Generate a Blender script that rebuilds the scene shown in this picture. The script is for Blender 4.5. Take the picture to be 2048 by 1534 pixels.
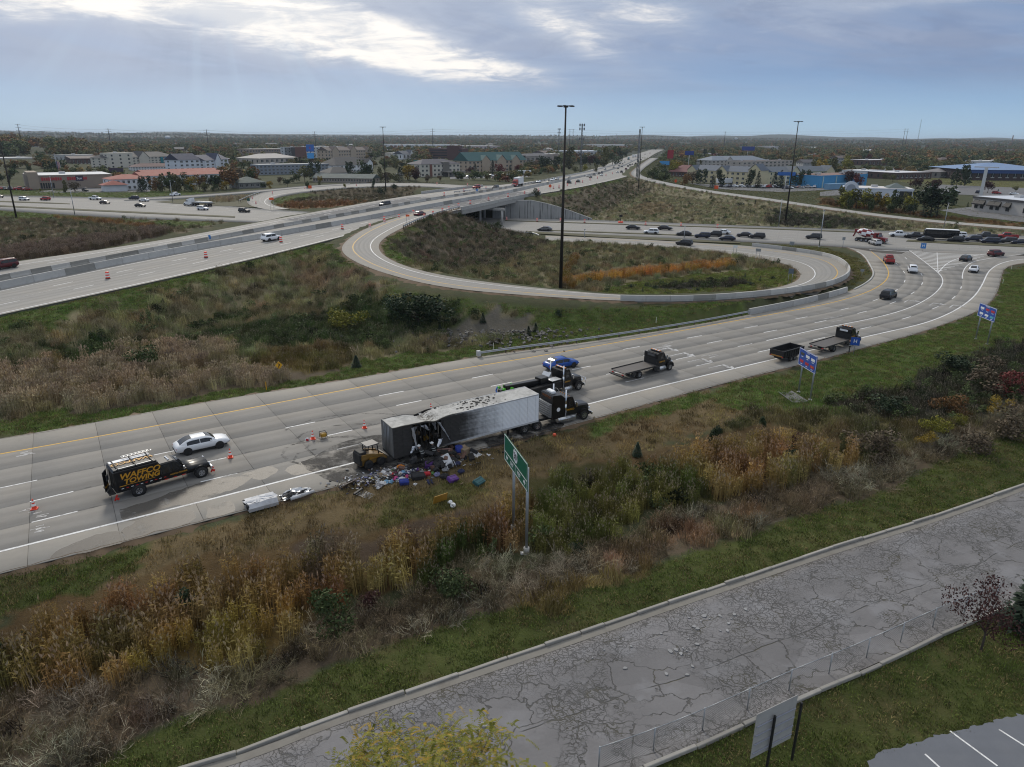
import bpy,bmesh,math,random
import numpy as np
from mathutils import Vector,Matrix,Euler
random.seed(7);rng=np.random.default_rng(7)
scene=bpy.context.scene
for _o in list(bpy.data.objects):bpy.data.objects.remove(_o)
R=math.radians
# camera
H=28.0;FPX=1420.0;CX,CY=1024.0,767.0
PITCH=math.atan(490.0/FPX);ROLL=R(0.4)
cam_d=bpy.data.cameras.new('camera');cam=bpy.data.objects.new('camera',cam_d)
scene.collection.objects.link(cam);scene.camera=cam
cam_d.sensor_width=36.0;cam_d.lens=36.0*FPX/2048.0
cam_d.clip_start=0.5;cam_d.clip_end=60000.0
cam.matrix_world=Matrix.Translation((0,0,H))@Matrix.Rotation(R(90)-PITCH,4,'X')@Matrix.Rotation(ROLL,4,'Z')
# view
scene.view_settings.view_transform='Standard';scene.view_settings.look='None'
scene.view_settings.exposure=0.42;scene.view_settings.gamma=1.0
scene.view_settings.use_curve_mapping=False
scene.render.engine='CYCLES';scene.cycles.pixel_filter_type='BLACKMAN_HARRIS';scene.cycles.filter_width=1.1;scene.cycles.denoising_prefilter='ACCURATE'
# sky and sun
SUN_EL,SUN_AZ=R(34),R(-20)
world=bpy.data.worlds.new('World');scene.world=world;world.use_nodes=True
def build_world():
 nt=world.node_tree;N=nt.nodes;L=nt.links;N.clear()
 out=N.new('ShaderNodeOutputWorld');bg=N.new('ShaderNodeBackground');bg.inputs[1].default_value=0.1
 L.new(bg.outputs[0],out.inputs[0])
 sky=N.new('ShaderNodeTexSky');sky.sky_type='NISHITA';sky.sun_disc=False
 sky.sun_elevation=SUN_EL;sky.sun_rotation=SUN_AZ;sky.air_density=1.2;sky.dust_density=2.0
 tc=N.new('ShaderNodeTexCoord');sx=N.new('ShaderNodeSeparateXYZ');L.new(tc.outputs['Generated'],sx.inputs[0])
 def mth(op,a,b=None,c=None):
  n=N.new('ShaderNodeMath');n.operation=op
  for i,q in enumerate((a,b,c)):
   if q is None:continue
   if isinstance(q,(int,float)):n.inputs[i].default_value=q
   else:L.new(q,n.inputs[i])
  return n.outputs[0]
 X,Y,Z=sx.outputs
 az=mth('MULTIPLY',mth('ARCTAN2',X,Y),57.2958)
 el=mth('MULTIPLY',mth('ARCSINE',Z),57.2958)
 def vec(a,b,c=0.0):
  n=N.new('ShaderNodeCombineXYZ')
  for i,q in enumerate((a,b,c)):
   if isinstance(q,(int,float)):n.inputs[i].default_value=q
   else:L.new(q,n.inputs[i])
  return n.outputs[0]
 def noise(v,scale,detail=5,rough=0.55,dist=0.0):
  n=N.new('ShaderNodeTexNoise');n.inputs['Scale'].default_value=scale;n.inputs['Detail'].default_value=detail
  n.inputs['Roughness'].default_value=rough;n.inputs['Distortion'].default_value=dist
  L.new(v,n.inputs['Vector']);return n.outputs['Fac']
 def ss(v,a,b):
  n=N.new('ShaderNodeMapRange');n.interpolation_type='SMOOTHSTEP';L.new(v,n.inputs[0])
  n.inputs[1].default_value=a;n.inputs[2].default_value=b;return n.outputs[0]
 def mix(f,a,b):
  n=N.new('ShaderNodeMix');n.data_type='RGBA'
  if isinstance(f,(int,float)):n.inputs[0].default_value=f
  else:L.new(f,n.inputs[0])
  for i,q in((6,a),(7,b)):
   if isinstance(q,tuple):n.inputs[i].default_value=(*q,1)
   else:L.new(q,n.inputs[i])
  return n.outputs[2]
 K=7.4
 def col(r,g,b):return(r*K,g*K,b*K)
 zz=mth('ADD',mth('MAXIMUM',Z,0.0),0.09)
 deck=vec(mth('DIVIDE',X,zz),mth('DIVIDE',Y,zz),0.0)
 streak=vec(mth('MULTIPLY',az,0.05),mth('MULTIPLY',el,0.22),0.3)
 n1=noise(deck,0.42,6,0.55,0.7);n2=noise(streak,1.0,6,0.6,0.8);n3=noise(deck,2.2,7,0.66,0.5);n4=noise(vec(mth('MULTIPLY',az,0.035),mth('ADD',mth('MULTIPLY',el,0.20),mth('MULTIPLY',az,0.02)),2.1),1.0,4,0.55,0.9)
 ramp=N.new('ShaderNodeValToRGB');cr=ramp.color_ramp
 L.new(mth('DIVIDE',mth('ADD',el,mth('MULTIPLY',mth('SUBTRACT',n2,0.5),1.6)),90.0),ramp.inputs[0])
 stops=[(0.0,(0.41,0.60,0.75)),(0.9,(0.37,0.565,0.75)),(2.6,(0.27,0.445,0.68)),(4.4,(0.20,0.34,0.585)),(6.5,(0.205,0.305,0.52)),(9.5,(0.24,0.33,0.51)),(14,(0.38,0.46,0.58)),(30,(0.66,0.70,0.76)),(90,(0.88,0.91,0.95))]
 while len(cr.elements)<len(stops):cr.elements.new(0.5)
 for e,(p,c)in zip(cr.elements,stops):
  e.position=p/90.0;e.color=(*col(*c),1)
 base=mix(0.06,ramp.outputs[0],sky.outputs[0])
 up=mth('MULTIPLY',ss(el,2.4,5.2),mth('SUBTRACT',1.0,ss(el,16,32)))
 base=mix(mth('MULTIPLY',mth('MULTIPLY',ss(n4,0.40,0.62),up),0.75),base,col(0.345,0.405,0.545))
 base=mix(mth('MULTIPLY',mth('MULTIPLY',ss(n1,0.44,0.64),up),0.55),base,col(0.20,0.265,0.42))
 base=mix(mth('MULTIPLY',mth('MULTIPLY',ss(n2,0.50,0.72),ss(el,1.5,5.0)),0.34),base,col(0.44,0.53,0.67))
 n5=noise(deck,0.9,8,0.62,1.2);n6=noise(vec(mth('MULTIPLY',az,0.10),mth('ADD',mth('MULTIPLY',el,0.42),mth('MULTIPLY',az,0.05)),5.3),1.0,6,0.6,1.0)
 base=mix(mth('MULTIPLY',mth('MULTIPLY',ss(mth('ADD',n5,mth('MULTIPLY',mth('SUBTRACT',n6,0.5),0.8)),0.48,0.66),ss(el,4.4,7.2)),0.62),base,col(0.40,0.47,0.61))
 base=mix(mth('MULTIPLY',mth('MULTIPLY',ss(n6,0.50,0.66),ss(el,3.6,6.0)),0.45),base,col(0.19,0.255,0.41))
 total=None
 for(a0,e0,tilt,ha,hb,amt)in[(-22.5,9.5,-12,11,2.2,1.35),(-12,6.8,-12,9,1.6,.85),(-4,5.2,-7,7,.9,.45),(-34,7.4,2,6,0.9,0.75),(-37,9.3,0,5,1.0,0.8),(-27,8.0,-10,4,.8,.45),(3.5,7.8,-24,4.5,1.3,0.62),(9.0,8.5,-10,4.5,1.2,0.55),(36,9.4,-4,5,.9,0.75),(27,8.7,4,6,.6,.42)]:
  da=mth('SUBTRACT',az,a0);de=mth('SUBTRACT',el,e0);c,s=math.cos(R(tilt)),math.sin(R(tilt))
  p=mth('DIVIDE',mth('ADD',mth('MULTIPLY',da,c),mth('MULTIPLY',de,s)),ha)
  q=mth('DIVIDE',mth('SUBTRACT',mth('MULTIPLY',de,c),mth('MULTIPLY',da,s)),hb)
  g=mth('EXPONENT',mth('MULTIPLY',mth('ADD',mth('POWER',mth('ABSOLUTE',p),2.0),mth('POWER',mth('ABSOLUTE',q),2.0)),-1.0))
  g=mth('MULTIPLY',g,amt);total=g if total is None else mth('ADD',total,g)
 glow=mth('EXPONENT',mth('MULTIPLY',mth('ADD',mth('POWER',mth('ABSOLUTE',mth('DIVIDE',mth('ADD',az,20.0),24.0)),2.0),mth('POWER',mth('ABSOLUTE',mth('DIVIDE',mth('SUBTRACT',el,30.0),20.0)),2.0)),-1.0))
 opening=mth('ADD',total,mth('MULTIPLY',mth('SUBTRACT',n3,0.5),1.5))
 opening=mth('ADD',opening,mth('MULTIPLY',mth('SUBTRACT',n2,0.5),1.0))
 veil=mth('MULTIPLY',ss(opening,-0.25,0.75),ss(total,0.005,0.26));core=mth('MULTIPLY',ss(opening,0.22,0.95),ss(total,0.06,0.48))
 base=mix(mth('MULTIPLY',veil,0.8),base,col(0.48,0.54,0.66))
 base=mix(core,base,mix(ss(mth('ADD',n3,mth('MULTIPLY',mth('SUBTRACT',n2,0.5),0.6)),0.36,0.60),col(0.64,0.67,0.73),col(1.06,1.01,0.95)))
 fan=noise(vec(mth('MULTIPLY',mth('DIVIDE',mth('ADD',az,21.0),mth('SUBTRACT',16.0,el)),6.0),0.0,1.7),1.1,3,0.5)
 shaft=mth('MULTIPLY',ss(fan,0.42,0.7),mth('EXPONENT',mth('MULTIPLY',mth('ADD',mth('POWER',mth('ABSOLUTE',mth('DIVIDE',mth('ADD',az,20.0),13.0)),2.0),mth('POWER',mth('ABSOLUTE',mth('DIVIDE',mth('SUBTRACT',el,4.0),3.2)),2.0)),-1.0)))
 base=mix(mth('MULTIPLY',shaft,0.30),base,col(0.46,0.62,0.78))
 base=mix(mth('MULTIPLY',glow,0.5),base,col(1.55,1.5,1.42))
 base=mix(ss(Z,-0.02,-0.001),col(0.10,0.11,0.10),base)
 L.new(base,bg.inputs[0])
build_world()
sun_d=bpy.data.lights.new('sun','SUN');sun=bpy.data.objects.new('sun',sun_d);scene.collection.objects.link(sun)
sun_d.energy=1.5;sun_d.angle=R(11);sun_d.color=(1.0,0.92,0.80)
sun.rotation_euler=Vector((math.sin(SUN_AZ)*math.cos(SUN_EL),math.cos(SUN_AZ)*math.cos(SUN_EL),math.sin(SUN_EL))).to_track_quat('Z','Y').to_euler()
# helpers: from the photograph's measurements to places on the ground
_c,_s=math.cos(ROLL),math.sin(ROLL);_cp,_sp=math.cos(PITCH),math.sin(PITCH)
def ray(u,v):
 x=(u-CX)/FPX;y=-(v-CY)/FPX
 x,y=x*_c-y*_s,x*_s+y*_c
 return np.array([x,_cp+y*_sp,-_sp+y*_cp])
def P(u,v,z=0.0):
 d=ray(u,v);t=(z-H)/d[2]
 return np.array([d[0]*t,d[1]*t,z])
PROF=np.array([(-50,2.6),(60,3.6),(100,4.4),(180,6.0),(255,7.2),(330,7.0),(450,5.0),(600,2.4),(800,0.8),(1100,0.3),(20000,0.3)],float)
def zfreeway(y):return float(np.interp(y,PROF[:,0],PROF[:,1]))
def PI(u,v,dz=0.0):
 z=4.0
 for _ in range(40):
  p=P(u,v,z+dz);z=0.5*z+0.5*zfreeway(p[1])
 return P(u,v,z+dz)
def height_over(base,u,vtop):
 d=ray(u,vtop);t=math.hypot(base[0],base[1])/math.hypot(d[0],d[1])
 return H+t*d[2]-base[2]
def spline(pts,step=None,n=None):
 p=np.asarray(pts,float)
 if len(p)==2:q=np.linspace(p[0],p[1],40)
 else:
  a=np.vstack([2*p[0]-p[1],p,2*p[-1]-p[-2]]);q=[]
  for i in range(1,len(a)-2):
   p0,p1,p2,p3=a[i-1],a[i],a[i+1],a[i+2]
   t0=0;t1=t0+np.linalg.norm(p1-p0)**.5+1e-6;t2=t1+np.linalg.norm(p2-p1)**.5+1e-6;t3=t2+np.linalg.norm(p3-p2)**.5+1e-6
   for t in np.linspace(t1,t2,16,endpoint=False):
    A1=(t1-t)/(t1-t0)*p0+(t-t0)/(t1-t0)*p1;A2=(t2-t)/(t2-t1)*p1+(t-t1)/(t2-t1)*p2;A3=(t3-t)/(t3-t2)*p2+(t-t2)/(t3-t2)*p3
    B1=(t2-t)/(t2-t0)*A1+(t-t0)/(t2-t0)*A2;B2=(t3-t)/(t3-t1)*A2+(t-t1)/(t3-t1)*A3
    q.append((t2-t)/(t2-t1)*B1+(t-t1)/(t2-t1)*B2)
  q.append(p[-1]);q=np.array(q)
 d=np.r_[0,np.cumsum(np.linalg.norm(np.diff(q,axis=0),axis=1))]
 if n is None:n=max(2,int(round(d[-1]/step))+1)
 s=np.linspace(0,d[-1],n)
 return np.stack([np.interp(s,d,q[:,k])for k in range(3)],1)
def smooth(p,k=2,it=1):
 p=p.copy()
 for _ in range(it):
  q=p.copy()
  q[1:-1]=0.25*p[:-2]+0.5*p[1:-1]+0.25*p[2:]
  p=q
 return p
def arclen(p):return np.r_[0,np.cumsum(np.linalg.norm(np.diff(p,axis=0),axis=1))]
def at_s(p,d,s):return np.stack([np.interp(s,d,p[:,k])for k in range(3)],-1)
def offset(p,w):
 t=np.gradient(p[:,:2],axis=0);t/=np.linalg.norm(t,axis=1)[:,None]+1e-9
 q=p.copy();q[:,0]-=t[:,1]*w;q[:,1]+=t[:,0]*w;return q
# road lines, read off the photograph and laid on the ground
def G(l,z=0.0):return[P(u,v,z)for u,v in l]
def GZ(l):return[P(u,v,z)for u,v,z in l]
def GI(l,dz=0.0):return[PI(u,v,dz)for u,v in l]
ramp_shl=spline(G([(0,876),(96,864),(178,846),(290,825),(480,792),(700,758),(945,715),(1180,683),(1400,648),(1493,630),(1600,609),(1703,581),(1738,562),(1748,548),(1742,534),(1722,507),(1692,494)]),2.0)
ramp_yel=spline(G([(0,908),(213,870),(427,830),(700,778),(870,746),(1042,718),(1300,673),(1451,645),(1569,624),(1666,605),(1735,584),(1768,565),(1778,548),(1775,537),(1762,519),(1742,503)]),2.0)
ramp_l0=spline(G([(0,940),(300,880),(560,829.6),(772,789),(972,751),(1127,720.5),(1369.6,677),(1480,657.7),(1576,640.6),(1660,624.7),(1730,607.5),(1780,588),(1803,573),(1811,559),(1810,546),(1796.5,531),(1773,507)]),2.0)
ramp_l1=spline(G([(0,976),(73,961),(321,907),(581,854),(798,810),(1000,769),(1156,737),(1404,688.7),(1507.5,668.6),(1607.6,650),(1694,632),(1763,614),(1812,594),(1836,578.5),(1847,562),(1844,549),(1817,521.5),(1803,508)]),2.0)
ramp_l2=spline(G([(0,1018),(39,1008),(121,988),(427,921),(660,870),(940,808),(1189,754),(1437,701),(1539,680),(1666,652),(1731,640),(1808,620),(1853,599),(1877,580),(1886,565),(1884,553),(1876,545),(1846,521),(1818,500)]),2.0)
ramp_l3=spline(G([(0,1060),(34,1052),(120,1031),(371,971),(648,905),(1000,821),(1225,770),(1366,738),(1517,704),(1623,681),(1709,660.6),(1793,641.6),(1852,623),(1896,604),(1916,587),(1924,570),(1925.5,545),(1935,530),(1949.5,522),(1971,518),(2048,508)]),2.0)
ramp_wht=spline(G([(0,1103),(238,1044),(440,994),(640,942),(700,927),(950,866),(1172,809),(1300,777),(1400,753),(1554,717),(1725,675),(1800,658),(1848,647),(1910,621),(1948,593),(1965,568),(1979,541),(1998,528),(2022,521),(2060,517),(2200,512)]),2.0)
ramp_shr=spline(G([(0,1147),(249,1083),(396,1046),(478,1024),(700,966),(960,898),(1173,841),(1324,800),(1400,779),(1520,748),(1605,728),(1700,703),(1733,693),(1821,671),(1901,644),(1955,623),(1985,600),(1998,575),(2004,550),(2012,534),(2048,526),(2200,519)]),2.0)
RAMP=[ramp_shl,ramp_yel,ramp_l0,ramp_l1,ramp_l2,ramp_l3,ramp_wht,ramp_shr]
us_far=spline(G([(0,391),(160,394),(313,397),(500,416.5),(620,424),(800,431),(1000,436),(1182,439.5),(1521,452.5),(1781,462),(2048,471.5),(2400,486)]),8.0)
us_near=spline(G([(0,420),(261,437),(443,442.5),(620,449),(850,458),(1052,466),(1261,474.7),(1391,479),(1521,484),(1634,490),(1687,494),(1808,503),(1980,510),(2048,512),(2400,520)]),8.0)
loop_out=spline(GZ([(850,419,7.0),(760,446,6.6),(722,462,6.3),(690,484,6.0),(680,498,5.7),(693,514,5.4),(735,535,5.0),(800,555.5,4.6),(891,576,4.1),(1019,588,3.4),(1130,596,2.8),(1245,602,2.3),(1380,602,1.9),(1500,594,1.5),(1634,577,1.1),(1684,562,0.9),(1700,548,0.7),(1692,532,0.5),(1660,514,0.35),(1607,505,0.2),(1500,492,0.1),(1391,485.5,0.03),(1280,479,0.015),(1091,471,0.012)]),2.5)
loop_in=spline(GZ([(917,416,7.0),(855,434,6.7),(802,457,6.4),(766,477,6.0),(755,493,5.7),(763,508.6,5.4),(800,529.5,5.0),(865,547.7,4.5),(940,560,4.0),(1019,570,3.4),(1130,581,2.8),(1245,591,2.3),(1380,590,1.9),(1519,581.6,1.3),(1572,572,1.0),(1600,558,0.8),(1602,545,0.6),(1578,529,0.4),(1519,516.7,0.2),(1391,499,0.05),(1261,489.5,0.015),(1091,481,0.012)]),2.5)
fw_near=spline(GI([(0,629),(261,576),(519,515),(643,485.5),(690,474),(760,452),(850,430),(933,419),(1019,399),(1061,389),(1130,380.5),(1190,368),(1257,351.5),(1276,330),(1296,316),(1312,306),(1336,296),(1348,290)]),8.0)
fw_bar_near=spline(GI([(0,578),(261,520.5),(500,480.5),(682.5,450.5),(761,433),(813,423),(920,404),(1000,390),(1060,376),(1130,361),(1235,336),(1287,312),(1316,300),(1340,290)]),8.0)
fw_bar_far=spline(GI([(0,560),(261,511),(519,461.8),(700,429),(813,409),(920,391),(1000,379.5),(1060,367.5),(1130,353),(1228,330),(1282,310),(1314,299),(1338,290)]),8.0)
fw_far=spline(GI([(0,527),(261,494),(519,443.5),(643,421),(760,401),(839,387.5),(933,377),(1000,370),(1070,361.5),(1130,352),(1182,339),(1248,315.6),(1290,303),(1320,294),(1334,290)]),8.0)
ne_a=spline(GZ([(1300,316,3.5),(1268,339,4.2),(1262,348,4.6),(1276,357,4.5),(1339,371.5,3.6),(1420,386,2.8),(1519,398.5,2.0),(1634,416,1.2),(1767,434.5,0.5),(1901,448,0.15),(2048,460,0.0),(2300,474,0.0)]),8.0)
ne_b=spline(GZ([(1316,316,3.5),(1286,338,4.2),(1280,347,4.6),(1290,354,4.5),(1345,367,3.6),(1424,381.5,2.8),(1521,394,2.0),(1634,411,1.2),(1768,429.5,0.5),(1901,443.5,0.15),(2048,455,0.0),(2300,469,0.0)]),8.0)
nw_out=spline(GZ([(1075,364,6.5),(1020,369.5,6.2),(960,372,5.6),(880,367.5,4.6),(800,365.5,3.6),(700,367,2.6),(600,374,1.6),(530,383,0.9),(500,394,0.5),(493,405,0.25),(505,414,0.1),(540,420,0.03)]),6.0)
nw_in=spline(GZ([(1010,381,6.6),(960,380,6.2),(925,377.5,5.6),(860,373.5,4.6),(800,372.5,3.6),(700,375.5,2.6),(620,383,1.6),(562,391,0.9),(541,400,0.5),(538,406,0.25),(548,412,0.1),(580,418,0.03)]),6.0)
nwo_a=spline(GZ([(700,366.5,2.6),(640,369,2.0),(560,376,1.2),(519,380,0.8),(417,388,0.3),(330,393.5,0.03),(240,396,0.02)]),8.0)
nwo_b=spline(GZ([(700,370,2.6),(640,373,2.0),(560,380.5,1.2),(515,385,0.8),(417,392.5,0.3),(345,398.5,0.03),(250,402,0.02)]),8.0)
svc_far=spline(G([(100,1625),(375,1540),(500,1503),(643,1446),(860,1372),(1100,1291),(1225,1248),(1348,1206),(1550,1137.6),(1662,1100),(1875,1033),(2048,972),(2300,880)]),1.5)
svc_near=spline(G([(900,1690),(1150,1580),(1348,1507),(1611,1387),(1731,1336),(1922,1247),(2021,1208),(2150,1150),(2400,1050)]),1.5)
def extend(p,d0=0.0,d1=0.0,step=2.0,span=25.0):
 s=arclen(p);out=[p]
 if d0:
  q=at_s(p,s,np.array([span]))[0];t=p[0]-q;t[2]=0;t/=np.linalg.norm(t)
  k=np.arange(int(d0/step),0,-1)[:,None]*step;out.insert(0,p[0]+t*k)
 if d1:
  q=at_s(p,s,np.array([s[-1]-span]))[0];t=p[-1]-q;t[2]=0;t/=np.linalg.norm(t)
  k=np.arange(1,int(d1/step)+1)[:,None]*step;out.append(p[-1]+t*k)
 return np.vstack(out)
RAMP=[extend(smooth(p,it=6),50,0)for p in RAMP]
(ramp_shl,ramp_yel,ramp_l0,ramp_l1,ramp_l2,ramp_l3,ramp_wht,ramp_shr)=RAMP
us_far=extend(smooth(us_far,it=8),240,0,8);us_near=extend(smooth(us_near,it=8),240,0,8)
loop_out=smooth(loop_out,it=8);loop_in=smooth(loop_in,it=8)
def refw(p):
 p=extend(smooth(p,it=12),110,3500,8,60);p[:,2]=np.interp(p[:,1],PROF[:,0],PROF[:,1]);return p
fw_near,fw_bar_near,fw_bar_far,fw_far=[refw(p)for p in(fw_near,fw_bar_near,fw_bar_far,fw_far)]
ne_a,ne_b,nw_out,nw_in,nwo_a,nwo_b=[smooth(p,it=6)for p in(ne_a,ne_b,nw_out,nw_in,nwo_a,nwo_b)]
svc_far=extend(svc_far,30,30,1.5);svc_near=extend(svc_near,30,30,1.5)
# materials
_mats={}
class NT:
 def __init__(s,m):s.t=m.node_tree;s.N=s.t.nodes;s.L=s.t.links
 def put(s,inp,q):
  if q is None:return
  if isinstance(q,(int,float)):inp.default_value=q
  elif isinstance(q,(tuple,list)):inp.default_value=tuple(q)if len(q)==len(inp.default_value)else(*q,1.0)
  else:s.L.new(q,inp)
 def m(s,op,a,b=None,c=None,clamp=False):
  n=s.N.new('ShaderNodeMath');n.operation=op;n.use_clamp=clamp
  for i,q in enumerate((a,b,c)):s.put(n.inputs[i],q)
  return n.outputs[0]
 def co(s,kind='Object'):
  n=s.N.new('ShaderNodeTexCoord');return n.outputs[kind]
 def pos(s):return s.N.new('ShaderNodeNewGeometry').outputs['Position']
 def scale(s,v,sc,loc=(0,0,0)):
  n=s.N.new('ShaderNodeMapping');s.L.new(v,n.inputs[0]);n.inputs['Scale'].default_value=sc;n.inputs['Location'].default_value=loc;return n.outputs[0]
 def noise(s,v,sc,detail=4,rough=0.55,dist=0.0):
  n=s.N.new('ShaderNodeTexNoise');s.L.new(v,n.inputs['Vector']);n.inputs['Scale'].default_value=sc
  n.inputs['Detail'].default_value=detail;n.inputs['Roughness'].default_value=rough;n.inputs['Distortion'].default_value=dist
  return n.outputs['Fac']
 def vor(s,v,sc,feature='F1',rnd=1.0):
  n=s.N.new('ShaderNodeTexVoronoi');n.feature=feature;s.put(n.inputs['Vector'],v);n.inputs['Scale'].default_value=sc
  n.inputs['Randomness'].default_value=rnd;return n.outputs
 def ss(s,v,a,b,lo=0.0,hi=1.0):
  n=s.N.new('ShaderNodeMapRange');n.interpolation_type='SMOOTHSTEP';s.put(n.inputs[0],v)
  for i,q in zip((1,2,3,4),(a,b,lo,hi)):n.inputs[i].default_value=q
  return n.outputs[0]
 def mix(s,f,a,b,blend='MIX'):
  n=s.N.new('ShaderNodeMix');n.data_type='RGBA';n.blend_type=blend
  s.put(n.inputs[0],f);s.put(n.inputs[6],a);s.put(n.inputs[7],b);return n.outputs[2]
 def mul(s,col,f):
  n=s.N.new('ShaderNodeVectorMath');n.operation='SCALE';s.put(n.inputs[0],col if not isinstance(col,tuple)else col[:3]);s.put(n.inputs['Scale'],f);return n.outputs[0]
 def attr(s,name,kind='GEOMETRY'):
  n=s.N.new('ShaderNodeAttribute');n.attribute_name=name;n.attribute_type=kind;return n.outputs
 def rnd(s):return s.N.new('ShaderNodeObjectInfo').outputs['Random']
 def bump(s,h,strength=0.3,dist=0.02):
  n=s.N.new('ShaderNodeBump');n.inputs['Strength'].default_value=strength;n.inputs['Distance'].default_value=dist;s.L.new(h,n.inputs['Height']);return n.outputs[0]
 def sep(s,v):
  n=s.N.new('ShaderNodeSeparateXYZ');s.L.new(v,n.inputs[0]);return n.outputs
 def vec(s,a,b,c=0.0):
  n=s.N.new('ShaderNodeCombineXYZ')
  for i,q in enumerate((a,b,c)):s.put(n.inputs[i],q)
  return n.outputs[0]
def newmat(name):
 m=bpy.data.materials.new(name);m.use_nodes=True;t=NT(m)
 return m,t,t.N['Principled BSDF']
def M(name,color=(0.5,0.5,0.5),rough=0.6,metal=0.0,var=0.12,sc=3.0,bump=0.0,coat=0.0,trans=0.0,dirt=0.0,rnd=0.0):
 """plain painted / metal / cloth surface with a little real variation"""
 if name in _mats:return _mats[name]
 m,t,b=newmat(name);v=t.co('Object')
 n=t.noise(v,sc,5,0.6)
 f=t.m('ADD',1.0-var,t.m('MULTIPLY',n,2*var))
 if rnd:f=t.m('MULTIPLY',f,t.m('ADD',1.0-rnd,t.m('MULTIPLY',t.rnd(),2*rnd)))
 c=t.mul(color,f)
 if dirt:
  d=t.ss(t.noise(v,sc*0.37,6,0.7),0.48,0.75);c=t.mix(t.m('MULTIPLY',d,dirt),c,(0.10,0.085,0.07))
 t.put(b.inputs['Base Color'],c);b.inputs['Metallic'].default_value=metal
 t.put(b.inputs['Roughness'],t.m('ADD',rough-0.08,t.m('MULTIPLY',n,0.16),clamp=True))
 if name.startswith('car_paint'):b.inputs['Specular IOR Level'].default_value=0.3
 if coat:b.inputs['Coat Weight'].default_value=coat;b.inputs['Coat Roughness'].default_value=0.08
 if trans:b.inputs['Transmission Weight'].default_value=trans
 if bump:t.L.new(t.bump(n,bump,0.02),b.inputs['Normal'])
 _mats[name]=m;return m
def paint(name,c):return M('car_paint_'+name,c,0.36,0.0,0.04,1.2,coat=0.22,dirt=0.08)
GLASS=M('car_glass',(0.012,0.015,0.018),0.08,0.0,0.05,2.0,coat=0.3)
TYRE=M('tyre_rubber',(0.018,0.018,0.018),0.85,var=0.25,sc=20)
RIM=M('rim_alloy',(0.42,0.43,0.45),0.32,0.9,0.1,6)
CHROME=M('chrome',(0.72,0.73,0.75),0.16,1.0,0.05,4)
BLACKP=M('black_plastic',(0.012,0.012,0.013),0.6,var=0.2,sc=6)
LAMPR=M('tail_lamp_red',(0.45,0.015,0.015),0.25,var=0.1,coat=0.4)
LAMPW=M('head_lamp_clear',(0.75,0.77,0.8),0.15,var=0.05,coat=0.5)
GALV=M('galvanised_steel',(0.36,0.38,0.40),0.45,0.65,0.18,2.5,dirt=0.12)
WHITE=M('white_paint',(0.78,0.79,0.80),0.5,var=0.05)
AMBER=M('amber_lens',(0.75,0.25,0.02),0.3)
def leafmat(name,c,c2=None,var=0.35):
 """foliage: leaf colour differs leaf by leaf (stored per face), plus whole-plant variation"""
 if name in _mats:return _mats[name]
 m,t,b=newmat(name);a=t.attr('leaf')['Fac'];c2=c2 or tuple(x*1.6 for x in c)
 col=t.mul(t.mix(t.m('POWER',a,1.4),c,c2),1.45)
 col=t.mul(col,t.m('ADD',1-var*0.5,t.m('MULTIPLY',t.rnd(),var)))
 t.put(b.inputs['Base Color'],col);b.inputs['Roughness'].default_value=0.75;b.inputs['Specular IOR Level'].default_value=0.2
 _mats[name]=m;return m
def tintmat(name,gain=1.0,mixw=0.0,other=(0.3,0.22,0.16),lo=0.5,span=1.05):
 """ground-cover plants: colour per plant comes from the point it grows on, per leaf from the leaf"""
 if name in _mats:return _mats[name]
 m,t,b=newmat(name);a=t.attr('leaf')['Fac'];c=t.attr('tint','INSTANCER')['Color']
 if mixw:c=t.mix(mixw,c,other)
 col=t.mul(c,t.m('MULTIPLY',gain,t.m('ADD',lo,t.m('MULTIPLY',a,span))))
 t.put(b.inputs['Base Color'],col);b.inputs['Roughness'].default_value=0.8;b.inputs['Specular IOR Level'].default_value=0.15
 _mats[name]=m;return m
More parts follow.
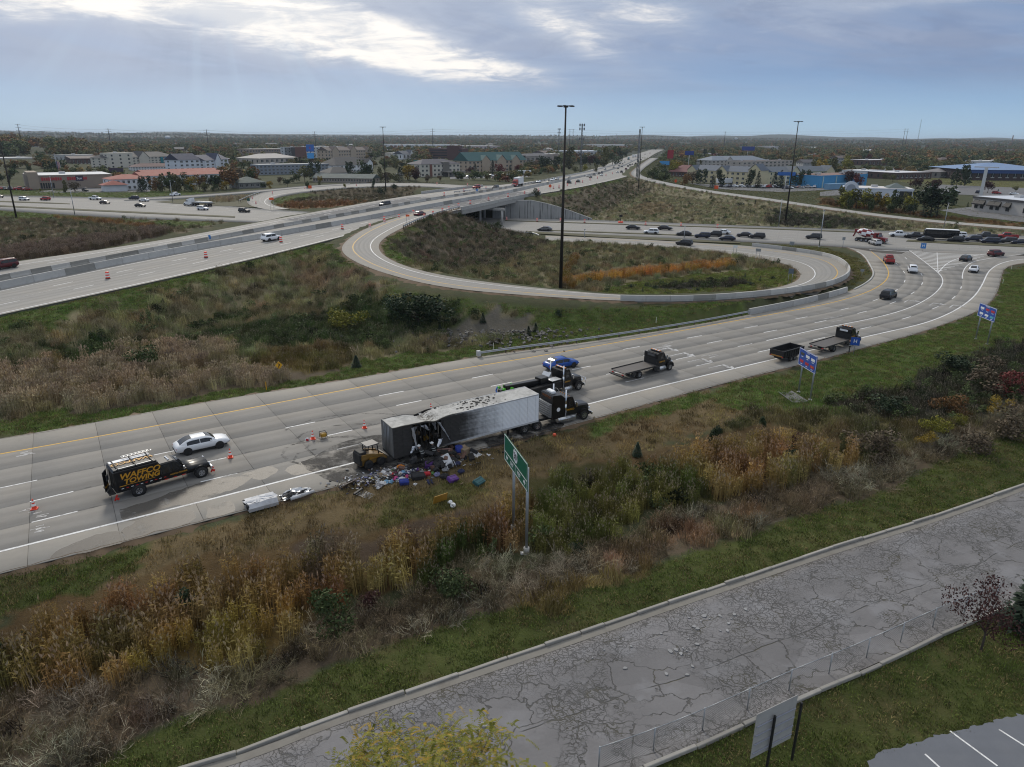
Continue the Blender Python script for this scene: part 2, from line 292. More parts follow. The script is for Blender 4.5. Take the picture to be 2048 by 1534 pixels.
# mesh builder
COL=scene.collection
class MB:
 def __init__(s):s.v=[];s.f=[];s.m=[];s.sm=[];s.leaf=None
 def add(s,vs,fs,mat,smooth=False):
  o=len(s.v);s.v.extend([tuple(map(float,q))for q in vs]);s.f.extend([tuple(i+o for i in f)for f in fs]);s.m.extend([mat]*len(fs));s.sm.extend([smooth]*len(fs));return s
 def xf(s,mtx,start=0):
  for i in range(start,len(s.v)):s.v[i]=tuple(mtx@Vector(s.v[i]))
  return s
 def box(s,c,d,mat,bev=0.0,rot=None):
  x,y,z=d[0]/2,d[1]/2,d[2]/2
  if bev<=0:
   vs=[(a*x,b*y,e*z)for e in(-1,1)for b in(-1,1)for a in(-1,1)]
   fs=[(0,2,3,1),(4,5,7,6),(0,1,5,4),(2,6,7,3),(0,4,6,2),(1,3,7,5)]
  else:
   b=min(bev,x*.9,y*.9,z*.9);vs=[];idx={}
   for sx_ in(-1,1):
    for sy_ in(-1,1):
     for sz_ in(-1,1):
      for k in range(3):
       p=[sx_*x,sy_*y,sz_*z]
       for j in range(3):
        if j!=k:p[j]-=(sx_,sy_,sz_)[j]*b
       idx[(sx_,sy_,sz_,k)]=len(vs);vs.append(tuple(p))
   fs=[]
   for k in range(3):
    i,j=[q for q in range(3)if q!=k]
    for sg in(-1,1):
     quad=[]
     for(a,e)in((-1,-1),(1,-1),(1,1),(-1,1)):
      sgn=[0,0,0];sgn[k]=sg;sgn[i]=a;sgn[j]=e;quad.append(idx[(*sgn,k)])
     flip=(sg<0)^(k==1)
     fs.append(tuple(quad[::-1]if flip else quad))
   for k in range(3):
    i,j=[q for q in range(3)if q!=k]
    for a in(-1,1):
     for e in(-1,1):
      s1=[0,0,0];s2=[0,0,0];s1[i]=s2[i]=a;s1[j]=s2[j]=e;s1[k]=-1;s2[k]=1
      fs.append((idx[(*s1,i)],idx[(*s2,i)],idx[(*s2,j)],idx[(*s1,j)]))
   for a in(-1,1):
    for e in(-1,1):
     for g in(-1,1):fs.append((idx[(a,e,g,0)],idx[(a,e,g,1)],idx[(a,e,g,2)]))
  vs=[Vector(q)for q in vs]
  if rot is not None:
   rm=Euler(rot).to_matrix()if not isinstance(rot,Matrix)else rot
   vs=[rm@q for q in vs]
  return s.add([(q[0]+c[0],q[1]+c[1],q[2]+c[2])for q in vs],fs,mat)
 def box2(s,lo,hi,mat,bev=0.0):
  return s.box([(a+b)/2 for a,b in zip(lo,hi)],[abs(b-a)for a,b in zip(lo,hi)],mat,bev)
 def cyl(s,p0,p1,r0,mat,r1=None,n=10,caps=True,smooth=True):
  r1=r0 if r1 is None else r1;p0,p1=Vector(p0),Vector(p1);d=(p1-p0).normalized()
  a=d.orthogonal().normalized();b=d.cross(a);o=len(s.v)
  ring=[(math.cos(2*math.pi*k/n),math.sin(2*math.pi*k/n))for k in range(n)]
  vs=[p0+(a*cx+b*cy)*r0 for cx,cy in ring]+[p1+(a*cx+b*cy)*r1 for cx,cy in ring]
  s.add(vs,[(k,(k+1)%n,n+(k+1)%n,n+k)for k in range(n)],mat,smooth)
  if caps:
   s.f.append(tuple(o+k for k in reversed(range(n))));s.f.append(tuple(o+n+k for k in range(n)));s.m+=[mat]*2;s.sm+=[False]*2
  return s
 def tube(s,pts,r,mat,n=6):
  for i in range(len(pts)-1):
   r0=r[i]if isinstance(r,(list,tuple))else r;r1=r[i+1]if isinstance(r,(list,tuple))else r
   s.cyl(pts[i],pts[i+1],r0,mat,r1,n,True)
  return s
 def prism(s,poly,y0,y1,mat,axis='y',cap=True):
  """extrude a polygon given in the plane across `axis` (y: poly is x,z ; x: poly is y,z ; z: poly is x,y)"""
  n=len(poly)
  def pt(a,b,t):return{'y':(a,t,b),'x':(t,a,b),'z':(a,b,t)}[axis]
  vs=[pt(a,b,y0)for a,b in poly]+[pt(a,b,y1)for a,b in poly]
  fs=[(k,(k+1)%n,n+(k+1)%n,n+k)for k in range(n)]
  if cap:fs+=[tuple(reversed(range(n))),tuple(range(n,2*n))]
  return s.add(vs,fs,mat)
 def quad(s,a,b,c,d,mat):return s.add([a,b,c,d],[(0,1,2,3)],mat)
 def loft(s,rings,mat,smooth=True,close=False,caps=False):
  n=len(rings[0]);vs=[p for r in rings for p in r];fs=[]
  for i in range(len(rings)-1):
   for k in range(n if close else n-1):
    k2=(k+1)%n;fs.append((i*n+k,i*n+k2,(i+1)*n+k2,(i+1)*n+k))
  if caps:fs+=[tuple(reversed(range(n))),tuple((len(rings)-1)*n+k for k in range(n))]
  return s.add(vs,fs,mat,smooth)
 def ball(s,c,r,mat,n=8,m=5,sq=(1,1,1)):
  rings=[]
  for i in range(m+1):
   a=math.pi*i/m-math.pi/2
   rings.append([(c[0]+r*sq[0]*math.cos(a)*math.cos(2*math.pi*k/n),c[1]+r*sq[1]*math.cos(a)*math.sin(2*math.pi*k/n),c[2]+r*sq[2]*math.sin(a))for k in range(n)])
  return s.loft(rings,mat,True,True)
 def join(s,o,mtx=None):
  b=len(s.v);s.v.extend(o.v if mtx is None else[tuple(mtx@Vector(q))for q in o.v]);s.f.extend([tuple(i+b for i in f)for f in o.f]);s.m.extend(o.m);s.sm.extend(o.sm);return s
 def mesh(s,name):
  me=bpy.data.meshes.new(name);me.from_pydata(s.v,[],s.f)
  ms=[];ix=[]
  for q in s.m:
   if q not in ms:ms.append(q)
   ix.append(ms.index(q))
  for q in ms:me.materials.append(q)
  me.polygons.foreach_set('material_index',ix);me.polygons.foreach_set('use_smooth',s.sm)
  if s.leaf is not None:
   at=me.attributes.new('leaf','FLOAT','FACE');at.data.foreach_set('value',np.asarray(s.leaf,np.float32))
  me.update();return me
 def build(s,name,parent=None,loc=(0,0,0),rz=0.0):return put(name,s.mesh(name),parent,loc,rz)
def put(name,me,parent=None,loc=(0,0,0),rz=0.0):
 o=bpy.data.objects.new(name,me);COL.objects.link(o)
 if parent is not None:o.parent=parent
 o.location=loc;o.rotation_euler=(0,0,rz);return o
def npmesh(name,v,f,mat,uv=None,smooth=False,attrs=None):
 v=np.asarray(v,np.float32);f=np.asarray(f,np.int32);me=bpy.data.meshes.new(name);k=f.shape[1]
 me.vertices.add(len(v));me.vertices.foreach_set('co',v.ravel());me.loops.add(f.size);me.loops.foreach_set('vertex_index',f.ravel())
 me.polygons.add(len(f));me.polygons.foreach_set('loop_start',np.arange(0,f.size,k,dtype=np.int32))
 if uv is not None:
  l=me.uv_layers.new(name='UVMap');l.data.foreach_set('uv',np.asarray(uv,np.float32)[f.ravel()].ravel())
 for(n,ty,dom,dat)in attrs or[]:
  a=me.attributes.new(n,ty,dom);a.data.foreach_set('color'if 'COLOR'in ty else 'vector'if 'VECTOR'in ty else 'value',np.asarray(dat,np.int32 if ty=='INT'else np.float32).ravel())
 if smooth:me.polygons.foreach_set('use_smooth',np.ones(len(f),bool))
 if mat:me.materials.append(mat)
 me.update();me.validate();return me
def tag(o,label=None,cat=None,group=None,kind=None):
 for k,q in(('label',label),('category',cat),('group',group),('kind',kind)):
  if q:o[k]=q
 return o
def empty(name,loc=(0,0,0),rz=0.0,label=None,cat=None,group=None):
 o=bpy.data.objects.new(name,None);COL.objects.link(o);o.location=loc;o.rotation_euler=(0,0,rz);o.empty_display_size=0.3
 return tag(o,label,cat,group)
def structure(name,me,parent=None):
 o=put(name,me,parent)
 if parent is None:o['kind']='structure'
 return o
def lettering(parent,text,size,loc,rot,mat,name='lettering',align='CENTER',shear=0.0,bold=0.0,ext=0.004,sx=1.0):
 c=bpy.data.curves.new(name,'FONT');c.body=text;c.size=size;c.align_x=align;c.align_y='CENTER';c.extrude=ext;c.shear=shear;c.offset=bold;c.resolution_u=3
 t=bpy.data.objects.new(name,c);COL.objects.link(t);me=bpy.data.meshes.new_from_object(t.evaluated_get(bpy.context.evaluated_depsgraph_get()));bpy.data.objects.remove(t);bpy.data.curves.remove(c)
 me.materials.clear();me.materials.append(mat);me.name=name;o=put(name,me,parent,loc);o.rotation_euler=rot;o.scale=(sx,1,1);return o
def stripmesh(name,A,B,mat,across=1,dz=0.0,skirt=0.0):
 """road surface between two edge lines of equal count; UV in metres along / across"""
 n=len(A);ts=np.linspace(0,1,across+1);V=(A[:,None,:]*(1-ts)[None,:,None]+B[:,None,:]*ts[None,:,None]).reshape(-1,3).copy();V[:,2]+=dz
 s=arclen((A+B)/2);w=np.linalg.norm(B-A,axis=1)
 UV=np.stack([np.repeat(s,across+1),(w[:,None]*ts[None,:]).ravel()],1);k=across+1
 i=np.arange(n-1)[:,None]*k+np.arange(across)[None,:];F=np.stack([i,i+1,i+k+1,i+k],-1).reshape(-1,4)
 nz=np.cross(V[F[0,1]]-V[F[0,0]],V[F[0,3]]-V[F[0,0]])[2]
 if nz<0:F=F[:,::-1]
 if skirt:
  for row in(np.arange(n)*k,np.arange(n)*k+across):
   o=len(V);low=V[row].copy();low[:,2]-=skirt;V=np.vstack([V,low]);UV=np.vstack([UV,UV[row]])
   F=np.vstack([F,np.stack([row[:-1],row[1:],o+np.arange(1,n),o+np.arange(n-1)],1)])
 return npmesh(name,V,F,mat,UV)
def pair(a,b,step):
 n=max(2,int(max(arclen(a)[-1],arclen(b)[-1])/step));return spl(a,n),spl(b,n)
def spl(p,n):d=arclen(p);return at_s(p,d,np.linspace(0,d[-1],n))
def ribbon(name,line,w,mat,dz=0.006,parent=None,s0=None,s1=None):
 d=arclen(line);s0=0 if s0 is None else s0;s1=d[-1]if s1 is None else s1
 p=at_s(line,d,np.linspace(s0,s1,max(2,int((s1-s0)/1.5))));return put(name,stripmesh(name,offset(p,w/2),offset(p,-w/2),mat,1,dz),parent)
def dashes(name,line,w,mat,per,ln,ref,parent,s0=0,s1=1e9,dz=0.006):
 d=arclen(line);k=d[np.argmin(np.linalg.norm(line[:,:2]-np.asarray(ref)[:2],axis=1))];V=[];F=[]
 s=k-math.floor((k-s0)/per)*per
 while s+ln<min(s1,d[-1]):
  p=at_s(line,d,np.linspace(s,s+ln,3));a,b=offset(p,w/2),offset(p,-w/2);o=len(V)
  V+=[tuple(q)for q in a]+[tuple(q)for q in b];F+=[(o+3,o+4,o+1,o),(o+4,o+5,o+2,o+1)];s+=per
 V=np.array(V);V[:,2]+=dz;return put(name,npmesh(name,V,F,mat,V[:,:2]),parent)
def poly_mesh(name,pts,mat,dz=0.0,inner=None):
 bm=bmesh.new();vs=[bm.verts.new((p[0],p[1],p[2]+dz))for p in pts];f=bm.faces.new(vs);bm.normal_update()
 if f.normal.z<0:f.normal_flip()
 bmesh.ops.triangulate(bm,faces=bm.faces[:]);me=bpy.data.meshes.new(name);bm.to_mesh(me);bm.free()
 uv=me.uv_layers.new(name='UVMap')
 for l in me.loops:uv.data[l.index].uv=me.vertices[l.vertex_index].co[:2]
 me.materials.append(mat);return me
def inpoly(x,y,poly):
 p=np.asarray(poly)[:,:2];r=np.zeros(x.shape,bool);j=len(p)-1
 for i in range(len(p)):
  xi,yi,xj,yj=p[i,0],p[i,1],p[j,0],p[j,1]
  if yi!=yj:
   c=((yi>y)!=(yj>y))&(x<(xj-xi)*(y-yi)/(yj-yi)+xi);r^=c
  j=i
 return r
def wob(x,y,sc,seed=0):
 r=np.random.default_rng(seed);o=0;a=0
 for k in range(6):
  th=r.uniform(0,6.283);f=r.uniform(0.6,2.2)/sc;ph=r.uniform(0,6.283)
  o=o+np.sin((x*np.cos(th)+y*np.sin(th))*f*6.283+ph+1.3*np.sin((x*np.sin(th)-y*np.cos(th))*f*4.1+ph));a+=1
 return o/a*1.6
# height of the land
def _fill(A,B,step,k):
 a,b=pair(A,B,step);t=np.linspace(0,1,k);return(a[:,None,:]*(1-t)[None,:,None]+b[:,None,:]*t[None,:,None]).reshape(-1,3)
_sf=arclen(fw_near)
RAISED=np.vstack([_fill(loop_out,loop_in,2.5,4),_fill(ne_a,ne_b,4,3),_fill(nw_out,nw_in,4,5),_fill(nwo_a,nwo_b,5,3)]+[q[q[:,1]<900]for q in(_fill(fw_near,fw_far,4,10),)])
RAISED=RAISED[RAISED[:,2]>0.02].astype(np.float32)
USF=_fill(us_far,us_near,5,9).astype(np.float32)
FLATR=np.vstack([_fill(ramp_shl,ramp_shr,3,9),_fill(svc_far,svc_near,3,5)]).astype(np.float32)
def _near(x,y,S,chunk=4000):
 d=np.empty(len(x),np.float32);
 for i in range(0,len(x),chunk):
  D=(x[i:i+chunk,None]-S[None,:,0])**2+(y[i:i+chunk,None]-S[None,:,1])**2;d[i:i+chunk]=np.sqrt(D.min(1))
 return d
ditch=np.vstack([P(u,v)[None,:]for u,v in[(-100,1345),(300,1250),(640,1180),(900,1110),(1200,1020),(1450,945),(1700,890)]]);ditch=spline(ditch,3.0).astype(np.float32)
def land(x,y):
 x=np.atleast_1d(np.asarray(x,np.float32));y=np.atleast_1d(np.asarray(y,np.float32));r=np.hypot(x,y)
 h=-0.13+0.022*wob(x,y,14,3)*(r<900)
 near=(r<1100)
 xi,yi=x[near],y[near];hn=h[near].copy()
 dd=_near(xi,yi,ditch);hn-=1.0*np.exp(-(dd/7.0)**2)
 mid=0.7*np.exp(-((xi+40)/38)**2-((yi-92)/22)**2);hn-=mid
 hz=np.full(len(xi),-9,np.float32)
 for i in range(0,len(xi),3000):
  D=np.sqrt((xi[i:i+3000,None]-RAISED[None,:,0])**2+(yi[i:i+3000,None]-RAISED[None,:,1])**2)
  hz[i:i+3000]=(RAISED[None,:,2]-0.36-np.maximum(0,D-3.4)*0.42).max(1)
 hn=np.maximum(hn,hz)
 du=np.maximum(0,_near(xi,yi,USF)-3.4);north=(yi>np.interp(xi,us_far[:,0],us_far[:,1])-1.0)
 hn=np.minimum(hn,np.where(north,np.maximum(0,du-0.5)*2.2,du*0.62)-0.13)
 df=_near(xi,yi,FLATR);hn=np.where(df<3.0,np.minimum(hn,-0.14),hn)
 h[near]=hn
 far=np.clip((r-2200)/6000,0,1);h+=far*(48+22*wob(x,y,5200,5)+12*wob(x,y,1500,8))
 az=np.degrees(np.arctan2(x,y));h+=15*np.exp(-((az+38)/9)**2)*np.exp(-((r-1350)/420)**2)
 return h
def PT(u,v,it=14):
 z=0.0
 for _ in range(it):
  p=P(u,v,z);z=0.5*z+0.5*float(land(p[0],p[1])[0])
 return P(u,v,z)
# ground cover by place: (name, outline, colour, ragged edge)
C_GREEN=(0.068,0.092,0.026);C_LAWN=(0.052,0.064,0.018);C_DRY=(0.118,0.088,0.046);C_ROUGH=(0.175,0.152,0.088);C_REED=(0.25,0.165,0.075)
C_PLUME=(0.30,0.24,0.165);C_BRUSH=(0.090,0.070,0.048);C_WEED=(0.052,0.068,0.026);C_OLIVE=(0.10,0.095,0.03);C_TAN=(0.19,0.15,0.10);C_DARK=(0.045,0.042,0.030)
ZRAW=[('green',[(-60,630),(0,628),(640,487),(690,505),(740,560),(840,592),(1000,612),(1230,622),(1500,612),(1500,645),(1400,648),(1180,690),(940,715),(700,760),(480,795),(180,850),(-60,890)],C_GREEN,1.0),('rough',[(-60,700),(60,650),(260,600),(420,556),(570,515),(640,500),(690,535),(790,590),(900,620),(1060,640),(1030,668),(960,690),(840,700),(690,730),(540,760),(300,800),(-60,850)],C_ROUGH,2.5),('weed',[(400,640),(700,600),(950,625),(960,650),(800,690),(640,690),(420,690)],C_WEED,3.0),('weed',[(120,690),(260,670),(320,690),(240,740),(120,745)],C_WEED,2.0),('pale',[(560,510),(690,540),(760,580),(700,590),(620,570)],C_TAN,2.0),('gravel',[(900,640),(1040,635),(1075,650),(1010,672),(920,685),(890,668)],(0.10,0.092,0.075),2.0),('plume',[(-60,750),(120,735),(260,700),(330,700),(470,690),(480,712),(330,760),(160,800),(-60,845)],C_PLUME,1.2),('plume2',[(120,800),(300,772),(480,735),(620,718),(720,722),(690,742),(500,775),(320,805),(130,832)],C_PLUME,0.8),('olive',[(480,725),(560,700),(700,690),(700,735),(600,745)],(0.11,0.085,0.035),1.0),('straw',[(1420,800),(1560,815),(1660,828),(1760,795),(1900,750),(2000,800),(1900,880),(1720,940),(1640,960),(1440,880)],(0.105,0.090,0.045),1.5),('dry',[(-60,1165),(250,1090),(480,1028),(720,968),(960,900),(1180,842),(1330,802),(1520,748),(1600,745),(1560,800),(1440,850),(1250,905),(1090,965),(980,1015),(800,1055),(620,1090),(420,1150),(290,1190),(-60,1250)],C_DRY,1.2),('green',[(-60,1180),(180,1110),(295,1092),(300,1130),(180,1180),(-60,1260)],C_LAWN,1.0),('green',[(760,985),(900,950),(1000,960),(950,1010),(840,1040),(760,1040)],(0.075,0.072,0.026),1.5),('green',[(1180,845),(1330,804),(1420,780),(1430,800),(1330,830),(1190,870)],C_GREEN,0.8),('green',[(1420,779),(1605,730),(1733,695),(1901,645),(1985,603),(2012,540),(2120,520),(2120,640),(2060,690),(1900,740),(1740,800),(1640,830),(1540,820),(1430,810)],C_GREEN,1.4),('weed',[(1690,800),(1880,745),(2100,660),(2100,780),(1850,850),(1720,850)],C_DARK,2.0),('reed',[(-60,1290),(110,1195),(290,1150),(430,1110),(560,1085),(760,1052),(980,1012),(1090,965),(1250,905),(1440,862),(1560,850),(1720,880),(1700,945),(1560,985),(1300,1015),(1180,1085),(1000,1098),(860,1135),(720,1200),(640,1262),(520,1322),(300,1372),(130,1392),(-60,1420)],C_REED,1.0),('rose',[(560,1110),(760,1062),(960,1020),(900,1080),(740,1140),(600,1170)],(0.20,0.145,0.10),1.5),('greenreed',[(1065,965),(1200,930),(1330,965),(1440,985),(1420,1010),(1290,1025),(1170,1085),(1020,1095)],(0.13,0.125,0.042),1.5),('greenreed',[(860,1120),(960,1085),(1000,1110),(900,1165),(830,1180)],(0.060,0.075,0.025),1.5),('gold',[(180,1330),(330,1290),(460,1250),(600,1215),(660,1235),(560,1290),(430,1340),(230,1375)],(0.28,0.19,0.062),1.0),('brush',[(-60,1420),(130,1392),(300,1372),(520,1322),(640,1262),(860,1165),(1230,1078),(1420,1010),(1560,985),(1760,930),(2100,790),(2100,838),(1990,870),(1750,985),(1480,1068),(1230,1160),(1060,1205),(850,1252),(640,1345),(480,1402),(330,1450),(150,1540),(-60,1640)],C_BRUSH,1.0),('straw',[(1205,1105),(1330,1060),(1500,1010),(1560,1020),(1440,1075),(1300,1118),(1220,1140)],(0.17,0.115,0.075),1.2),('lawn',[(150,1550),(330,1455),(480,1407),(640,1350),(850,1257),(1060,1210),(1230,1165),(1480,1073),(1750,990),(1990,875),(2110,840),(2300,860),(2050,975),(1660,1102),(1225,1252),(860,1375),(375,1545)],C_LAWN,0.5),('straw',[(1050,1215),(1230,1150),(1340,1120),(1300,1150),(1120,1215)],(0.13,0.10,0.045),1.0),('lawn',[(1100,1620),(1350,1512),(1611,1392),(1735,1340),(1925,1250),(2300,1100),(2300,1500),(2048,1440),(1850,1490),(1700,1640)],C_LAWN,0.5),('rough',[(760,480),(850,440),(930,425),(1010,460),(1090,482),(1260,490),(1390,500),(1520,518),(1600,540),(1600,560),(1520,582),(1250,592),(1020,570),(860,547),(765,510)],(0.16,0.14,0.082),1.5),('green',[(755,480),(830,445),(890,430),(900,450),(820,480),(790,500),(830,525),(900,540),(890,552),(800,530),(757,500)],C_GREEN,1.5),('dark',[(790,490),(880,450),(960,430),(1060,475),(1090,490),(1000,530),(900,535),(810,515)],(0.105,0.085,0.062),3.0),('reedline',[(1140,551),(1250,535),(1400,521),(1466,514),(1466,535),(1320,551),(1150,567)],(0.36,0.19,0.055),0.6),('reedline',[(1125,570),(1120,540),(1150,505),(1165,510),(1140,545),(1150,585)],(0.20,0.125,0.035),0.8),('lime',[(1170,588),(1260,566),(1400,549),(1560,532),(1600,545),(1585,566),(1500,583),(1400,590),(1200,594)],(0.080,0.095,0.024),1.2),('dark',[(1290,574),(1400,564),(1500,560),(1480,571),(1380,580)],C_DARK,1.5),('rough',[(1070,395),(1150,380),(1260,355),(1340,374),(1520,402),(1640,420),(1770,440),(2048,466),(2048,472),(1780,462),(1520,452),(1180,440)],(0.19,0.17,0.11),3.0),('dark',[(1080,398),(1180,372),(1260,360),(1300,378),(1240,410),(1180,436),(1120,420)],(0.12,0.10,0.07),4.0),('green',[(1078,392),(1130,383),(1255,356),(1240,364),(1130,392)],C_GREEN,1.0),('tan',[(1270,410),(1330,405),(1360,425),(1300,432),(1255,425)],C_TAN,2.0),('weed',[(1540,420),(1640,430),(1770,446),(1770,458),(1640,455),(1540,450)],C_DARK,3.0),('green',[(1500,488),(1634,495),(1690,505),(1735,530),(1740,550),(1700,575),(1700,540),(1650,512),(1560,495)],(0.075,0.072,0.024),1.0),('rough',[(-300,425),(0,424),(140,436),(330,440),(450,446),(330,470),(160,500),(0,525),(-300,600)],(0.125,0.103,0.068),3.0),('green',[(-300,412),(0,422),(260,439),(440,446),(380,455),(200,442),(0,436),(-300,430)],C_GREEN,2.0),('rust',[(100,433),(230,440),(320,450),(300,455),(180,446)],(0.17,0.095,0.04),1.5),('pinkreed',[(-100,520),(100,490),(280,470),(340,450),(330,470),(160,508),(0,528),(-100,545)],(0.14,0.10,0.075),1.5),('rough',[(540,400),(620,384),(760,374),(860,376),(925,380),(800,398),(650,416),(570,414)],(0.085,0.070,0.045),2.0),('rust',[(560,405),(640,402),(740,400),(700,410),(610,418),(555,412)],(0.16,0.085,0.04),2.0),('green',[(540,400),(600,387),(650,386),(580,400),(570,412)],C_GREEN,2.0),('green',[(-200,385),(0,388),(250,396),(400,388),(400,380),(200,384),(-200,376)],C_GREEN,2.0),('plume',[(400,400),(450,393),(520,388),(500,398),(430,408)],C_PLUME,2.0),('green',[(1300,316),(1270,340),(1300,362),(1420,384),(1640,410),(1900,446),(2300,470),(2300,440),(1900,410),(1640,380),(1400,350),(1340,320)],(0.055,0.060,0.026),3.0),('rust',[(1640,395),(1800,420),(1990,440),(2040,445),(2040,455),(1900,440),(1640,408)],(0.13,0.075,0.035),3.0),('lawn',[(1870,420),(1950,428),(2200,450),(2200,460),(1950,440),(1860,430)],C_LAWN,2.0),('lawn',[(1800,352),(1950,358),(2200,362),(2200,385),(1950,376),(1800,364)],(0.11,0.11,0.045),4.0),('park',[(1280,316),(1500,312),(1560,335),(1340,330)],(0.060,0.080,0.030),5.0),]
ZONES=[]
for nm,pl,c,rag in ZRAW:ZONES.append((nm,np.array([PT(u,v,8)for u,v in pl]),c,rag))
def zone_at(x,y):
 idx=np.full(len(x),-1);w1,w2=wob(x,y,14,21),wob(x,y,14,22);w3,w4=wob(x,y,4,23),wob(x,y,4,24)
 for k,(nm,pl,c,rag)in enumerate(ZONES):
  b0,b1=pl[:,:2].min(0)-6,pl[:,:2].max(0)+6;s=(x>b0[0])&(x<b1[0])&(y>b0[1])&(y<b1[1])
  if s.any():
   xx=x[s]+rag*(w1[s]+0.6*w3[s]);yy=y[s]+rag*(w2[s]+0.6*w4[s]);r=inpoly(xx,yy,pl);q=np.where(s)[0][r];idx[q]=k
 return idx
ZCOL=np.array([z[2]for z in ZONES]+[(0.058,0.064,0.032)]);ZNAME=np.array([z[0]for z in ZONES]+['far'])
# the ground sheet
def make_ground():
 ys=[4.0]
 while ys[-1]<16000:ys.append(ys[-1]+max(0.42,ys[-1]*0.0135))
 ys=np.array(ys);t=np.linspace(-1.3,1.3,381);X=t[None,:]*(ys[:,None]+55);Y=np.repeat(ys[:,None],len(t),1)
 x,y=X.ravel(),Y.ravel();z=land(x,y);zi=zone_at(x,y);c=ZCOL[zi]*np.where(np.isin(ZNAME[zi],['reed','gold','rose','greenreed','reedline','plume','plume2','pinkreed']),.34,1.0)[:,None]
 c=c*(1+0.14*wob(x,y,7,31)+0.10*wob(x,y,2.1,32)+0.16*wob(x,y,38,33))[:,None]
 r=np.hypot(x,y);fw_=np.clip((r-650)/500,0,1)[:,None];c=c*(1-fw_)+fw_*np.array((0.040,0.047,0.027))*(1+0.25*wob(x,y,210,35))[:,None]
 n=len(t);i=np.arange(len(ys)-1)[:,None]*n+np.arange(n-1)[None,:];F=np.stack([i,i+1,i+n+1,i+n],-1).reshape(-1,4)
 m,nt,b=newmat('ground_cover');a=nt.attr('cover')['Color'];p=nt.pos()
 f1=nt.noise(p,0.35,6,0.65,0.3);f2=nt.noise(p,2.2,5,0.7);f3=nt.noise(nt.scale(p,(1,1,0.3)),9.0,3,0.7)
 g=nt.m('ADD',0.30,nt.m('ADD',nt.m('MULTIPLY',f1,0.45),nt.m('ADD',nt.m('MULTIPLY',f2,0.55),nt.m('MULTIPLY',f3,0.4))))
 col=nt.mul(a,g);dry=nt.ss(nt.noise(p,0.16,7,0.74),0.46,0.70);col=nt.mix(nt.m('MULTIPLY',dry,0.42),col,(0.11,0.085,0.045))
 nt.put(b.inputs['Base Color'],col);b.inputs['Roughness'].default_value=0.95;b.inputs['Specular IOR Level'].default_value=0.1
 nt.L.new(nt.bump(nt.m('ADD',f2,nt.m('MULTIPLY',f3,0.6)),0.9,0.12),b.inputs['Normal'])
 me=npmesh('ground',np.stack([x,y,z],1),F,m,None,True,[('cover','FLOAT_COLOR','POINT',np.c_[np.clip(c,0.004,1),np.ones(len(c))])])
 structure('ground',me)
make_ground()
# pavement materials
def concrete(name,base,warm=(0.36,0.32,0.27),streak=0.5,joints=0.0,lanes=0.0,rnd=0.10):
 m,t,b=newmat(name);uv=t.co('UV');p=t.pos();s=t.sep(uv)
 n1=t.noise(p,0.22,5,0.6);n2=t.noise(p,1.6,6,0.7);st=t.noise(t.scale(uv,(0.012,0.62,1)),1.0,4,0.6,0.15);st2=t.noise(t.scale(uv,(0.05,3.0,1)),1.0,3,0.6)
 f=t.m('ADD',0.56,t.m('ADD',t.m('MULTIPLY',n1,0.22),t.m('ADD',t.m('MULTIPLY',n2,0.22),t.m('ADD',t.m('MULTIPLY',st,0.42*streak),t.m('MULTIPLY',st2,0.10*streak)))))
 if rnd:f=t.m('MULTIPLY',f,t.m('ADD',1-rnd,t.m('MULTIPLY',t.rnd(),2*rnd)))
 if lanes:
  fr=t.m('FRACT',t.m('DIVIDE',s[1],lanes));w1=t.ss(t.m('ABSOLUTE',t.m('SUBTRACT',fr,.28)),.17,.04);w2=t.ss(t.m('ABSOLUTE',t.m('SUBTRACT',fr,.72)),.17,.04);f=t.m('MULTIPLY',f,t.m('SUBTRACT',1.0,t.m('MULTIPLY',t.m('MAXIMUM',w1,w2),t.m('ADD',.03,t.m('MULTIPLY',n1,.17)))))
 c=t.mul(base,f);c=t.mix(t.m('MULTIPLY',t.ss(n1,0.45,0.7),0.35),c,t.mul(warm,f))
 stain=t.ss(t.noise(t.scale(uv,(0.10,0.35,1)),1.0,6,0.7,0.4),0.60,0.74);c=t.mix(t.m('MULTIPLY',stain,0.30),c,(0.09,0.085,0.08))
 if joints:
  def line(q,per,w):
   a=t.m('ABSOLUTE',t.m('SUBTRACT',t.m('FRACT',t.m('DIVIDE',q,per)),0.5));return t.ss(a,w/per,0.0)
  jl=t.m('MAXIMUM',line(s[0],5.5,0.06),line(s[1],3.7,0.05));c=t.mix(t.m('MULTIPLY',jl,joints),c,(0.06,0.055,0.05))
 sp=t.ss(t.noise(p,14.0,2,0.6),0.66,0.78);c=t.mix(t.m('MULTIPLY',sp,0.25),c,(0.10,0.095,0.09))
 t.put(b.inputs['Base Color'],c);b.inputs['Roughness'].default_value=0.85
 t.L.new(t.bump(n2,0.25,0.01),b.inputs['Normal']);return m
CONC_LANE=concrete('concrete_lane',(0.228,0.217,0.198),(0.245,0.22,0.183),0.75,rnd=0.055,lanes=4.0)
CONC_SHOULDER=concrete('concrete_shoulder',(0.29,0.272,0.24),(0.305,0.268,0.218),0.4,rnd=0.06)
CONC_ROAD=concrete('concrete_road',(0.255,0.246,0.228),(0.28,0.252,0.21),0.9,joints=0.3,rnd=0.0,lanes=3.7)
CONC_PALE=concrete('concrete_pale',(0.33,0.32,0.295),(0.34,0.31,0.27),0.6,joints=0.5,rnd=0.0)
CONC_DECK=concrete('asphalt_deck',(0.085,0.087,0.092),(0.10,0.098,0.095),1.0,rnd=0.0)
TAR=M('joint_tar',(0.055,0.05,0.045),0.9)
BARC=M('barrier_concrete',(0.42,0.415,0.395),0.85,var=0.16,sc=1.3,bump=0.2,dirt=0.35,rnd=0.14)
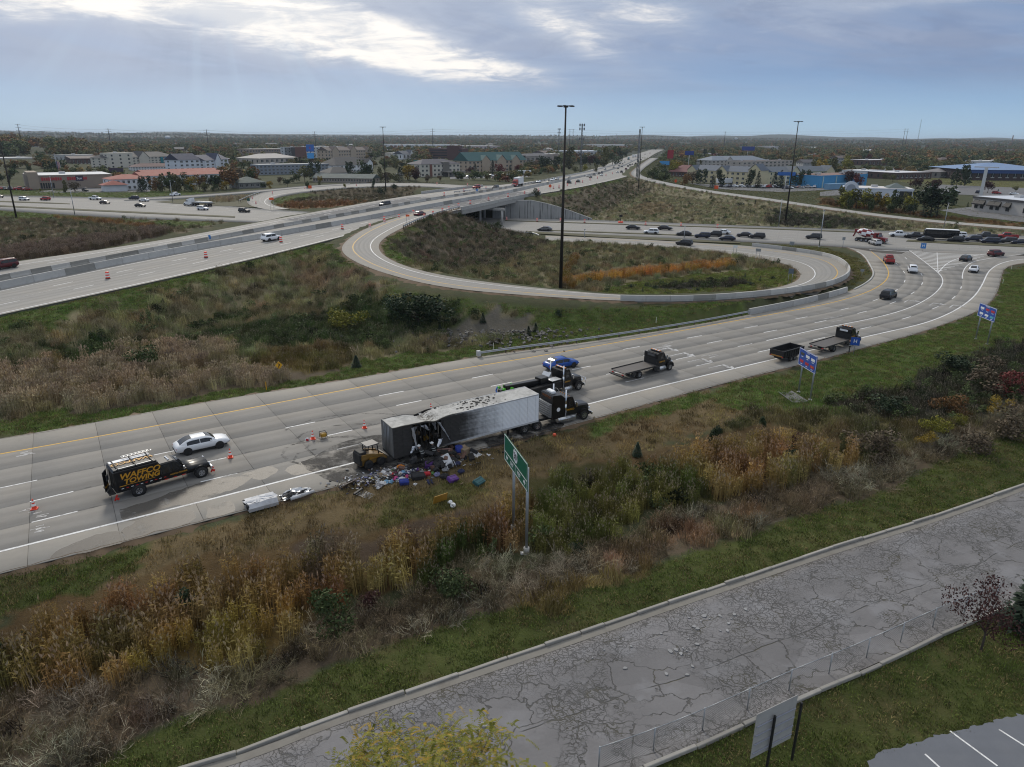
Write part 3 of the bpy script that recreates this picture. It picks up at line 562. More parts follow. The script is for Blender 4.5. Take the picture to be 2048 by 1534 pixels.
BARD=M('barrier_concrete_stained',(0.25,0.245,0.225),0.85,var=0.2,sc=1.3,bump=0.2,dirt=0.4,rnd=0.14)
def worn(name,c,gone):
 m,t,b=newmat(name);p=t.pos();n=t.noise(p,3.5,6,0.75);n2=t.noise(p,0.4,3,0.6)
 w=t.ss(t.m('ADD',n,t.m('MULTIPLY',t.m('SUBTRACT',n2,0.5),0.5)),0.60-gone*0.25,0.70-gone*0.1);t.put(b.inputs['Base Color'],t.mix(t.m('MULTIPLY',w,gone),c,(0.26,0.25,0.24)));b.inputs['Roughness'].default_value=0.7;return m
LINEW=worn('road_paint_white',(0.72,0.72,0.71),0.55);LINEY=worn('road_paint_yellow',(0.62,0.36,0.045),0.5);LINEH=M('hatch_paint',(.74,.74,.73),.7);LINEF=worn('road_paint_faded',(0.55,0.55,0.54),0.95)
# crossing highway
a,b=pair(us_far,us_near,8.0)
us30=structure('highway',stripmesh('highway',a,b,CONC_ROAD,6,0.0,0.3))
for fr,w,c in((0.035,.16,LINEW),(0.40,.16,LINEF),(0.60,.14,LINEF)):
 l=a*(1-fr)+b*fr;ribbon('edge_line',l,w,c,0.008,us30)
for fr in(0.17,0.285,0.72,0.86):
 l=a*(1-fr)+b*fr;dashes('lane_dashes',l,.16,LINEW,12.2,3.05,l[10],us30,dz=0.008)
GRASSM=M('median_grass',(0.07,0.066,0.028),0.95,var=0.4,sc=0.8,bump=0.6)
def strip_poly(name,top,bot,mat,h,parent=None):
 A=spl(np.array(top),40);B=spl(np.array(bot),40);A[:,2]=B[:,2]=h;me=stripmesh(name,A,B,mat,2,0,h);return put(name,me,parent)
for top,bot in(([(1075,459.3),(1261,466),(1391,471),(1390,471.2)],[(1075,460.8),(1261,468),(1391,472.4),(1390,472.2)]),([(1010,441),(1182,446.3),(1521,456.4),(1735,464)],[(1010,442),(1182,447.6),(1521,458),(1735,466)]),([(1052,463),(1261,473),(1391,480),(1480,485.5)],[(1052,466.5),(1261,478),(1391,484),(1480,487.5)]),([(1816,480),(1900,483),(2048,490),(2300,502)],[(1812,483),(1900,488),(2048,494.5),(2300,508)]),([(-300,399.5),(0,402),(90,405),(140,407.5)],[(-300,401.5),(0,404),(90,407),(140,408.5)]),([(-300,407.5),(0,411),(260,423),(470,433)],[(-300,409.5),(0,413.5),(260,426),(470,435.5)])):
 s=strip_poly('median_strip',GZ([(u,v,0)for u,v in top]),GZ([(u,v,0)for u,v in bot]),GRASSM,0.13);s['kind']='structure'
isl=poly_mesh('traffic_island',GZ([(310,404.2,0),(350,400.5,0),(420,397.5,0),(500,391,0),(497,404,0),(515,415,0),(440,412,0),(350,407.5,0)]),GRASSM,0.1);structure('traffic_island',isl)
# the exit ramp in front
yel=ramp_yel;dy=arclen(yel);NST=300
cross_at=lambda s:(at_s(yel,dy,np.array([s]))[0],at_s(yel,dy,np.array([s+0.5]))[0])
def hit(line,o,n):
 q=line[:,:2]-o[:2];t=np.array([-n[1],n[0]]);side=q@t;best=None
 for i in np.where(side[:-1]*side[1:]<=0)[0]:
  f=side[i]/(side[i]-side[i+1]+1e-12);p=line[i]+(line[i+1]-line[i])*f;dd=np.linalg.norm(p[:2]-o[:2])
  if best is None or dd<best[0]:best=(dd,p)
 return None if best is None else best[1]
ramp_root=structure('exit_ramp',stripmesh('exit_ramp',*pair(ramp_shl,ramp_shr,2.5),TAR,1,-0.045,0.25))
k=dy[np.argmin(np.linalg.norm(yel-P(191,872),axis=1))];PER=5.42
stn=[];s=k-math.floor(k/PER)*PER
while s<dy[-1]-1:
 o,o2=cross_at(s);d=(o2-o)[:2];d/=np.linalg.norm(d);n=np.array([d[1],-d[0]])
 row=[hit(l,o,n)for l in RAMP]
 if any(r is None for r in row)or np.linalg.norm(row[5]-row[4])>11:break
 stn.append((s,row));s+=PER
S_END=stn[-1][0]
def slab(c4,uv0,mat):
 g=0.012;c=np.mean(c4,0);L=[np.linalg.norm(c4[1]-c4[0]),np.linalg.norm(c4[3]-c4[0])];mb=[]
 ex=(c4[1]-c4[0]+c4[2]-c4[3]);ex/=np.linalg.norm(ex);ey=(c4[3]-c4[0]+c4[2]-c4[1]);ey/=np.linalg.norm(ey);V=[]
 for ins,z in((g+0.012,0.0),(g,-0.012),(g,-0.044)):
  for p,a_,b_ in zip(c4,(1,-1,-1,1),(1,1,-1,-1)):V.append(p+ex*a_*ins+ey*b_*ins+np.array([0,0,z]))
 V=np.array(V);F=[(0,1,2,3)]+[(k+4*r,4*r+4+k,4*r+4+(k+1)%4,4*r+(k+1)%4)for r in(0,1)for k in range(4)]
 nz=np.cross(V[1]-V[0],V[3]-V[0])[2]
 if nz<0:F=[tuple(reversed(f))for f in F]
 t0=np.array([uv0[0],uv0[1]]);uv=np.array([t0+((p-c4[0])@ex,(p-c4[0])@ey)for p in V])
 return npmesh('slab',V,np.array(F),mat,uv)
cnt=0;far=MB();restV=[]
for i in range(len(stn)-1):
 for j in range(7):
  c4=[stn[i][1][j],stn[i+1][1][j],stn[i+1][1][j+1],stn[i][1][j+1]];mat=CONC_SHOULDER if j in(0,6)else CONC_LANE
  if cnt<298 and stn[i][0]>dy[np.argmin(np.linalg.norm(yel-P(-60,920),axis=1))]:
   put('slab',slab(np.array(c4),(stn[i][0],4.0*j),mat),ramp_root);cnt+=1
  else:restV.append((np.array(c4),(stn[i][0],4.0*j),mat))
for mat in(CONC_LANE,CONC_SHOULDER):
 V=[];F=[];U=[]
 for c4,uv0,m_ in restV:
  if m_ is not mat:continue
  me=slab(c4,uv0,mat);o=len(V);V+=[tuple(q.co)for q in me.vertices];F+=[tuple(o+k for k in pl.vertices)for pl in me.polygons]
  uu=np.zeros((len(me.vertices),2));
  for l in me.loops:uu[l.vertex_index]=me.uv_layers[0].data[l.index].uv
  U+=[tuple(q)for q in uu];bpy.data.meshes.remove(me)
 if V:o=put('slab_surface',npmesh('slab_surface',V,np.array(F),mat,U),ramp_root);o['kind']='stuff'
def after(line,row):
 i=np.argmin(np.linalg.norm(line-row,axis=1));return line[i:]
fork=[np.vstack([stn[-1][1][q][None,:],after(RAMP[q],stn[-1][1][q])[1:]])for q in range(8)]
for q,mat in((0,CONC_SHOULDER),(1,CONC_LANE),(2,CONC_LANE),(3,CONC_LANE),(5,CONC_LANE),(6,CONC_SHOULDER)):
 o=put('lane_surface',stripmesh('lane_surface',*pair(fork[q],fork[q+1],1.5),mat,2,0.0),ramp_root)
gore_pts=list(fork[4])+[P(1900,502),P(2040,507)]+list(fork[5])[::-1]
put('lane_surface',poly_mesh('lane_surface',gore_pts,CONC_LANE,0.004),ramp_root)
ribbon('edge_line',ramp_yel,.22,LINEY,0.008,ramp_root);ribbon('edge_line',ramp_wht,.24,LINEW,0.008,ramp_root)
s_l2=arclen(ramp_l2);k2=s_l2[np.argmin(np.linalg.norm(ramp_l2-P(1539,680),axis=1))];ribbon('edge_line',ramp_l2,.2,LINEW,0.009,ramp_root,k2)
s_l3=arclen(ramp_l3);k3=s_l3[np.argmin(np.linalg.norm(ramp_l3-P(1922,558),axis=1))];ribbon('edge_line',ramp_l3,.2,LINEW,0.009,ramp_root,k3)
s_l0=arclen(ramp_l0);k0=s_l0[np.argmin(np.linalg.norm(ramp_l0-P(556,830),axis=1))]
dashes('lane_dashes',ramp_l0,.17,LINEW,12.2,3.05,P(772,789),ramp_root,k0);dashes('lane_dashes',ramp_l1,.17,LINEW,12.2,3.05,P(581,854),ramp_root)
dashes('lane_dashes',ramp_l2,.17,LINEW,12.2,3.05,P(39,1008),ramp_root,0,k2);dashes('lane_dashes',ramp_l3,.17,LINEW,12.2,3.05,P(34,1052),ramp_root,0,k3)
def pline(pts,w=.2,mat=LINEW,dz=.010,name='painted_line',z=0.0,parent=None):return ribbon(name,spline(G(pts,z),0.8),w,mat,dz,parent or ramp_root)
pline([(1739,499.5),(1780,501.5),(1818,504)],.5)
pline([(1876,545),(1896,526),(1917,517),(1950,511),(1985,506)],.22);
A0,A1=P(1816,497),P(1876,545);B1=P(1985,506)
for q in np.linspace(0.12,0.93,13):
 l=A0+(A1-A0)*q;m_=P(1873,503)+(P(1876,543)-P(1873,503))*q;r_=B1+(A1-B1)*q
 for e0,e1 in((l,m_),(m_,r_)):
  ribbon('hatch_line',np.linspace(e0,e1,6),.38,LINEH,.013,ramp_root)
pline([(1874,505),(1876,543)],.16)
rsc=random.Random(3)
def arrow(u,v,u2,v2,kind='straight',mat=LINEF):
 o=P(u,v);d=P(u2,v2)-o;d/=np.linalg.norm(d);n=np.array([-d[1],d[0],0]);q=lambda a_,b_:o+d*a_+n*b_+np.array([0,0,.009])
 mb=MB();mb.add([q(-2.2,.12),q(-2.2,-.12),q(.4,-.12),q(.4,.12)],[(3,2,1,0)],mat)
 if kind=='straight':mb.add([q(.4,.5),q(.4,-.5),q(2.0,0)],[(2,1,0)],mat)
 else:mb.add([q(.3,.12),q(.3,-1.1),q(.7,-1.1),q(.9,.12)],[(3,2,1,0)],mat);mb.add([q(.0,-1.0),q(.5,-2.2),q(1.2,-1.0)],[(0,1,2)],mat)
 mb.build('lane_arrow',ramp_root)
arrow(1865,607,1885,595,'turn');arrow(1905,611,1925,598,'turn');arrow(1815,601,1835,590,'turn')
arrow(1362,707,1392,700,'turn');arrow(1330,697,1356,691,'turn');arrow(1440,731,1470,724,'turn');arrow(1398,719,1425,713,'turn');arrow(1325,694,1345,690)
for u,v,n_ in((50,1022,5),(62,1030,4),(45,911,4),(70,1065,4),(85,1058,3),(1410,716,3),(1330,693,3),(1650,640,3),(1300,700,3)):
 for k in range(n_):a_=rsc.uniform(-14,14);b_=rsc.uniform(-5,5);pline([(u+a_,v+b_),(u+a_+rsc.uniform(6,14),v+b_-rsc.uniform(0,3)),(u+a_+rsc.uniform(14,24),v+b_-rsc.uniform(2,6))],rsc.uniform(.06,.2),LINEF,.0085+.0003*k,'worn_mark')
def blotch(name,pts,mat,dz=0.004,jag=0.5,seed=1):
 p=spline([P(u,v)for u,v in pts+[pts[0]]],0.35);r=np.random.default_rng(seed);j=r.normal(0,jag*0.35,(len(p),2));j[1:-1]=(j[:-2]+j[1:-1]+j[2:])/1.7
 p[:,:2]+=j*0.6;o=put(name,poly_mesh(name,p[:-1],mat,dz),ramp_root);return o
def film(name,c,alpha,sc=0.8,rough=0.55,lo=0.35,hi=0.6,stretch=(1,1,1)):
 m,t,b=newmat(name);n=t.noise(t.scale(t.pos(),stretch),sc,6,0.7,0.5);b.inputs['Roughness'].default_value=rough
 c2=t.mul(c,t.m('ADD',.75,t.m('MULTIPLY',t.noise(t.pos(),3,4),.5)));t.put(b.inputs['Base Color'],c2);t.put(b.inputs['Alpha'],t.m('MULTIPLY',t.ss(n,lo,hi),alpha));return m
WET=film('damp_stain',(0.105,0.092,0.077),0.62,0.6,0.5,0.33,0.47);SOOT=film('soot_film',(0.018,0.017,0.016),0.85,0.5,0.8,0.36,0.62);SCRUB=film('tyre_scrub',(0.03,0.029,0.028),0.5,1.2,0.8,0.42,0.66)
blotch('damp_patch',[(240,1018),(300,1000),(360,978),(440,958),(480,955),(440,985),(345,1012),(250,1042)],WET,seed=2)
blotch('damp_patch',[(365,990),(400,978),(460,958),(505,944),(500,962),(455,983),(395,1006),(362,1014)],WET,.0055,seed=9)
blotch('damp_patch',[(90,1122),(150,1085),(215,1064),(246,1066),(250,1082),(150,1108)],WET,seed=3)
blotch('damp_patch',[(250,1056),(300,1034),(375,1018),(388,1040),(320,1062),(252,1082)],WET,seed=4)
blotch('damp_patch',[(415,1014),(460,1002),(470,1022),(420,1036)],WET,seed=5,jag=.3)
blotch('damp_patch',[(570,938),(620,920),(650,930),(640,938),(590,952)],WET,seed=6)
blotch('damp_patch',[(490,948),(540,932),(560,940),(520,960)],WET,seed=7,jag=.3)
blotch('soot_patch',[(600,925),(700,880),(780,870),(800,930),(770,960),(700,965),(640,955)],SOOT,.006,seed=11)
blotch('soot_patch',[(790,915),(900,888),(1010,860),(1090,842),(1130,850),(1090,868),(960,900),(860,925),(800,940)],SOOT,.0075,seed=12)
for c_,rr,a0,a1,sd in(((690,893),3.2,0.5,5.5,1),((668,902),4.2,1.0,5.0,2),((712,880),5.2,0.2,3.2,3),((650,915),2.6,2,6.5,4),((640,925),6,0.3,2.2,5),((725,868),7,1.2,3.0,6)):
 c0=P(*c_);an=np.linspace(a0,a1,40);l=np.stack([c0[0]+rr*np.cos(an)*1.15,c0[1]+rr*np.sin(an)*.8,0*an],1);ribbon('tyre_scrub',l,.3,SCRUB,.008+.0004*sd,ramp_root)
for(u0,v0,u1,v1)in((73,961,205,932),(121,988,210,967),(120,1031,205,1010),(442,954,505,938),(427,921,505,902),(635,843,700,829),(678,864,760,846),(844,800,890,790),(816,780,862,771),(1260,762,1310,752),(1396,731,1440,721),(1432,683,1470,675),(1396,672,1450,662),(1505,653,1540,646),(992,748,1035,740),(1151,716,1180,711),(1463,696,1510,686),(1733,656,1775,645)):
 pline([(u0,v0),((u0+u1)/2,(v0+v1)/2),(u1,v1)],.16,SCRUB,.0095,'ground_off_line')
# loop ramp, slip roads
def road(name,A,B,mat,step,across,skirt,dz=0.0):return structure(name,stripmesh(name,*pair(A,B,step),mat,across,dz,skirt))
lp=road('loop_ramp',loop_out,loop_in,CONC_ROAD,2.0,4,0.7,0.012);a,b=pair(loop_out,loop_in,2.0)
ribbon('edge_line',a*.76+b*.24,.2,LINEY,.022,lp);ribbon('edge_line',a*.30+b*.70,.2,LINEW,.022,lp)
sh=put('shoulder',stripmesh('shoulder',a,a*.77+b*.23,CONC_SHOULDER,1,.018),lp);sh=put('shoulder',stripmesh('shoulder',a*.29+b*.71,b,CONC_SHOULDER,1,.018),lp)
ne=road('slip_road',ne_a,ne_b,CONC_PALE,5.0,2,0.4,0.01);nw=road('far_loop_ramp',nw_out,nw_in,CONC_ROAD,4.0,4,0.4,0.014);a,b=pair(nw_out,nw_in,4.0)
ribbon('edge_line',a*.25+b*.75,.25,LINEW,.024,nw);road('outer_slip_road',nwo_a,nwo_b,CONC_ROAD,5.0,2,0.4,0.018)
# freeway and its bridge
fw_n,fw_f=pair(fw_near,fw_far,6.0);fbn=spl(fw_bar_near,len(fw_n));fbf=spl(fw_bar_far,len(fw_n))
def cut(line,like):
 out=[]
 for p in like:i=np.argmin(np.linalg.norm(line[:,:2]-p[:2],axis=1));out.append(line[i])
 out=np.array(out);return smooth(out,it=2)
base=fw_bar_near[fw_bar_near[:,1]<2600];base=spl(base,int(arclen(base)[-1]/6));en=cut(spl(fw_near,4000),base);ef=cut(spl(fw_far,4000),base);em=cut(spl(fw_bar_far,4000),base)
fw=structure('freeway',stripmesh('freeway',en,ef,CONC_ROAD,8,0.0,0.9))
ribbon('edge_line',en*.955+base*.045,.3,LINEW,.012,fw);ribbon('edge_line',en*.10+base*.90,.2,LINEW,.012,fw);ribbon('edge_line',ef*.72+em*.28,.22,LINEW,.012,fw);ribbon('edge_line',ef*.06+em*.94,.2,LINEW,.012,fw)
for fr in(.36,.66):l=en*(1-fr)+base*fr;dashes('lane_dashes',l,.2,LINEW,12.2,3.6,l[8],fw,dz=.012)
for fr in(.30,.52):l=em*(1-fr)+ef*fr;dashes('lane_dashes',l,.2,LINEW,12.2,3.6,l[8],fw,dz=.012)
l=en*.5+base*.5;ribbon('painted_line',l,.14,LINEF,.012,fw)
yb0,yb1=PI(860,432)[1],PI(1075,386)[1]
sl=(base[:,1]>PI(740,440)[1])&(base[:,1]<PI(1010,388)[1]+14);put('deck_overlay',stripmesh('deck_overlay',(en*.96+base*.04)[sl],(en*.05+base*.95)[sl],CONC_DECK,3,.006),fw)
sl2=(base[:,1]>PI(690,449)[1])&(base[:,1]<PI(930,402)[1]+10);put('deck_overlay',stripmesh('deck_overlay',(em*.9+ef*.1)[sl2],(em*.2+ef*.8)[sl2],CONC_DECK,3,.006),fw)
FRG=M('dead_grass_fringe',(.125,.085,.05),.95,var=.5,sc=1.1,bump=.8)
def fringe(line,sgn,w,z=-.012):
 d=arclen(line);p=at_s(line,d,np.linspace(0,d[-1],int(d[-1]/.6)));r=np.random.default_rng(6);A=offset(p,-sgn*.18);B=offset(p,sgn*w);k=(r.normal(0,.45,len(p))+.5*wob(p[:,0],p[:,1],6,61))[:,None];t=(B-A);B=B+t*k*.6;A[:,2]+=z+.03;B[:,2]-=.32;A[:,:2]+=t[:,:2]*r.normal(0,.10,len(p))[:,None]*.8
 o=put('verge_fringe',stripmesh('verge_fringe',A,B,FRG,2,0.0));o['kind']='structure'
def side_of(a,b):return 1 if np.linalg.norm(offset(a,1.0)[10,:2]-b[:,:2],axis=1).min()>np.linalg.norm(a[10,:2]-b[:,:2],axis=1).min()else-1
fringe(ramp_shl,side_of(ramp_shl,ramp_yel),.9);fringe(ramp_shr,side_of(ramp_shr,ramp_wht),.7);fringe(loop_out,side_of(loop_out,loop_in),1.0);fringe(loop_in,side_of(loop_in,loop_out),1.0);fringe(ne_a,side_of(ne_a,ne_b),1.0);fringe(us_near,side_of(us_near,us_far),.6)
# bridge over the highway
def seg_between(line,p0,p1):
 d=arclen(line);s0=d[np.argmin(np.linalg.norm(line[:,:2]-p0[:2],axis=1))];s1=d[np.argmin(np.linalg.norm(line[:,:2]-p1[:2],axis=1))]
 return at_s(line,d,np.linspace(s0,s1,max(2,int(abs(s1-s0)/2))))
def wall_along(mb,line,side,prof,mat):
 rings=[[(o[i][0],o[i][1],o[i][2]+z)for(w,z),o in zip(prof,offs)]for offs in[[offset(line,side*w)for w,z in prof]]for i in range(len(line))]
 mb.loft(rings,mat,False,True,True)
JERSEY=[(-.28,0),(.28,0),(.26,.09),(.13,.34),(.08,.84),(-.08,.84),(-.13,.34),(-.26,.09)]
PARA=[(-.18,0),(.18,0),(.18,.95),(-.18,.95)]
br=empty('highway_bridge',tuple(PI(980,405)),0,'long concrete freeway bridge carrying six lanes over the highway','bridge')
def wparent(o,root):
 o.parent=root;o.matrix_parent_inverse=(Matrix.Translation(root.location)@Matrix.Rotation(root.rotation_euler.z,4,'Z')).inverted();return o
def into(mb,name,root):return wparent(mb.build(name),root)
GIRD=M('bridge_girder_concrete',(0.30,0.295,0.28),0.85,var=.15,sc=.6,dirt=.3,bump=.15)
nl=seg_between(fw_near,PI(925,420),PI(1066,388));flr=seg_between(fw_far,PI(835,388),PI(960,374))
mb=MB();wall_along(mb,nl,1,[(-.05,-.25),(-.35,-.25),(-.35,.85),(-.05,.85)],BARC);into(mb,'parapet',br)
mb=MB();wall_along(mb,nl,1,[(-.1,-1.45),(-.55,-1.45),(-.55,-.3),(-.1,-.3)],GIRD);into(mb,'girder',br)
mb=MB();wall_along(mb,flr,1,[(.05,-.25),(.35,-.25),(.35,.95),(.05,.95)],BARC);into(mb,'parapet',br)
mb=MB();wall_along(mb,flr,1,[(.1,-1.45),(.55,-1.45),(.55,-.3),(.1,-.3)],GIRD);into(mb,'girder',br)
k=[.12,.3,.45,.6,.75,.9]
sub=(fw_near[:,1]>nl[:,1].min()-4)&(fw_near[:,1]<nl[:,1].max()+6);nn=spl(fw_near[sub],20);ff=cut(spl(fw_far,4000),nn)
o=wparent(put('deck_slab',stripmesh('deck_slab',nn,ff,GIRD,2,-.95,.5)),br)
for q in k:
 mb=MB();wall_along(mb,nn*(1-q)+ff*q,1,[(-.3,-1.9),(.3,-1.9),(.3,-.96),(-.3,-.96)],GIRD);into(mb,'girder',br)
pc0,pc1=P(1003,449),None;dirp=(ff[9]-nn[9])[:2];dirp/=np.linalg.norm(dirp)
ux=us_near[np.argmin(np.linalg.norm(us_near-P(1006,462),axis=1))]
for(u,v)in((1004,449),(1010,437.5)):
 c=P(u,v);
 for t in range(0,40,8):
  mb=MB();mb.cyl((c[0]+dirp[0]*t,c[1]+dirp[1]*t,-.1),(c[0]+dirp[0]*t,c[1]+dirp[1]*t,5.3),.45,BARC,n=12);into(mb,'pier_column',br)
 mb=MB();a_,b_=np.array([*(c[:2]-dirp*.8),5.3]),np.array([*(c[:2]+dirp*33),5.3]);wall_along(mb,np.linspace(a_,b_,5),1,[(-.5,-.6),(.5,-.6),(.5,.2),(-.5,.2)],BARC);into(mb,'pier_cap',br)
ABUT,at_,ab=newmat('abutment_concrete');p=at_.pos();strk=at_.noise(at_.scale(p,(1.4,1.4,.05)),1.0,5,.7);n_=at_.noise(p,.5,4)
at_.put(ab.inputs['Base Color'],at_.mix(at_.ss(strk,.5,.66),at_.mul((.33,.33,.32),at_.m('ADD',.8,at_.m('MULTIPLY',n_,.4))),(.085,.085,.083)));ab.inputs['Roughness'].default_value=.85
aw=empty('abutment_wall',tuple(P(1100,438)),0,'tall streaked concrete abutment wall tapering down beyond the bridge','retaining wall')
prof=[(985,435.5,6.2),(1030,436.2,6.2),(1060,436.8,6.4),(1090,437.3,5.4),(1120,438,4.0),(1150,438.8,2.3),(1184,439.8,.25)]
pts=[np.r_[P(u,v)[:2],h]for u,v,h in prof];line=spline([(a[0],a[1],a[2])for a in pts],5.0)
for i in range(len(line)-1):
 a,b=line[i],line[i+1];d=(b-a)[:2];d/=np.linalg.norm(d);g=d*.03;nx=np.array([-d[1],d[0]])*.5;mb=MB()
 A,B=a[:2]+g,b[:2]-g;V=[(*A,-.3),(*B,-.3),(*(B+nx),-.3),(*(A+nx),-.3),(*A,a[2]),(*B,b[2]),(*(B+nx),b[2]),(*(A+nx),a[2])]
 mb.add(V,[(0,1,5,4),(1,2,6,5),(2,3,7,6),(3,0,4,7),(4,5,6,7)],ABUT);into(mb,'wall_panel',aw)
 mb=MB();V=[(*(A-nx*.15),a[2]),(*(B-nx*.15),b[2]),(*(B+nx*1.1),b[2]),(*(A+nx*1.1),a[2])];V+=[(q[0],q[1],q[2]+.25)for q in V];mb.add(V,[(0,1,5,4),(1,2,6,5),(2,3,7,6),(3,0,4,7),(4,5,6,7)],BARC);into(mb,'coping',aw)
# concrete barriers
def seg_mesh(L,mat,h=.84,top=.16,foot=.56):
 mb=MB();f,t=foot/2,top/2;rings=[]
 for x in(-L/2+.02,L/2-.02):rings.append([(x,-f,0),(x,f,0),(x,f*.93,.09*h/.84),(x,t*1.6,.34*h/.84),(x,t,h),(x,-t,h),(x,-t*1.6,.34*h/.84),(x,-f*.93,.09*h/.84)])
 mb.loft(rings,mat,False,True,True);return mb.mesh('barrier_segment')
def segs(line,L,meshes,parent,name,label=None,cat=None,group=None,pick=None,n=300,s0=0,s1=None):
 d=arclen(line);s=s0;out=[];s1=d[-1]if s1 is None else s1
 while s+L<s1 and len(out)<n:
  a,b=at_s(line,d,np.array([s,s+L]));c=(a+b)/2;t=b-a;me=meshes[(pick(len(out))if pick else 0)%len(meshes)]
  o=put(name,me,None,tuple(c));o.rotation_euler=(0,-math.atan2(t[2],math.hypot(t[0],t[1])),math.atan2(t[1],t[0]))
  if parent is not None:wparent(o,parent)
  else:tag(o,label[(pick(len(out))if pick else 0)%len(label)]if isinstance(label,list)else label,cat,group)
  out.append(o);s+=L
 return out,s
sN=arclen(fw_bar_near);iN=lambda p:sN[np.argmin(np.linalg.norm(fw_bar_near[:,:2]-p[:2],axis=1))]
mw=empty('median_barrier',tuple(PI(260,521)),0,'continuous pale concrete median wall along the near side of the freeway median','barrier')
m6=[seg_mesh(5.95,BARC,1.15,.28,.66),seg_mesh(5.95,BARD,1.15,.28,.66)]
_,se=segs(fw_bar_near,5.95,m6,mw,'wall_segment',pick=lambda i:1 if i%11 in(4,)else 0,n=78,s0=iN(PI(-60,588))-4)
rest=at_s(fw_bar_near,sN,np.linspace(se,se+700,120));mb=MB();wall_along(mb,rest,1,[(w*1.2,z*1.3)for w,z in JERSEY],BARC);o=into(mb,'wall_segment',mw);o['kind']='stuff'
sF=arclen(fw_bar_far);iF=lambda p:sF[np.argmin(np.linalg.norm(fw_bar_far[:,:2]-p[:2],axis=1))]
tmp=[seg_mesh(3.72,BARC,.86),seg_mesh(3.72,BARD,.86)];pat=[1,0,1,0,1,0,1,1,0,0,1,0,1,0,0,0,1,0,0,1,0,0,1,0]
_,se=segs(fw_bar_far,3.74,tmp,None,'barrier_segment',['pale precast concrete barrier segment in the temporary row along the freeway median','darker stained precast concrete barrier segment in the temporary median row'],'barrier','precast barrier segments along the freeway median',pick=lambda i:pat[i%len(pat)],n=96,s0=iF(PI(-40,567))-2)
rest=at_s(fw_bar_far,sF,np.linspace(se,se+500,90));mb=MB();wall_along(mb,rest,1,JERSEY,BARC);o=mb.build('barrier_row');tag(o,'distant run of precast concrete barriers along the freeway median','barrier',kind='stuff')
lpd=arclen(loop_out);iL=lambda p:lpd[np.argmin(np.linalg.norm(loop_out-p,axis=1))]
lb=empty('loop_barrier',tuple(P(1500,594,1.5)),0,'curved concrete parapet round the outside of the loop ramp','barrier')
line=at_s(loop_out,lpd,np.linspace(iL(P(1247,602,2.3)),iL(P(1500,492,.1)),90));m4=[seg_mesh(4.4,BARC,.95,.3,.5),seg_mesh(4.4,BARD,.95,.3,.5)]
segs(line,4.4,m4,lb,'wall_segment',pick=lambda i:1 if i%7==3 else 0)
rw=empty('retaining_wall',tuple(P(1450,612)),0,'dark stained retaining wall holding up the loop ramp under its parapet','retaining wall')
WALLD=M('retaining_wall_concrete',(0.145,0.14,0.13),0.9,var=.3,sc=.7,dirt=.6);WALLP=M('retaining_wall_base',(0.27,0.265,0.25),0.9,var=.2,sc=.8,dirt=.4)
line=at_s(loop_out,lpd,np.linspace(iL(P(1258,602,2.3)),iL(P(1690,556,.8)),30));o2=offset(line,.32)
if np.linalg.norm(o2[15,:2]-loop_in[:,:2],axis=1).min()<np.linalg.norm(line[15,:2]-loop_in[:,:2],axis=1).min():o2=offset(line,-.32);sgn=-1
else:sgn=1
for i in range(len(line)-1):
 a,b=o2[i],o2[i+1];ai,bi=line[i],line[i+1];mid=.42
 for z0,z1,mt,w in((-.05,mid,WALLP,.06),(mid,None,WALLD,0.0)):
  ex=(a-ai)*(w/.32);ey=(b-bi)*(w/.32);za,zb=(a[2]-.02,b[2]-.02)if z1 is None else(z1,z1)
  if za<=z0 or zb<=z0:continue
  g=(b-a)*.004;A,B=a+ex+g,b+ey-g;mb=MB();V=[(A[0],A[1],z0-.4*(z0<0)),(B[0],B[1],z0-.4*(z0<0)),(bi[0],bi[1],z0-.4*(z0<0)),(ai[0],ai[1],z0-.4*(z0<0)),(A[0],A[1],za),(B[0],B[1],zb),(bi[0],bi[1],zb),(ai[0],ai[1],za)]
  mb.add(V,[(0,1,5,4),(1,2,6,5),(2,3,7,6),(3,0,4,7),(4,5,6,7)],mt);into(mb,'wall_panel',rw)
sl=arclen(ramp_shl);iS=lambda p:sl[np.argmin(np.linalg.norm(ramp_shl-p,axis=1))]
rb=empty('ramp_barrier',tuple(P(1600,609)),0,'concrete parapet on the far shoulder of the exit ramp below the loop','barrier')
line=offset(at_s(ramp_shl,sl,np.linspace(iS(P(1493,630)),iS(P(1703,581)),60)),.1);segs(line,4.0,[seg_mesh(4.0,BARC,1.0,.3,.55),seg_mesh(4.0,BARD,1.0,.3,.55)],rb,'wall_segment',pick=lambda i:1 if i%9==5 else 0)
ck=at_s(ramp_shl,sl,np.linspace(iS(P(1706,580)),iS(P(1700,500)),60));segs(ck,3.0,[seg_mesh(3.0,BARC,.16,.22,.3)],ramp_root,'kerb_stone')
# steel guard rails
def guardrail(line,label,pos_step=1.95,h=.72):
 g=empty('guard_rail',tuple(line[0]),0,label,'guard rail');d=arclen(line);side=offset(line,.0);mb=MB()
 prof=[(.0,h-.31),(.07,h-.26),(.02,h-.155),(.07,h-.05),(.0,h),(-.02,h),(.03,h-.05),(-.02,h-.155),(.03,h-.26),(-.02,h-.31)]
 wall_along(mb,at_s(line,d,np.linspace(0,d[-1],max(3,int(d[-1]/1.5)))),-1,prof,GALV);into(mb,'rail',g);pm=MB();pm.box((0,0,h/2-.15),(.12,.16,h+.3),M('guard_post_wood',(.10,.08,.06),.9),.01);pm=pm.mesh('post')
 for s in np.arange(.4,d[-1],pos_step):
  p=at_s(offset(line,.14),d,np.array([s]))[0];q=at_s(line,d,np.array([min(s+.3,d[-1])]))[0]-at_s(line,d,np.array([s]))[0];o=put('post',pm,None,tuple(p),math.atan2(q[1],q[0]));wparent(o,g)
 return g
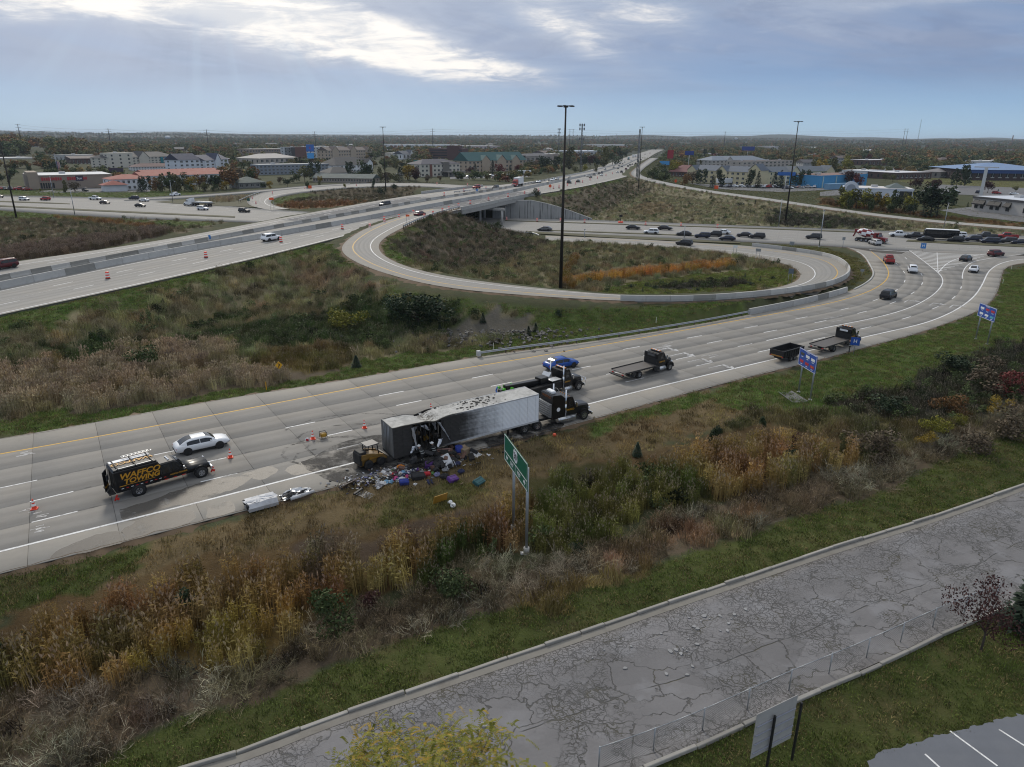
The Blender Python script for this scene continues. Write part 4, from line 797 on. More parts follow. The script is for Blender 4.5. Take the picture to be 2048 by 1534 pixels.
gl=offset(at_s(ramp_shl,sl,np.linspace(iS(P(945,715)),iS(P(1490,630)),80)),-.05);gr1=guardrail(gl,'long galvanised guard rail on the far shoulder of the exit ramp',3.8)
mb=MB();p0=gl[0];t=gl[1]-gl[0];mb.box((0,0,.5),(.5,.55,.75),M('crash_pad_grey',(.45,.46,.46),.6),.04);mb.box((-.26,0,.5),(.02,.5,.7),M('reflector_stripe',(.5,.5,.48),.5),0);o=mb.build('end_terminal',None,tuple(p0),math.atan2(t[1],t[0]));wparent(o,gr1)
li=arclen(loop_in);jL=lambda p:li[np.argmin(np.linalg.norm(loop_in-p,axis=1))];q0,q1=jL(P(802,457,6.4)),jL(P(915,416.5,7.0))
ll=at_s(loop_in,li,np.linspace(q0,q1,40));ll=offset(ll,.35 if np.linalg.norm(offset(ll,.35)[20,:2]-loop_out[:,:2],axis=1).min()>np.linalg.norm(ll[20,:2]-loop_out[:,:2],axis=1).min()else-.35);guardrail(ll,'dark weathered guard rail at the top of the loop beside the bridge',1.95)
fr_=offset(seg_between(fw_far,PI(960,373.5),PI(845,387)),0.3);guardrail(spline(GZ([(908,386.2,7.0),(960,381,6.9),(1000,377.4,6.8)]),2.0),'guard rail at the mouth of the far loop ramp',4.0)
guardrail(spline(GZ([(1052,470,.05),(1068,472,.03),(1078,476,.02)]),1.0),'short railing at the foot of the bridge embankment slope',2.0,1.0)
guardrail(spline(GZ([(478,404,.6),(500,394,.7),(521,386,.9)]),2.0),'pale guard rail on the outer curve of the far loop',4.0,.9)
# cracked service road, its kerbs, the fence
def cracked():
 m,t,b=newmat('cracked_asphalt');p=t.pos();uv=t.co('UV');s=t.sep(uv)
 wobv=t.N.new('ShaderNodeVectorMath');wobv.operation='ADD';t.L.new(p,wobv.inputs[0]);nz=t.N.new('ShaderNodeTexNoise');nz.inputs['Scale'].default_value=1.6;nz.inputs['Detail'].default_value=4;t.L.new(p,nz.inputs['Vector'])
 sc_=t.N.new('ShaderNodeVectorMath');sc_.operation='SCALE';sc_.inputs['Scale'].default_value=.95;t.L.new(nz.outputs['Color'],sc_.inputs[0]);t.L.new(sc_.outputs[0],wobv.inputs[1]);q=wobv.outputs[0]
 ql=t.scale(q,(1,1,1));big=t.vor(t.scale(q,(.8,1.15,1)),.36,'DISTANCE_TO_EDGE')['Distance'];small=t.vor(q,1.3,'DISTANCE_TO_EDGE')['Distance'];fine=t.vor(q,3.6,'DISTANCE_TO_EDGE')['Distance']
 reg=t.noise(p,.2,4,.6,.6);edge=t.m('MAXIMUM',t.ss(s[1],4.6,.4),0.0);g1=t.ss(reg,.43,.56);g2=t.m('MAXIMUM',t.m('MULTIPLY',t.ss(reg,.46,.57),.9),t.m('MULTIPLY',edge,t.ss(t.noise(p,.3,3),.36,.5)))
 w=t.m('ADD',.5,t.noise(p,.7,3))
 c1=t.m('MULTIPLY',t.ss(big,.016,.003),t.ss(t.noise(p,.5,3),.30,.48));c2=t.m('MULTIPLY',t.ss(small,.030,.006),g1);c3=t.m('MULTIPLY',t.ss(fine,.065,.015),g2)
 lf=t.sep(t.scale(uv,(1,1,1)))[1];sw=t.m('ADD',s[1],t.m('MULTIPLY',t.noise(t.scale(uv,(.25,.1,1)),1.0,4),1.0))
 lj=t.m('MAXIMUM',t.ss(t.m('ABSOLUTE',t.m('SUBTRACT',sw,6.2)),.06,.01),t.ss(t.m('ABSOLUTE',t.m('SUBTRACT',sw,10.3)),.05,.01));lj=t.m('MULTIPLY',lj,t.ss(t.noise(p,.6,4),.40,.55))
 crack=t.m('MULTIPLY',t.m('MAXIMUM',t.m('MAXIMUM',c1,lj),t.m('MAXIMUM',c2,c3)),w,clamp=True)
 plate=t.vor(t.scale(uv,(.16,.42,1)),1.0)['Color'];n1=t.noise(p,.25,5,.6);n2=t.noise(p,6.0,5,.75);n3=t.noise(t.scale(uv,(.06,.5,1)),1.0,5,.65,.3)
 c=t.mul((.165,.160,.162),t.m('ADD',.36,t.m('ADD',t.m('MULTIPLY',n1,.62),t.m('ADD',t.m('MULTIPLY',n2,.28),t.m('MULTIPLY',n3,.32)))))
 c=t.mul(c,t.m('ADD',.86,t.m('MULTIPLY',t.sep(plate)[0],.28)));worn_=t.ss(t.noise(p,.33,4,.6),.50,.66);c=t.mix(t.m('MULTIPLY',worn_,.5),c,(.225,.225,.235));patch=t.ss(t.noise(p,.12,5,.7,.8),.58,.70);c=t.mix(t.m('MULTIPLY',patch,.45),c,(.085,.085,.088))
 gut=t.m('MULTIPLY',t.ss(s[1],1.1,.2),t.ss(t.noise(p,.5,4),.4,.6));c=t.mix(t.m('MULTIPLY',gut,.7),c,(.09,.075,.06))
 mud=t.m('MULTIPLY',t.ss(s[1],SVW-2.6,SVW-.3),t.ss(t.m('ADD',t.noise(p,.25,5,.7),t.m('MULTIPLY',s[1],.01)),.42,.56));c=t.mix(t.m('MULTIPLY',mud,.8),c,(.055,.055,.045))
 c=t.mix(t.m('MULTIPLY',crack,.76),c,(.045,.043,.036));moss=t.m('MULTIPLY',crack,t.ss(t.noise(p,.4,4),.52,.62));c=t.mix(t.m('MULTIPLY',moss,.5),c,(.07,.062,.03))
 t.put(b.inputs['Base Color'],c);b.inputs['Roughness'].default_value=.88;t.L.new(t.bump(t.m('SUBTRACT',t.m('MULTIPLY',n2,.3),crack),.8,.05),b.inputs['Normal']);return m
svf,svn=pair(svc_far,svc_near,1.5);SVW=float(np.linalg.norm(svf-svn,axis=1).mean());print('svc width',SVW);CRK=cracked()
svc=structure('service_road',stripmesh('service_road',svf,svn,CRK,8,0.0,.35))
KERB=M('kerb_concrete',(.30,.285,.255),.85,var=.18,sc=2.0,bump=.25,dirt=.3,rnd=.16);GUT=M('gutter_concrete',(.19,.178,.155),.85,var=.25,sc=1.2,bump=.25,dirt=.6)
def kerbs(line,side,L,n,parent,gaps=(),low=False,seed=4):
 d=arclen(line);r=random.Random(seed);ms=[]
 for l in(L,L*.8,L*.55):
  mb=MB();mb.box((0,0,.0),(l-.03,.22,.34 if not low else .22),KERB,.03);ms.append((l,mb.mesh('kerb_stone')))
 s=0;i=0
 while s+L<d[-1]and i<n:
  l,me=r.choices(ms,(6,2,1))[0];a,b=at_s(line,d,np.array([s,s+l]));c=(a+b)/2;s+=l;i+=1
  if any(g0<c[0]<g1 for g0,g1 in gaps):continue
  o=put('kerb_stone',me,parent,(c[0]+r.uniform(-.02,.02),c[1]+r.uniform(-.02,.02),r.uniform(-.09,.01)));o.rotation_euler=(r.uniform(-.12,.12),r.uniform(-.012,.012),math.atan2(b[1]-a[1],b[0]-a[0])+r.uniform(-.012,.012))
kerbs(offset(svc_far,.14),1,3.05,60,svc,gaps=[(P(1545,1139)[0],P(1562,1135)[0])])
g0,g1=pair(offset(svc_far,-.02),offset(svc_far,-.5),1.5);put('gutter',stripmesh('gutter',g0,g1,GUT,1,.012),svc)
kerbs(offset(svc_near,-.14),1,3.05,50,svc,low=True,seed=6)
r=random.Random(5)
mb=MB();n=7;ring=[(math.cos(6.283*k/n)*r.uniform(.75,1.15),math.sin(6.283*k/n)*r.uniform(.7,1.1))for k in range(n)];CHK=M('broken_asphalt',(.27,.27,.27),.85,var=.2,sc=4,bump=.3,rnd=.12)
mb.prism(ring,-.04,.05,CHK,'z');ck=mb.mesh('asphalt_chunk');CH=[]
spots=[(1408,1232),(1390,1238),(1378,1236),(1422,1226),(1440,1232),(1372,1240),(1401,1243),(1382,1246),(1418,1238),(1384,1266),(1376,1278),(1402,1265),(1395,1258),(1360,1283),(1366,1297),(1380,1271),(1394,1289),(1355,1262),(1352,1300),(1441,1254),(1457,1247),(1452,1241),(1491,1219),(1483,1236),(1468,1229),(1478,1238),(1440,1262),(1430,1271),(1373,1302),(1408,1280),(1462,1238),(1559,1292),(1385,1333),(1392,1338),(1374,1350),(1330,1258),(1322,1268),(1310,1296),(1340,1303),(1345,1251),(1262,1293),(1259,1296),(1185,1316),(1180,1318),(1208,1300),(1312,1290),(1332,1348),(1205,1362),(1250,1337),(1244,1321),(968,1450),(975,1447),(955,1461),(1338,1271),(1362,1308),(1420,1290),(1455,1262),(1350,1290),(1388,1254),(1412,1256)]
for i,(u,v)in enumerate(spots[::2]):
 p=P(u,v);o=put('asphalt_chunk',ck,svc,(p[0],p[1],.03),r.uniform(0,6.28));q=r.uniform(.04,.12)*(1.8 if i in(0,25,19,42)else 1);o.scale=(q*1.3,q,.4)
FENC,ft,fb=newmat('chain_link');uv=ft.co('UV');s=ft.sep(uv);d1=ft.m('ABSOLUTE',ft.m('SUBTRACT',ft.m('FRACT',ft.m('MULTIPLY',ft.m('ADD',s[0],s[1]),9.0)),.5));d2=ft.m('ABSOLUTE',ft.m('SUBTRACT',ft.m('FRACT',ft.m('MULTIPLY',ft.m('SUBTRACT',s[0],s[1]),9.0)),.5))
ft.put(fb.inputs['Alpha'],ft.m('GREATER_THAN',ft.m('MAXIMUM',d1,d2),.44));fb.inputs['Base Color'].default_value=(.20,.21,.215,1);fb.inputs['Metallic'].default_value=.5;fb.inputs['Roughness'].default_value=.5
fl=offset(svc_near,.55);fdd=arclen(fl);fl=at_s(fl,fdd,np.linspace(fdd[np.argmin(np.linalg.norm(fl-P(1215,1545),axis=1))],fdd[np.argmin(np.linalg.norm(fl-P(1990,1215),axis=1))],60));fdd=arclen(fl)
fen=empty('chain_link_fence',tuple(fl[0]),0,'low chain-link fence along the near edge of the cracked service road','fence');FH=1.35
V=np.vstack([fl,fl+np.array([0,0,FH])]);n=len(fl);F=[(k,k+1,n+k+1,n+k)for k in range(n-1)];U=np.vstack([np.c_[fdd,0*fdd],np.c_[fdd,0*fdd+FH]]);wparent(put('wire_mesh',npmesh('wire_mesh',V,np.array(F),FENC,U)),fen)
mb=MB();mb.tube([tuple(q+np.array([0,0,FH]))for q in fl[::4]],.021,GALV,5);into(mb,'top_rail',fen)
pm=MB();pm.cyl((0,0,-.3),(0,0,FH+.06),.032,GALV,n=6);pm=pm.mesh('post')
for s_ in np.arange(.05,fdd[-1],3.0):wparent(put('post',pm,None,tuple(at_s(fl,fdd,np.array([s_]))[0])),fen)
PK=concrete('car_park_asphalt',(.135,.145,.165),(.15,.155,.165),.6,rnd=0)
pe=spline([P(u,v)for u,v in[(1728,1600),(1736,1540),(1746,1511),(1778,1499),(1830,1484),(1880,1470),(1940,1455),(2000,1440),(2048,1425),(2300,1362)]],.22);rq=np.random.default_rng(9);pe[:,:2]+=.10*np.stack([wob(pe[:,0],pe[:,1],1.1,81),wob(pe[:,0],pe[:,1],1.1,82)],1)+rq.normal(0,.025,(len(pe),2))
pk=structure('car_park',poly_mesh('car_park',list(pe)+[P(2400,1560),P(2050,1700)],PK,.0))
for a_,b_ in(((1900,1462),(1995,1532)),((1998,1459),(2075,1508)),((1850,1508),(1885,1540))):ribbon('bay_line',np.linspace(P(*a_),P(*b_),8),.1,LINEW,.006,pk)
# plants
def blades(n,h,spread,w,lean,seed,mat=None,plume=0,plume_mat=None,hvar=.35,leaves=0):
 r=np.random.default_rng(seed);mb=MB();mb.leaf=[]
 for k in range(n):
  a,q=r.uniform(0,6.283),spread*math.sqrt(r.uniform(0,1));bx,by=q*math.cos(a),q*math.sin(a);hh=h*(1+r.uniform(-hvar,hvar*.6));la=r.uniform(0,6.283);l=lean*hh*abs(r.normal(0,1));dx,dy=math.cos(la),math.sin(la)
  fx=r.uniform(0,6.283);wx,wy=math.cos(fx)*w/2,math.sin(fx)*w/2
  m1=(bx+dx*l*.35,by+dy*l*.35,hh*.6);tp=(bx+dx*l,by+dy*l,hh)
  mb.add([(bx-wx,by-wy,-.05),(bx+wx,by+wy,-.05),(m1[0]+wx*.8,m1[1]+wy*.8,m1[2]),(m1[0]-wx*.8,m1[1]-wy*.8,m1[2]),tp],[(0,1,2,3),(3,2,4)],mat);lv=r.uniform(0,1);mb.leaf+=[lv,lv]
  for j in range(leaves):
   z=hh*r.uniform(.25,.95);f=z/hh;cx,cy=bx+dx*l*f,by+dy*l*f;b=r.uniform(0,6.283);L=r.uniform(.3,.55)*h*.32;ex,ey=math.cos(b),math.sin(b);ww=.018
   mb.add([(cx-ey*ww,cy+ex*ww,z),(cx+ey*ww,cy-ex*ww,z),(cx+ex*L*.55+ey*ww,cy+ey*L*.55-ex*ww,z+L*.35),(cx+ex*L,cy+ey*L,z+L*.12)],[(0,1,2),(0,2,3)],mat);lv=r.uniform(0,1);mb.leaf+=[lv,lv]
  if plume and r.uniform()<plume:
   for j in range(4):
    b=r.uniform(0,6.283);ex,ey=math.cos(b),math.sin(b);pw=r.uniform(.06,.11)*h/2.6;ph=.16*h
    mb.add([(tp[0],tp[1],tp[2]-ph*.55),(tp[0]+ex*pw,tp[1]+ey*pw,tp[2]-ph*.05),(tp[0]+dx*ph*.3,tp[1]+dy*ph*.3,tp[2]+ph*.55),(tp[0]-ex*pw*.4,tp[1]-ey*pw*.4,tp[2])],[(0,1,2,3)],plume_mat);mb.leaf.append(r.uniform(0,1))
 return mb
def twigs(n,h,spread,seed,mat,levels=2):
 r=np.random.default_rng(seed);mb=MB();mb.leaf=[]
 def stick(p,d,L,w,lev):
  q=p+d*L+np.array([0,0,-.06*L]);s=np.cross(d,r.normal(0,1,3));s/=np.linalg.norm(s)+1e-9
  mb.add([p-s*w,p+s*w,q+s*w*.45,q-s*w*.45],[(0,1,2,3)],mat);mb.leaf.append(r.uniform(0,1))
  if lev>0:
   for _ in range(4):
    t=r.uniform(.3,1);nd=d+r.normal(0,.5,3);nd[2]=abs(nd[2])*.8+.1;nd/=np.linalg.norm(nd);stick(p+(q-p)*t,nd,L*r.uniform(.35,.6),w*.6,lev-1)
 for k in range(n):
  a,q=r.uniform(0,6.283),spread*r.uniform(0,.5);d=np.array([math.cos(a)*r.uniform(.1,.9),math.sin(a)*r.uniform(.1,.9),1.0]);d/=np.linalg.norm(d)
  stick(np.array([q*math.cos(a),q*math.sin(a),-.05]),d,h*r.uniform(.5,.9),.016,levels)
 return mb
def leafball(n,rx,rz,cz,size,seed,mat,lobes=6,mb=None,ctr=(0,0),gap=.35):
 r=np.random.default_rng(seed);mb=mb or MB();mb.leaf=mb.leaf if mb.leaf is not None else[0.5]*len(mb.f)
 L=[np.array([r.normal(0,rx*.42),r.normal(0,rx*.42),cz+r.normal(0,rz*.42)])for _ in range(lobes)]
 for k in range(n):
  c=L[r.integers(lobes)];d=r.normal(0,1,3);d/=np.linalg.norm(d);q=r.uniform(gap,1)**.5
  p=c+d*q*np.array([rx*.56,rx*.56,rz*.56])+np.array([ctr[0],ctr[1],0]);s=size*r.uniform(.6,1.4)
  nrm=d+r.normal(0,.7,3);nrm/=np.linalg.norm(nrm);a=np.cross(nrm,r.normal(0,1,3));a/=np.linalg.norm(a);b=np.cross(nrm,a)
  mb.add([p+a*s,p+b*s*.6,p-a*s,p-b*s*.6],[(0,1,2,3)],mat);mb.leaf.append(float(np.clip(r.normal(.45,.25),0,1)))
 return mb
T_LEAF=tintmat('plant_tinted',1.45,lo=.62,span=.8);T_REED=tintmat('reed_tinted',1.2);T_PLUME=tintmat('reed_plume',1.6,.5,(.27,.215,.175));T_TWIG=tintmat('twig_tinted',1.7);T_SHORT=tintmat('turf_tinted',2.25,lo=.6,span=.8)
SRC={}
def source(key,mbs):
 c=bpy.data.collections.new(key)
 for i,q in enumerate(mbs):c.objects.link(bpy.data.objects.new('%s_%c'%(key,97+i),q.mesh(key)))
 SRC[key]=c
source('turf_clump',[blades(24,.16,.36,.03,.5,s,T_SHORT)for s in(1,2,3)])
source('rough_clump',[blades(40,.72,.55,.034,.45,s,T_LEAF,.25,T_PLUME)for s in(4,5,6,7)])
source('reed_clump',[blades(44,2.5,.8,.045,.08,s,T_REED,.22,T_PLUME,.28,2)for s in(8,9,10,11)])
source('plume_clump',[blades(30,2.6,.75,.045,.12,s,T_REED,1.0,T_PLUME,.2,1)for s in(12,13,14)])
source('brush_clump',[twigs(9,1.5,.8,s,T_TWIG)for s in(15,16,17)])
source('weed_clump',[leafball(150,.7,.5,.45,.10,s,T_LEAF)for s in(18,19,20)])
def scatter(name,label,cat,key,pts,tint,scl,seed=1,tilt=.08):
 n=len(pts);r=np.random.default_rng(seed);nsrc=len(SRC[key].objects);me=bpy.data.meshes.new(name);me.vertices.add(n);me.vertices.foreach_set('co',np.asarray(pts,np.float32).ravel())
 for nm,ty,dat in(('tint','FLOAT_COLOR',np.c_[np.clip(tint,.004,1),np.ones(n)]),('scl','FLOAT_VECTOR',scl if np.ndim(scl)==2 else np.repeat(np.asarray(scl)[:,None],3,1)),('rot','FLOAT_VECTOR',np.c_[r.normal(0,tilt,(n,2)),r.uniform(0,6.283,n)]),('pick','INT',r.integers(0,nsrc,n))):
  a=me.attributes.new(nm,ty,'POINT');a.data.foreach_set('color'if 'COLOR'in ty else 'vector'if 'VECTOR'in ty else 'value',np.asarray(dat,np.int32 if ty=='INT'else np.float32).ravel())
 o=put(name,me);tag(o,label,cat,None,'stuff');g=bpy.data.node_groups.new(name,'GeometryNodeTree');g.interface.new_socket('Geometry',in_out='INPUT',socket_type='NodeSocketGeometry');g.interface.new_socket('Geometry',in_out='OUTPUT',socket_type='NodeSocketGeometry')
 N,L=g.nodes,g.links;gi,go=N.new('NodeGroupInput'),N.new('NodeGroupOutput');ip=N.new('GeometryNodeInstanceOnPoints');ci=N.new('GeometryNodeCollectionInfo');ci.inputs['Collection'].default_value=SRC[key];ci.inputs['Separate Children'].default_value=True;ci.inputs['Reset Children'].default_value=True
 def at(nm,ty):
  q=N.new('GeometryNodeInputNamedAttribute');q.data_type=ty;q.inputs['Name'].default_value=nm;return[s for s in q.outputs if s.enabled and s.name=='Attribute'][0]
 L.new(gi.outputs[0],ip.inputs['Points']);L.new(ci.outputs[0],ip.inputs['Instance']);ip.inputs['Pick Instance'].default_value=True;L.new(at('pick','INT'),ip.inputs['Instance Index']);L.new(at('rot','FLOAT_VECTOR'),ip.inputs['Rotation']);L.new(at('scl','FLOAT_VECTOR'),ip.inputs['Scale']);L.new(ip.outputs[0],go.inputs[0])
 md=o.modifiers.new('scatter','NODES');md.node_group=g;return o
def outline(a,b,w=.12):s_=side_of(a,b);return np.vstack([offset(a,s_*w),offset(b,side_of(b,a)*w)[::-1]])
ROADP=[outline(a,b)for a,b in((us_far,us_near),(ramp_shl,ramp_shr),(loop_out,loop_in),(ne_a,ne_b),(nw_out,nw_in),(nwo_a,nwo_b),(svc_far,svc_near),(fw_near[fw_near[:,1]<900],fw_far[fw_far[:,1]<900]))]+[np.array([v.co[:]for v in pk.data.vertices])]
def offroad(x,y):
 ok=np.ones(len(x),bool)
 for q in ROADP:ok&=~inpoly(x,y,q)
 return ok
def cand(names,dens,seed,far=1e9,dens_far=None):
 r=np.random.default_rng(seed);X=[];K=[]
 for k,(nm,pl,c,rag)in enumerate(ZONES):
  if nm not in names:continue
  b0,b1=pl[:,:2].min(0)-rag,pl[:,:2].max(0)+rag;dist=np.hypot(*pl[:,:2].mean(0));dd=dens*min(1.0,(130/max(130,dist))**1.6)
  n=int(min((b1[0]-b0[0])*(b1[1]-b0[1])*dd,90000));X.append(np.c_[r.uniform(b0[0],b1[0],n),r.uniform(b0[1],b1[1],n)]);K.append(np.full(n,k))
 X=np.vstack(X);K=np.concatenate(K);z=zone_at(X[:,0],X[:,1]);ok=(z==K)&offroad(X[:,0],X[:,1]);X,z=X[ok],z[ok];u=np.unique(np.round(X,2),axis=0,return_index=True)[1];X,z=X[u],z[u]
 return np.c_[X,land(X[:,0],X[:,1])],z
def tintof(P_,z,r,var=.22,patch=.3,hue=.12):
 x,y=P_[:,0],P_[:,1];c=ZCOL[z]*(1+patch*wob(x,y,11,41)+patch*.6*wob(x,y,4,42)+r.normal(0,var,len(x)))[:,None]
 c[:,1]*=1+hue*(.25+.75*wob(x,y,8,43));c[:,0]*=1-hue*.8*wob(x,y,13,44);c[:,2]*=.88;return np.clip(c,.008,.6)
def below(p,h,names):
 k=(H-p[:,2])/np.maximum(H-p[:,2]-np.asarray(h)*.85,1);z2=zone_at(p[:,0]*k,p[:,1]*k);return np.isin(ZNAME[z2],list(names))
r=np.random.default_rng(3)
p,z=cand({'green','lawn','lime'},6.0,11);p[:,2]+=.02;s=r.uniform(.8,1.5,len(p));dryt=(r.uniform(size=len(p))<.28)[:,None];scatter('turf','short green verge and lawn grass beside the roads','grass','turf_clump',p,np.where(dryt,np.array((.105,.085,.038))*r.uniform(.6,1.3,(len(p),1)),tintof(p,z,r,.30,.08)),np.c_[s,s,s*np.where(ZNAME[z]=='lawn',.6,.85)],1)
p,z=cand({'dry','straw','pale','tan'},2.4,12);scatter('dry_grass','flattened dry brown grass on the verges','grass','turf_clump',p,tintof(p,z,r,.22,.4),np.c_[r.uniform(.9,1.8,len(p)),r.uniform(.9,1.8,len(p)),r.uniform(.8,2.2,len(p))],2,.2)
p,z=cand({'rough','pale','tan','straw','dark','park','rust','olive','weed'},1.5,13);scatter('rough_grass','uncut grey brown grass and seed heads filling the ground inside the ramps','rough grass','rough_clump',p,tintof(p,z,r,.25,.42,.2),np.c_[r.uniform(.8,1.6,len(p)),r.uniform(.8,1.6,len(p)),r.uniform(.55,1.7,len(p))],3,.16)
p,z=cand({'reed','greenreed','gold','rose','reedline','rust'},1.5,14);hz=np.where(np.isin(ZNAME[z],['gold','greenreed']),.66,.86)*np.where(p[:,1]>140,.75,1.0);ok=below(p,2.4*hz,{'reed','greenreed','gold','rose','reedline','rust'});p,z,hz=p[ok],z[ok],hz[ok]
tt=tintof(p,z,r,.2,.38,.22);s=r.uniform(.65,1.12,len(p))*hz;scatter('reed_bed','tall orange and green reeds filling the ditch in front of the exit ramp','reeds','reed_clump',p,tt,np.c_[s*.95,s*.95,s],4,.05)
p,z=cand({'plume','plume2','pinkreed'},1.5,15);ok=below(p,1.5,{'plume','plume2','pinkreed','rough'});p,z=p[ok],z[ok];s=r.uniform(.55,.9,len(p))*np.where(ZNAME[z]=='plume2',.72,.9);scatter('plumed_reeds','pinkish grey plumed reeds in strips beyond the exit ramp','reeds','plume_clump',p,tintof(p,z,r,.18,.25),np.c_[s*1.1,s*1.1,s],5,.05)
p,z=cand({'brush'},1.15,16);scatter('dead_brush','bare grey and brown dead brush along the ditch bank','brush','brush_clump',p,tintof(p,z,r,.35,.4)*np.where(wob(p[:,0],p[:,1],16,51)>.15,2.1,1.0)[:,None]*np.where((wob(p[:,0],p[:,1],16,51)>.15)[:,None],np.array((.80,.90,1.08)),1.0),np.c_[r.uniform(.7,1.5,len(p)),r.uniform(.7,1.5,len(p)),r.uniform(.45,1.05,len(p))],6,.25)
p,z=cand({'brush'},1.2,17);scatter('brush_grass','brown grass tangled between the dead brush','rough grass','rough_clump',p,tintof(p,z,r,.3,.4)*1.1,r.uniform(.6,1.3,len(p)),7,.3)
p,z=cand({'weed','dark','rough','greenreed'},.22,18);w=wob(p[:,0],p[:,1],16,52)>np.where(np.isin(ZNAME[z],['weed','dark']),-.5,.35);p,z=p[w],z[w]
tt=np.tile(np.array(C_WEED),(len(p),1))*(1+r.normal(0,.3,len(p)))[:,None]*(1+.5*wob(p[:,0],p[:,1],20,53))[:,None]*np.where(r.uniform(size=len(p))<.3,1.0,1.0)[:,None];scatter('green_weeds','dark green leafy weeds among the rough grass','weeds','weed_clump',p,tt,np.c_[r.uniform(.6,1.7,len(p)),r.uniform(.6,1.7,len(p)),r.uniform(.6,1.6,len(p))],8,.1)
bt=np.vstack([offset(svc_far,q)[None,:,:].reshape(-1,3)for q in(6.6,7.3)]);
# trees
BARK=M('bark',(.075,.06,.047),.9,var=.3,sc=6,bump=.5)
LG=1.5;LEAFS={'green':leafmat('leaf_green',(.026,.040,.014),(.060,.075,.026)),'dark':leafmat('leaf_dark_green',(.014,.026,.013),(.036,.050,.022)),'olive':leafmat('leaf_olive',(.050,.052,.018),(.105,.098,.036)),'yellow':leafmat('leaf_yellow',(.12,.085,.012),(.22,.15,.022)),'orange':leafmat('leaf_orange',(.080,.042,.016),(.15,.078,.026)),'maroon':leafmat('leaf_maroon',(.030,.013,.013),(.060,.026,.022)),'red':leafmat('leaf_red',(.075,.018,.016),(.12,.035,.028)),'brown':leafmat('leaf_brown',(.055,.042,.028),(.115,.088,.055)),'conifer':leafmat('needle_green',(.010,.020,.012),(.022,.036,.020)),'lime':leafmat('leaf_lime',(.085,.092,.013),(.19,.165,.026))}
TM={}
def tree_meshes(kind,shape,detail):
 key=(kind,shape,detail)
 if key in TM:return TM[key]
 sd=abs(hash((shape,detail)))%1000 if False else len(TM)*7+3;r=np.random.default_rng(sd);t=MB();n={0:200,1:520,2:1300}[detail];sz={0:.085,1:.058,2:.04}[detail]
 if shape=='cone':
  t.cyl((0,0,-.03),(0,0,.95),.018,BARK,.003,6);c=MB();c.leaf=[]
  for k in range(n):
   h=.05+.95*r.uniform()**1.4;rad=.21*(1-h)**.85*r.uniform(.45,1.08)+.006;a=r.uniform(0,6.283);p=np.array([math.cos(a)*rad,math.sin(a)*rad,h]);d=np.array([math.cos(a),math.sin(a),-.35])+r.normal(0,.25,3);d/=np.linalg.norm(d);s_=np.cross(d,[0,0,1])+r.normal(0,.15,3);s_/=np.linalg.norm(s_);q=sz*1.0
   c.add([p-d*q*.4,p+s_*q*.45,p+d*q,p-s_*q*.45],[(0,1,2,3)],LEAFS[kind]);c.leaf.append(r.uniform(0,1))
 else:
  wide={'round':.40,'oval':.30,'bush':.55,'sparse':.40,'low':.7}[shape];cz={'round':.60,'oval':.58,'bush':.46,'sparse':.6,'low':.45}[shape];rz={'round':.42,'oval':.44,'bush':.44,'sparse':.42,'low':.42}[shape]
  t.cyl((0,0,-.04),(.01,0,cz*.8),.022,BARK,.012,6)
  for k in range(6):
   a=k*1.05+r.uniform(-.3,.3);b0=np.array([.005,0,cz*r.uniform(.35,.7)]);b1=b0+np.array([math.cos(a)*wide*.55,math.sin(a)*wide*.55,.24]);t.cyl(b0,b1,.010,BARK,.004,5)
   if shape=='sparse':
    for j in range(4):b2=b0+(b1-b0)*r.uniform(.4,1);t.cyl(b2,b2+r.normal(0,.09,3)+np.array([0,0,.09]),.004,BARK,.0015,4)
  c=leafball(n if shape!='sparse'else int(n*1.3),wide,rz,cz,sz*(.5 if shape=='sparse'else 1),sd,LEAFS[kind],9,None,gap=.3)
 TM[key]=(t.mesh('trunk'),c.mesh('crown'));return TM[key]
def tree(p,h,kind,shape,label,cat='tree',group=None,detail=1,wide=1.0,name=None,rz=None):
 t,c=tree_meshes(kind,shape,detail);a=random.uniform(0,6.28)if rz is None else rz;e=empty(name or('conifer'if shape=='cone'else 'shrub'if cat=='shrub'else 'tree'),(p[0],p[1],float(land(p[0],p[1])[0])),a,label,cat,group)
 for nm,me in(('trunk',t),('crown',c)):o=put(nm,me,e);o.scale=(h*wide,h*wide,h)
 return e
def treeat(u,v,vtop,kind,shape,label,**k):
 p=PT(u,v,8);return tree(p,max(.5,height_over(p,u,vtop)),kind,shape,label,**k)
treeat(1962,1302,1160,'maroon','sparse','small thin tree with sparse maroon leaves on the lawn beside the chain-link fence',detail=2,wide=.78)
treeat(2062,1262,1098,'conifer','cone','dark green spruce cut off by the right edge behind the maroon tree',detail=2,wide=1.5)
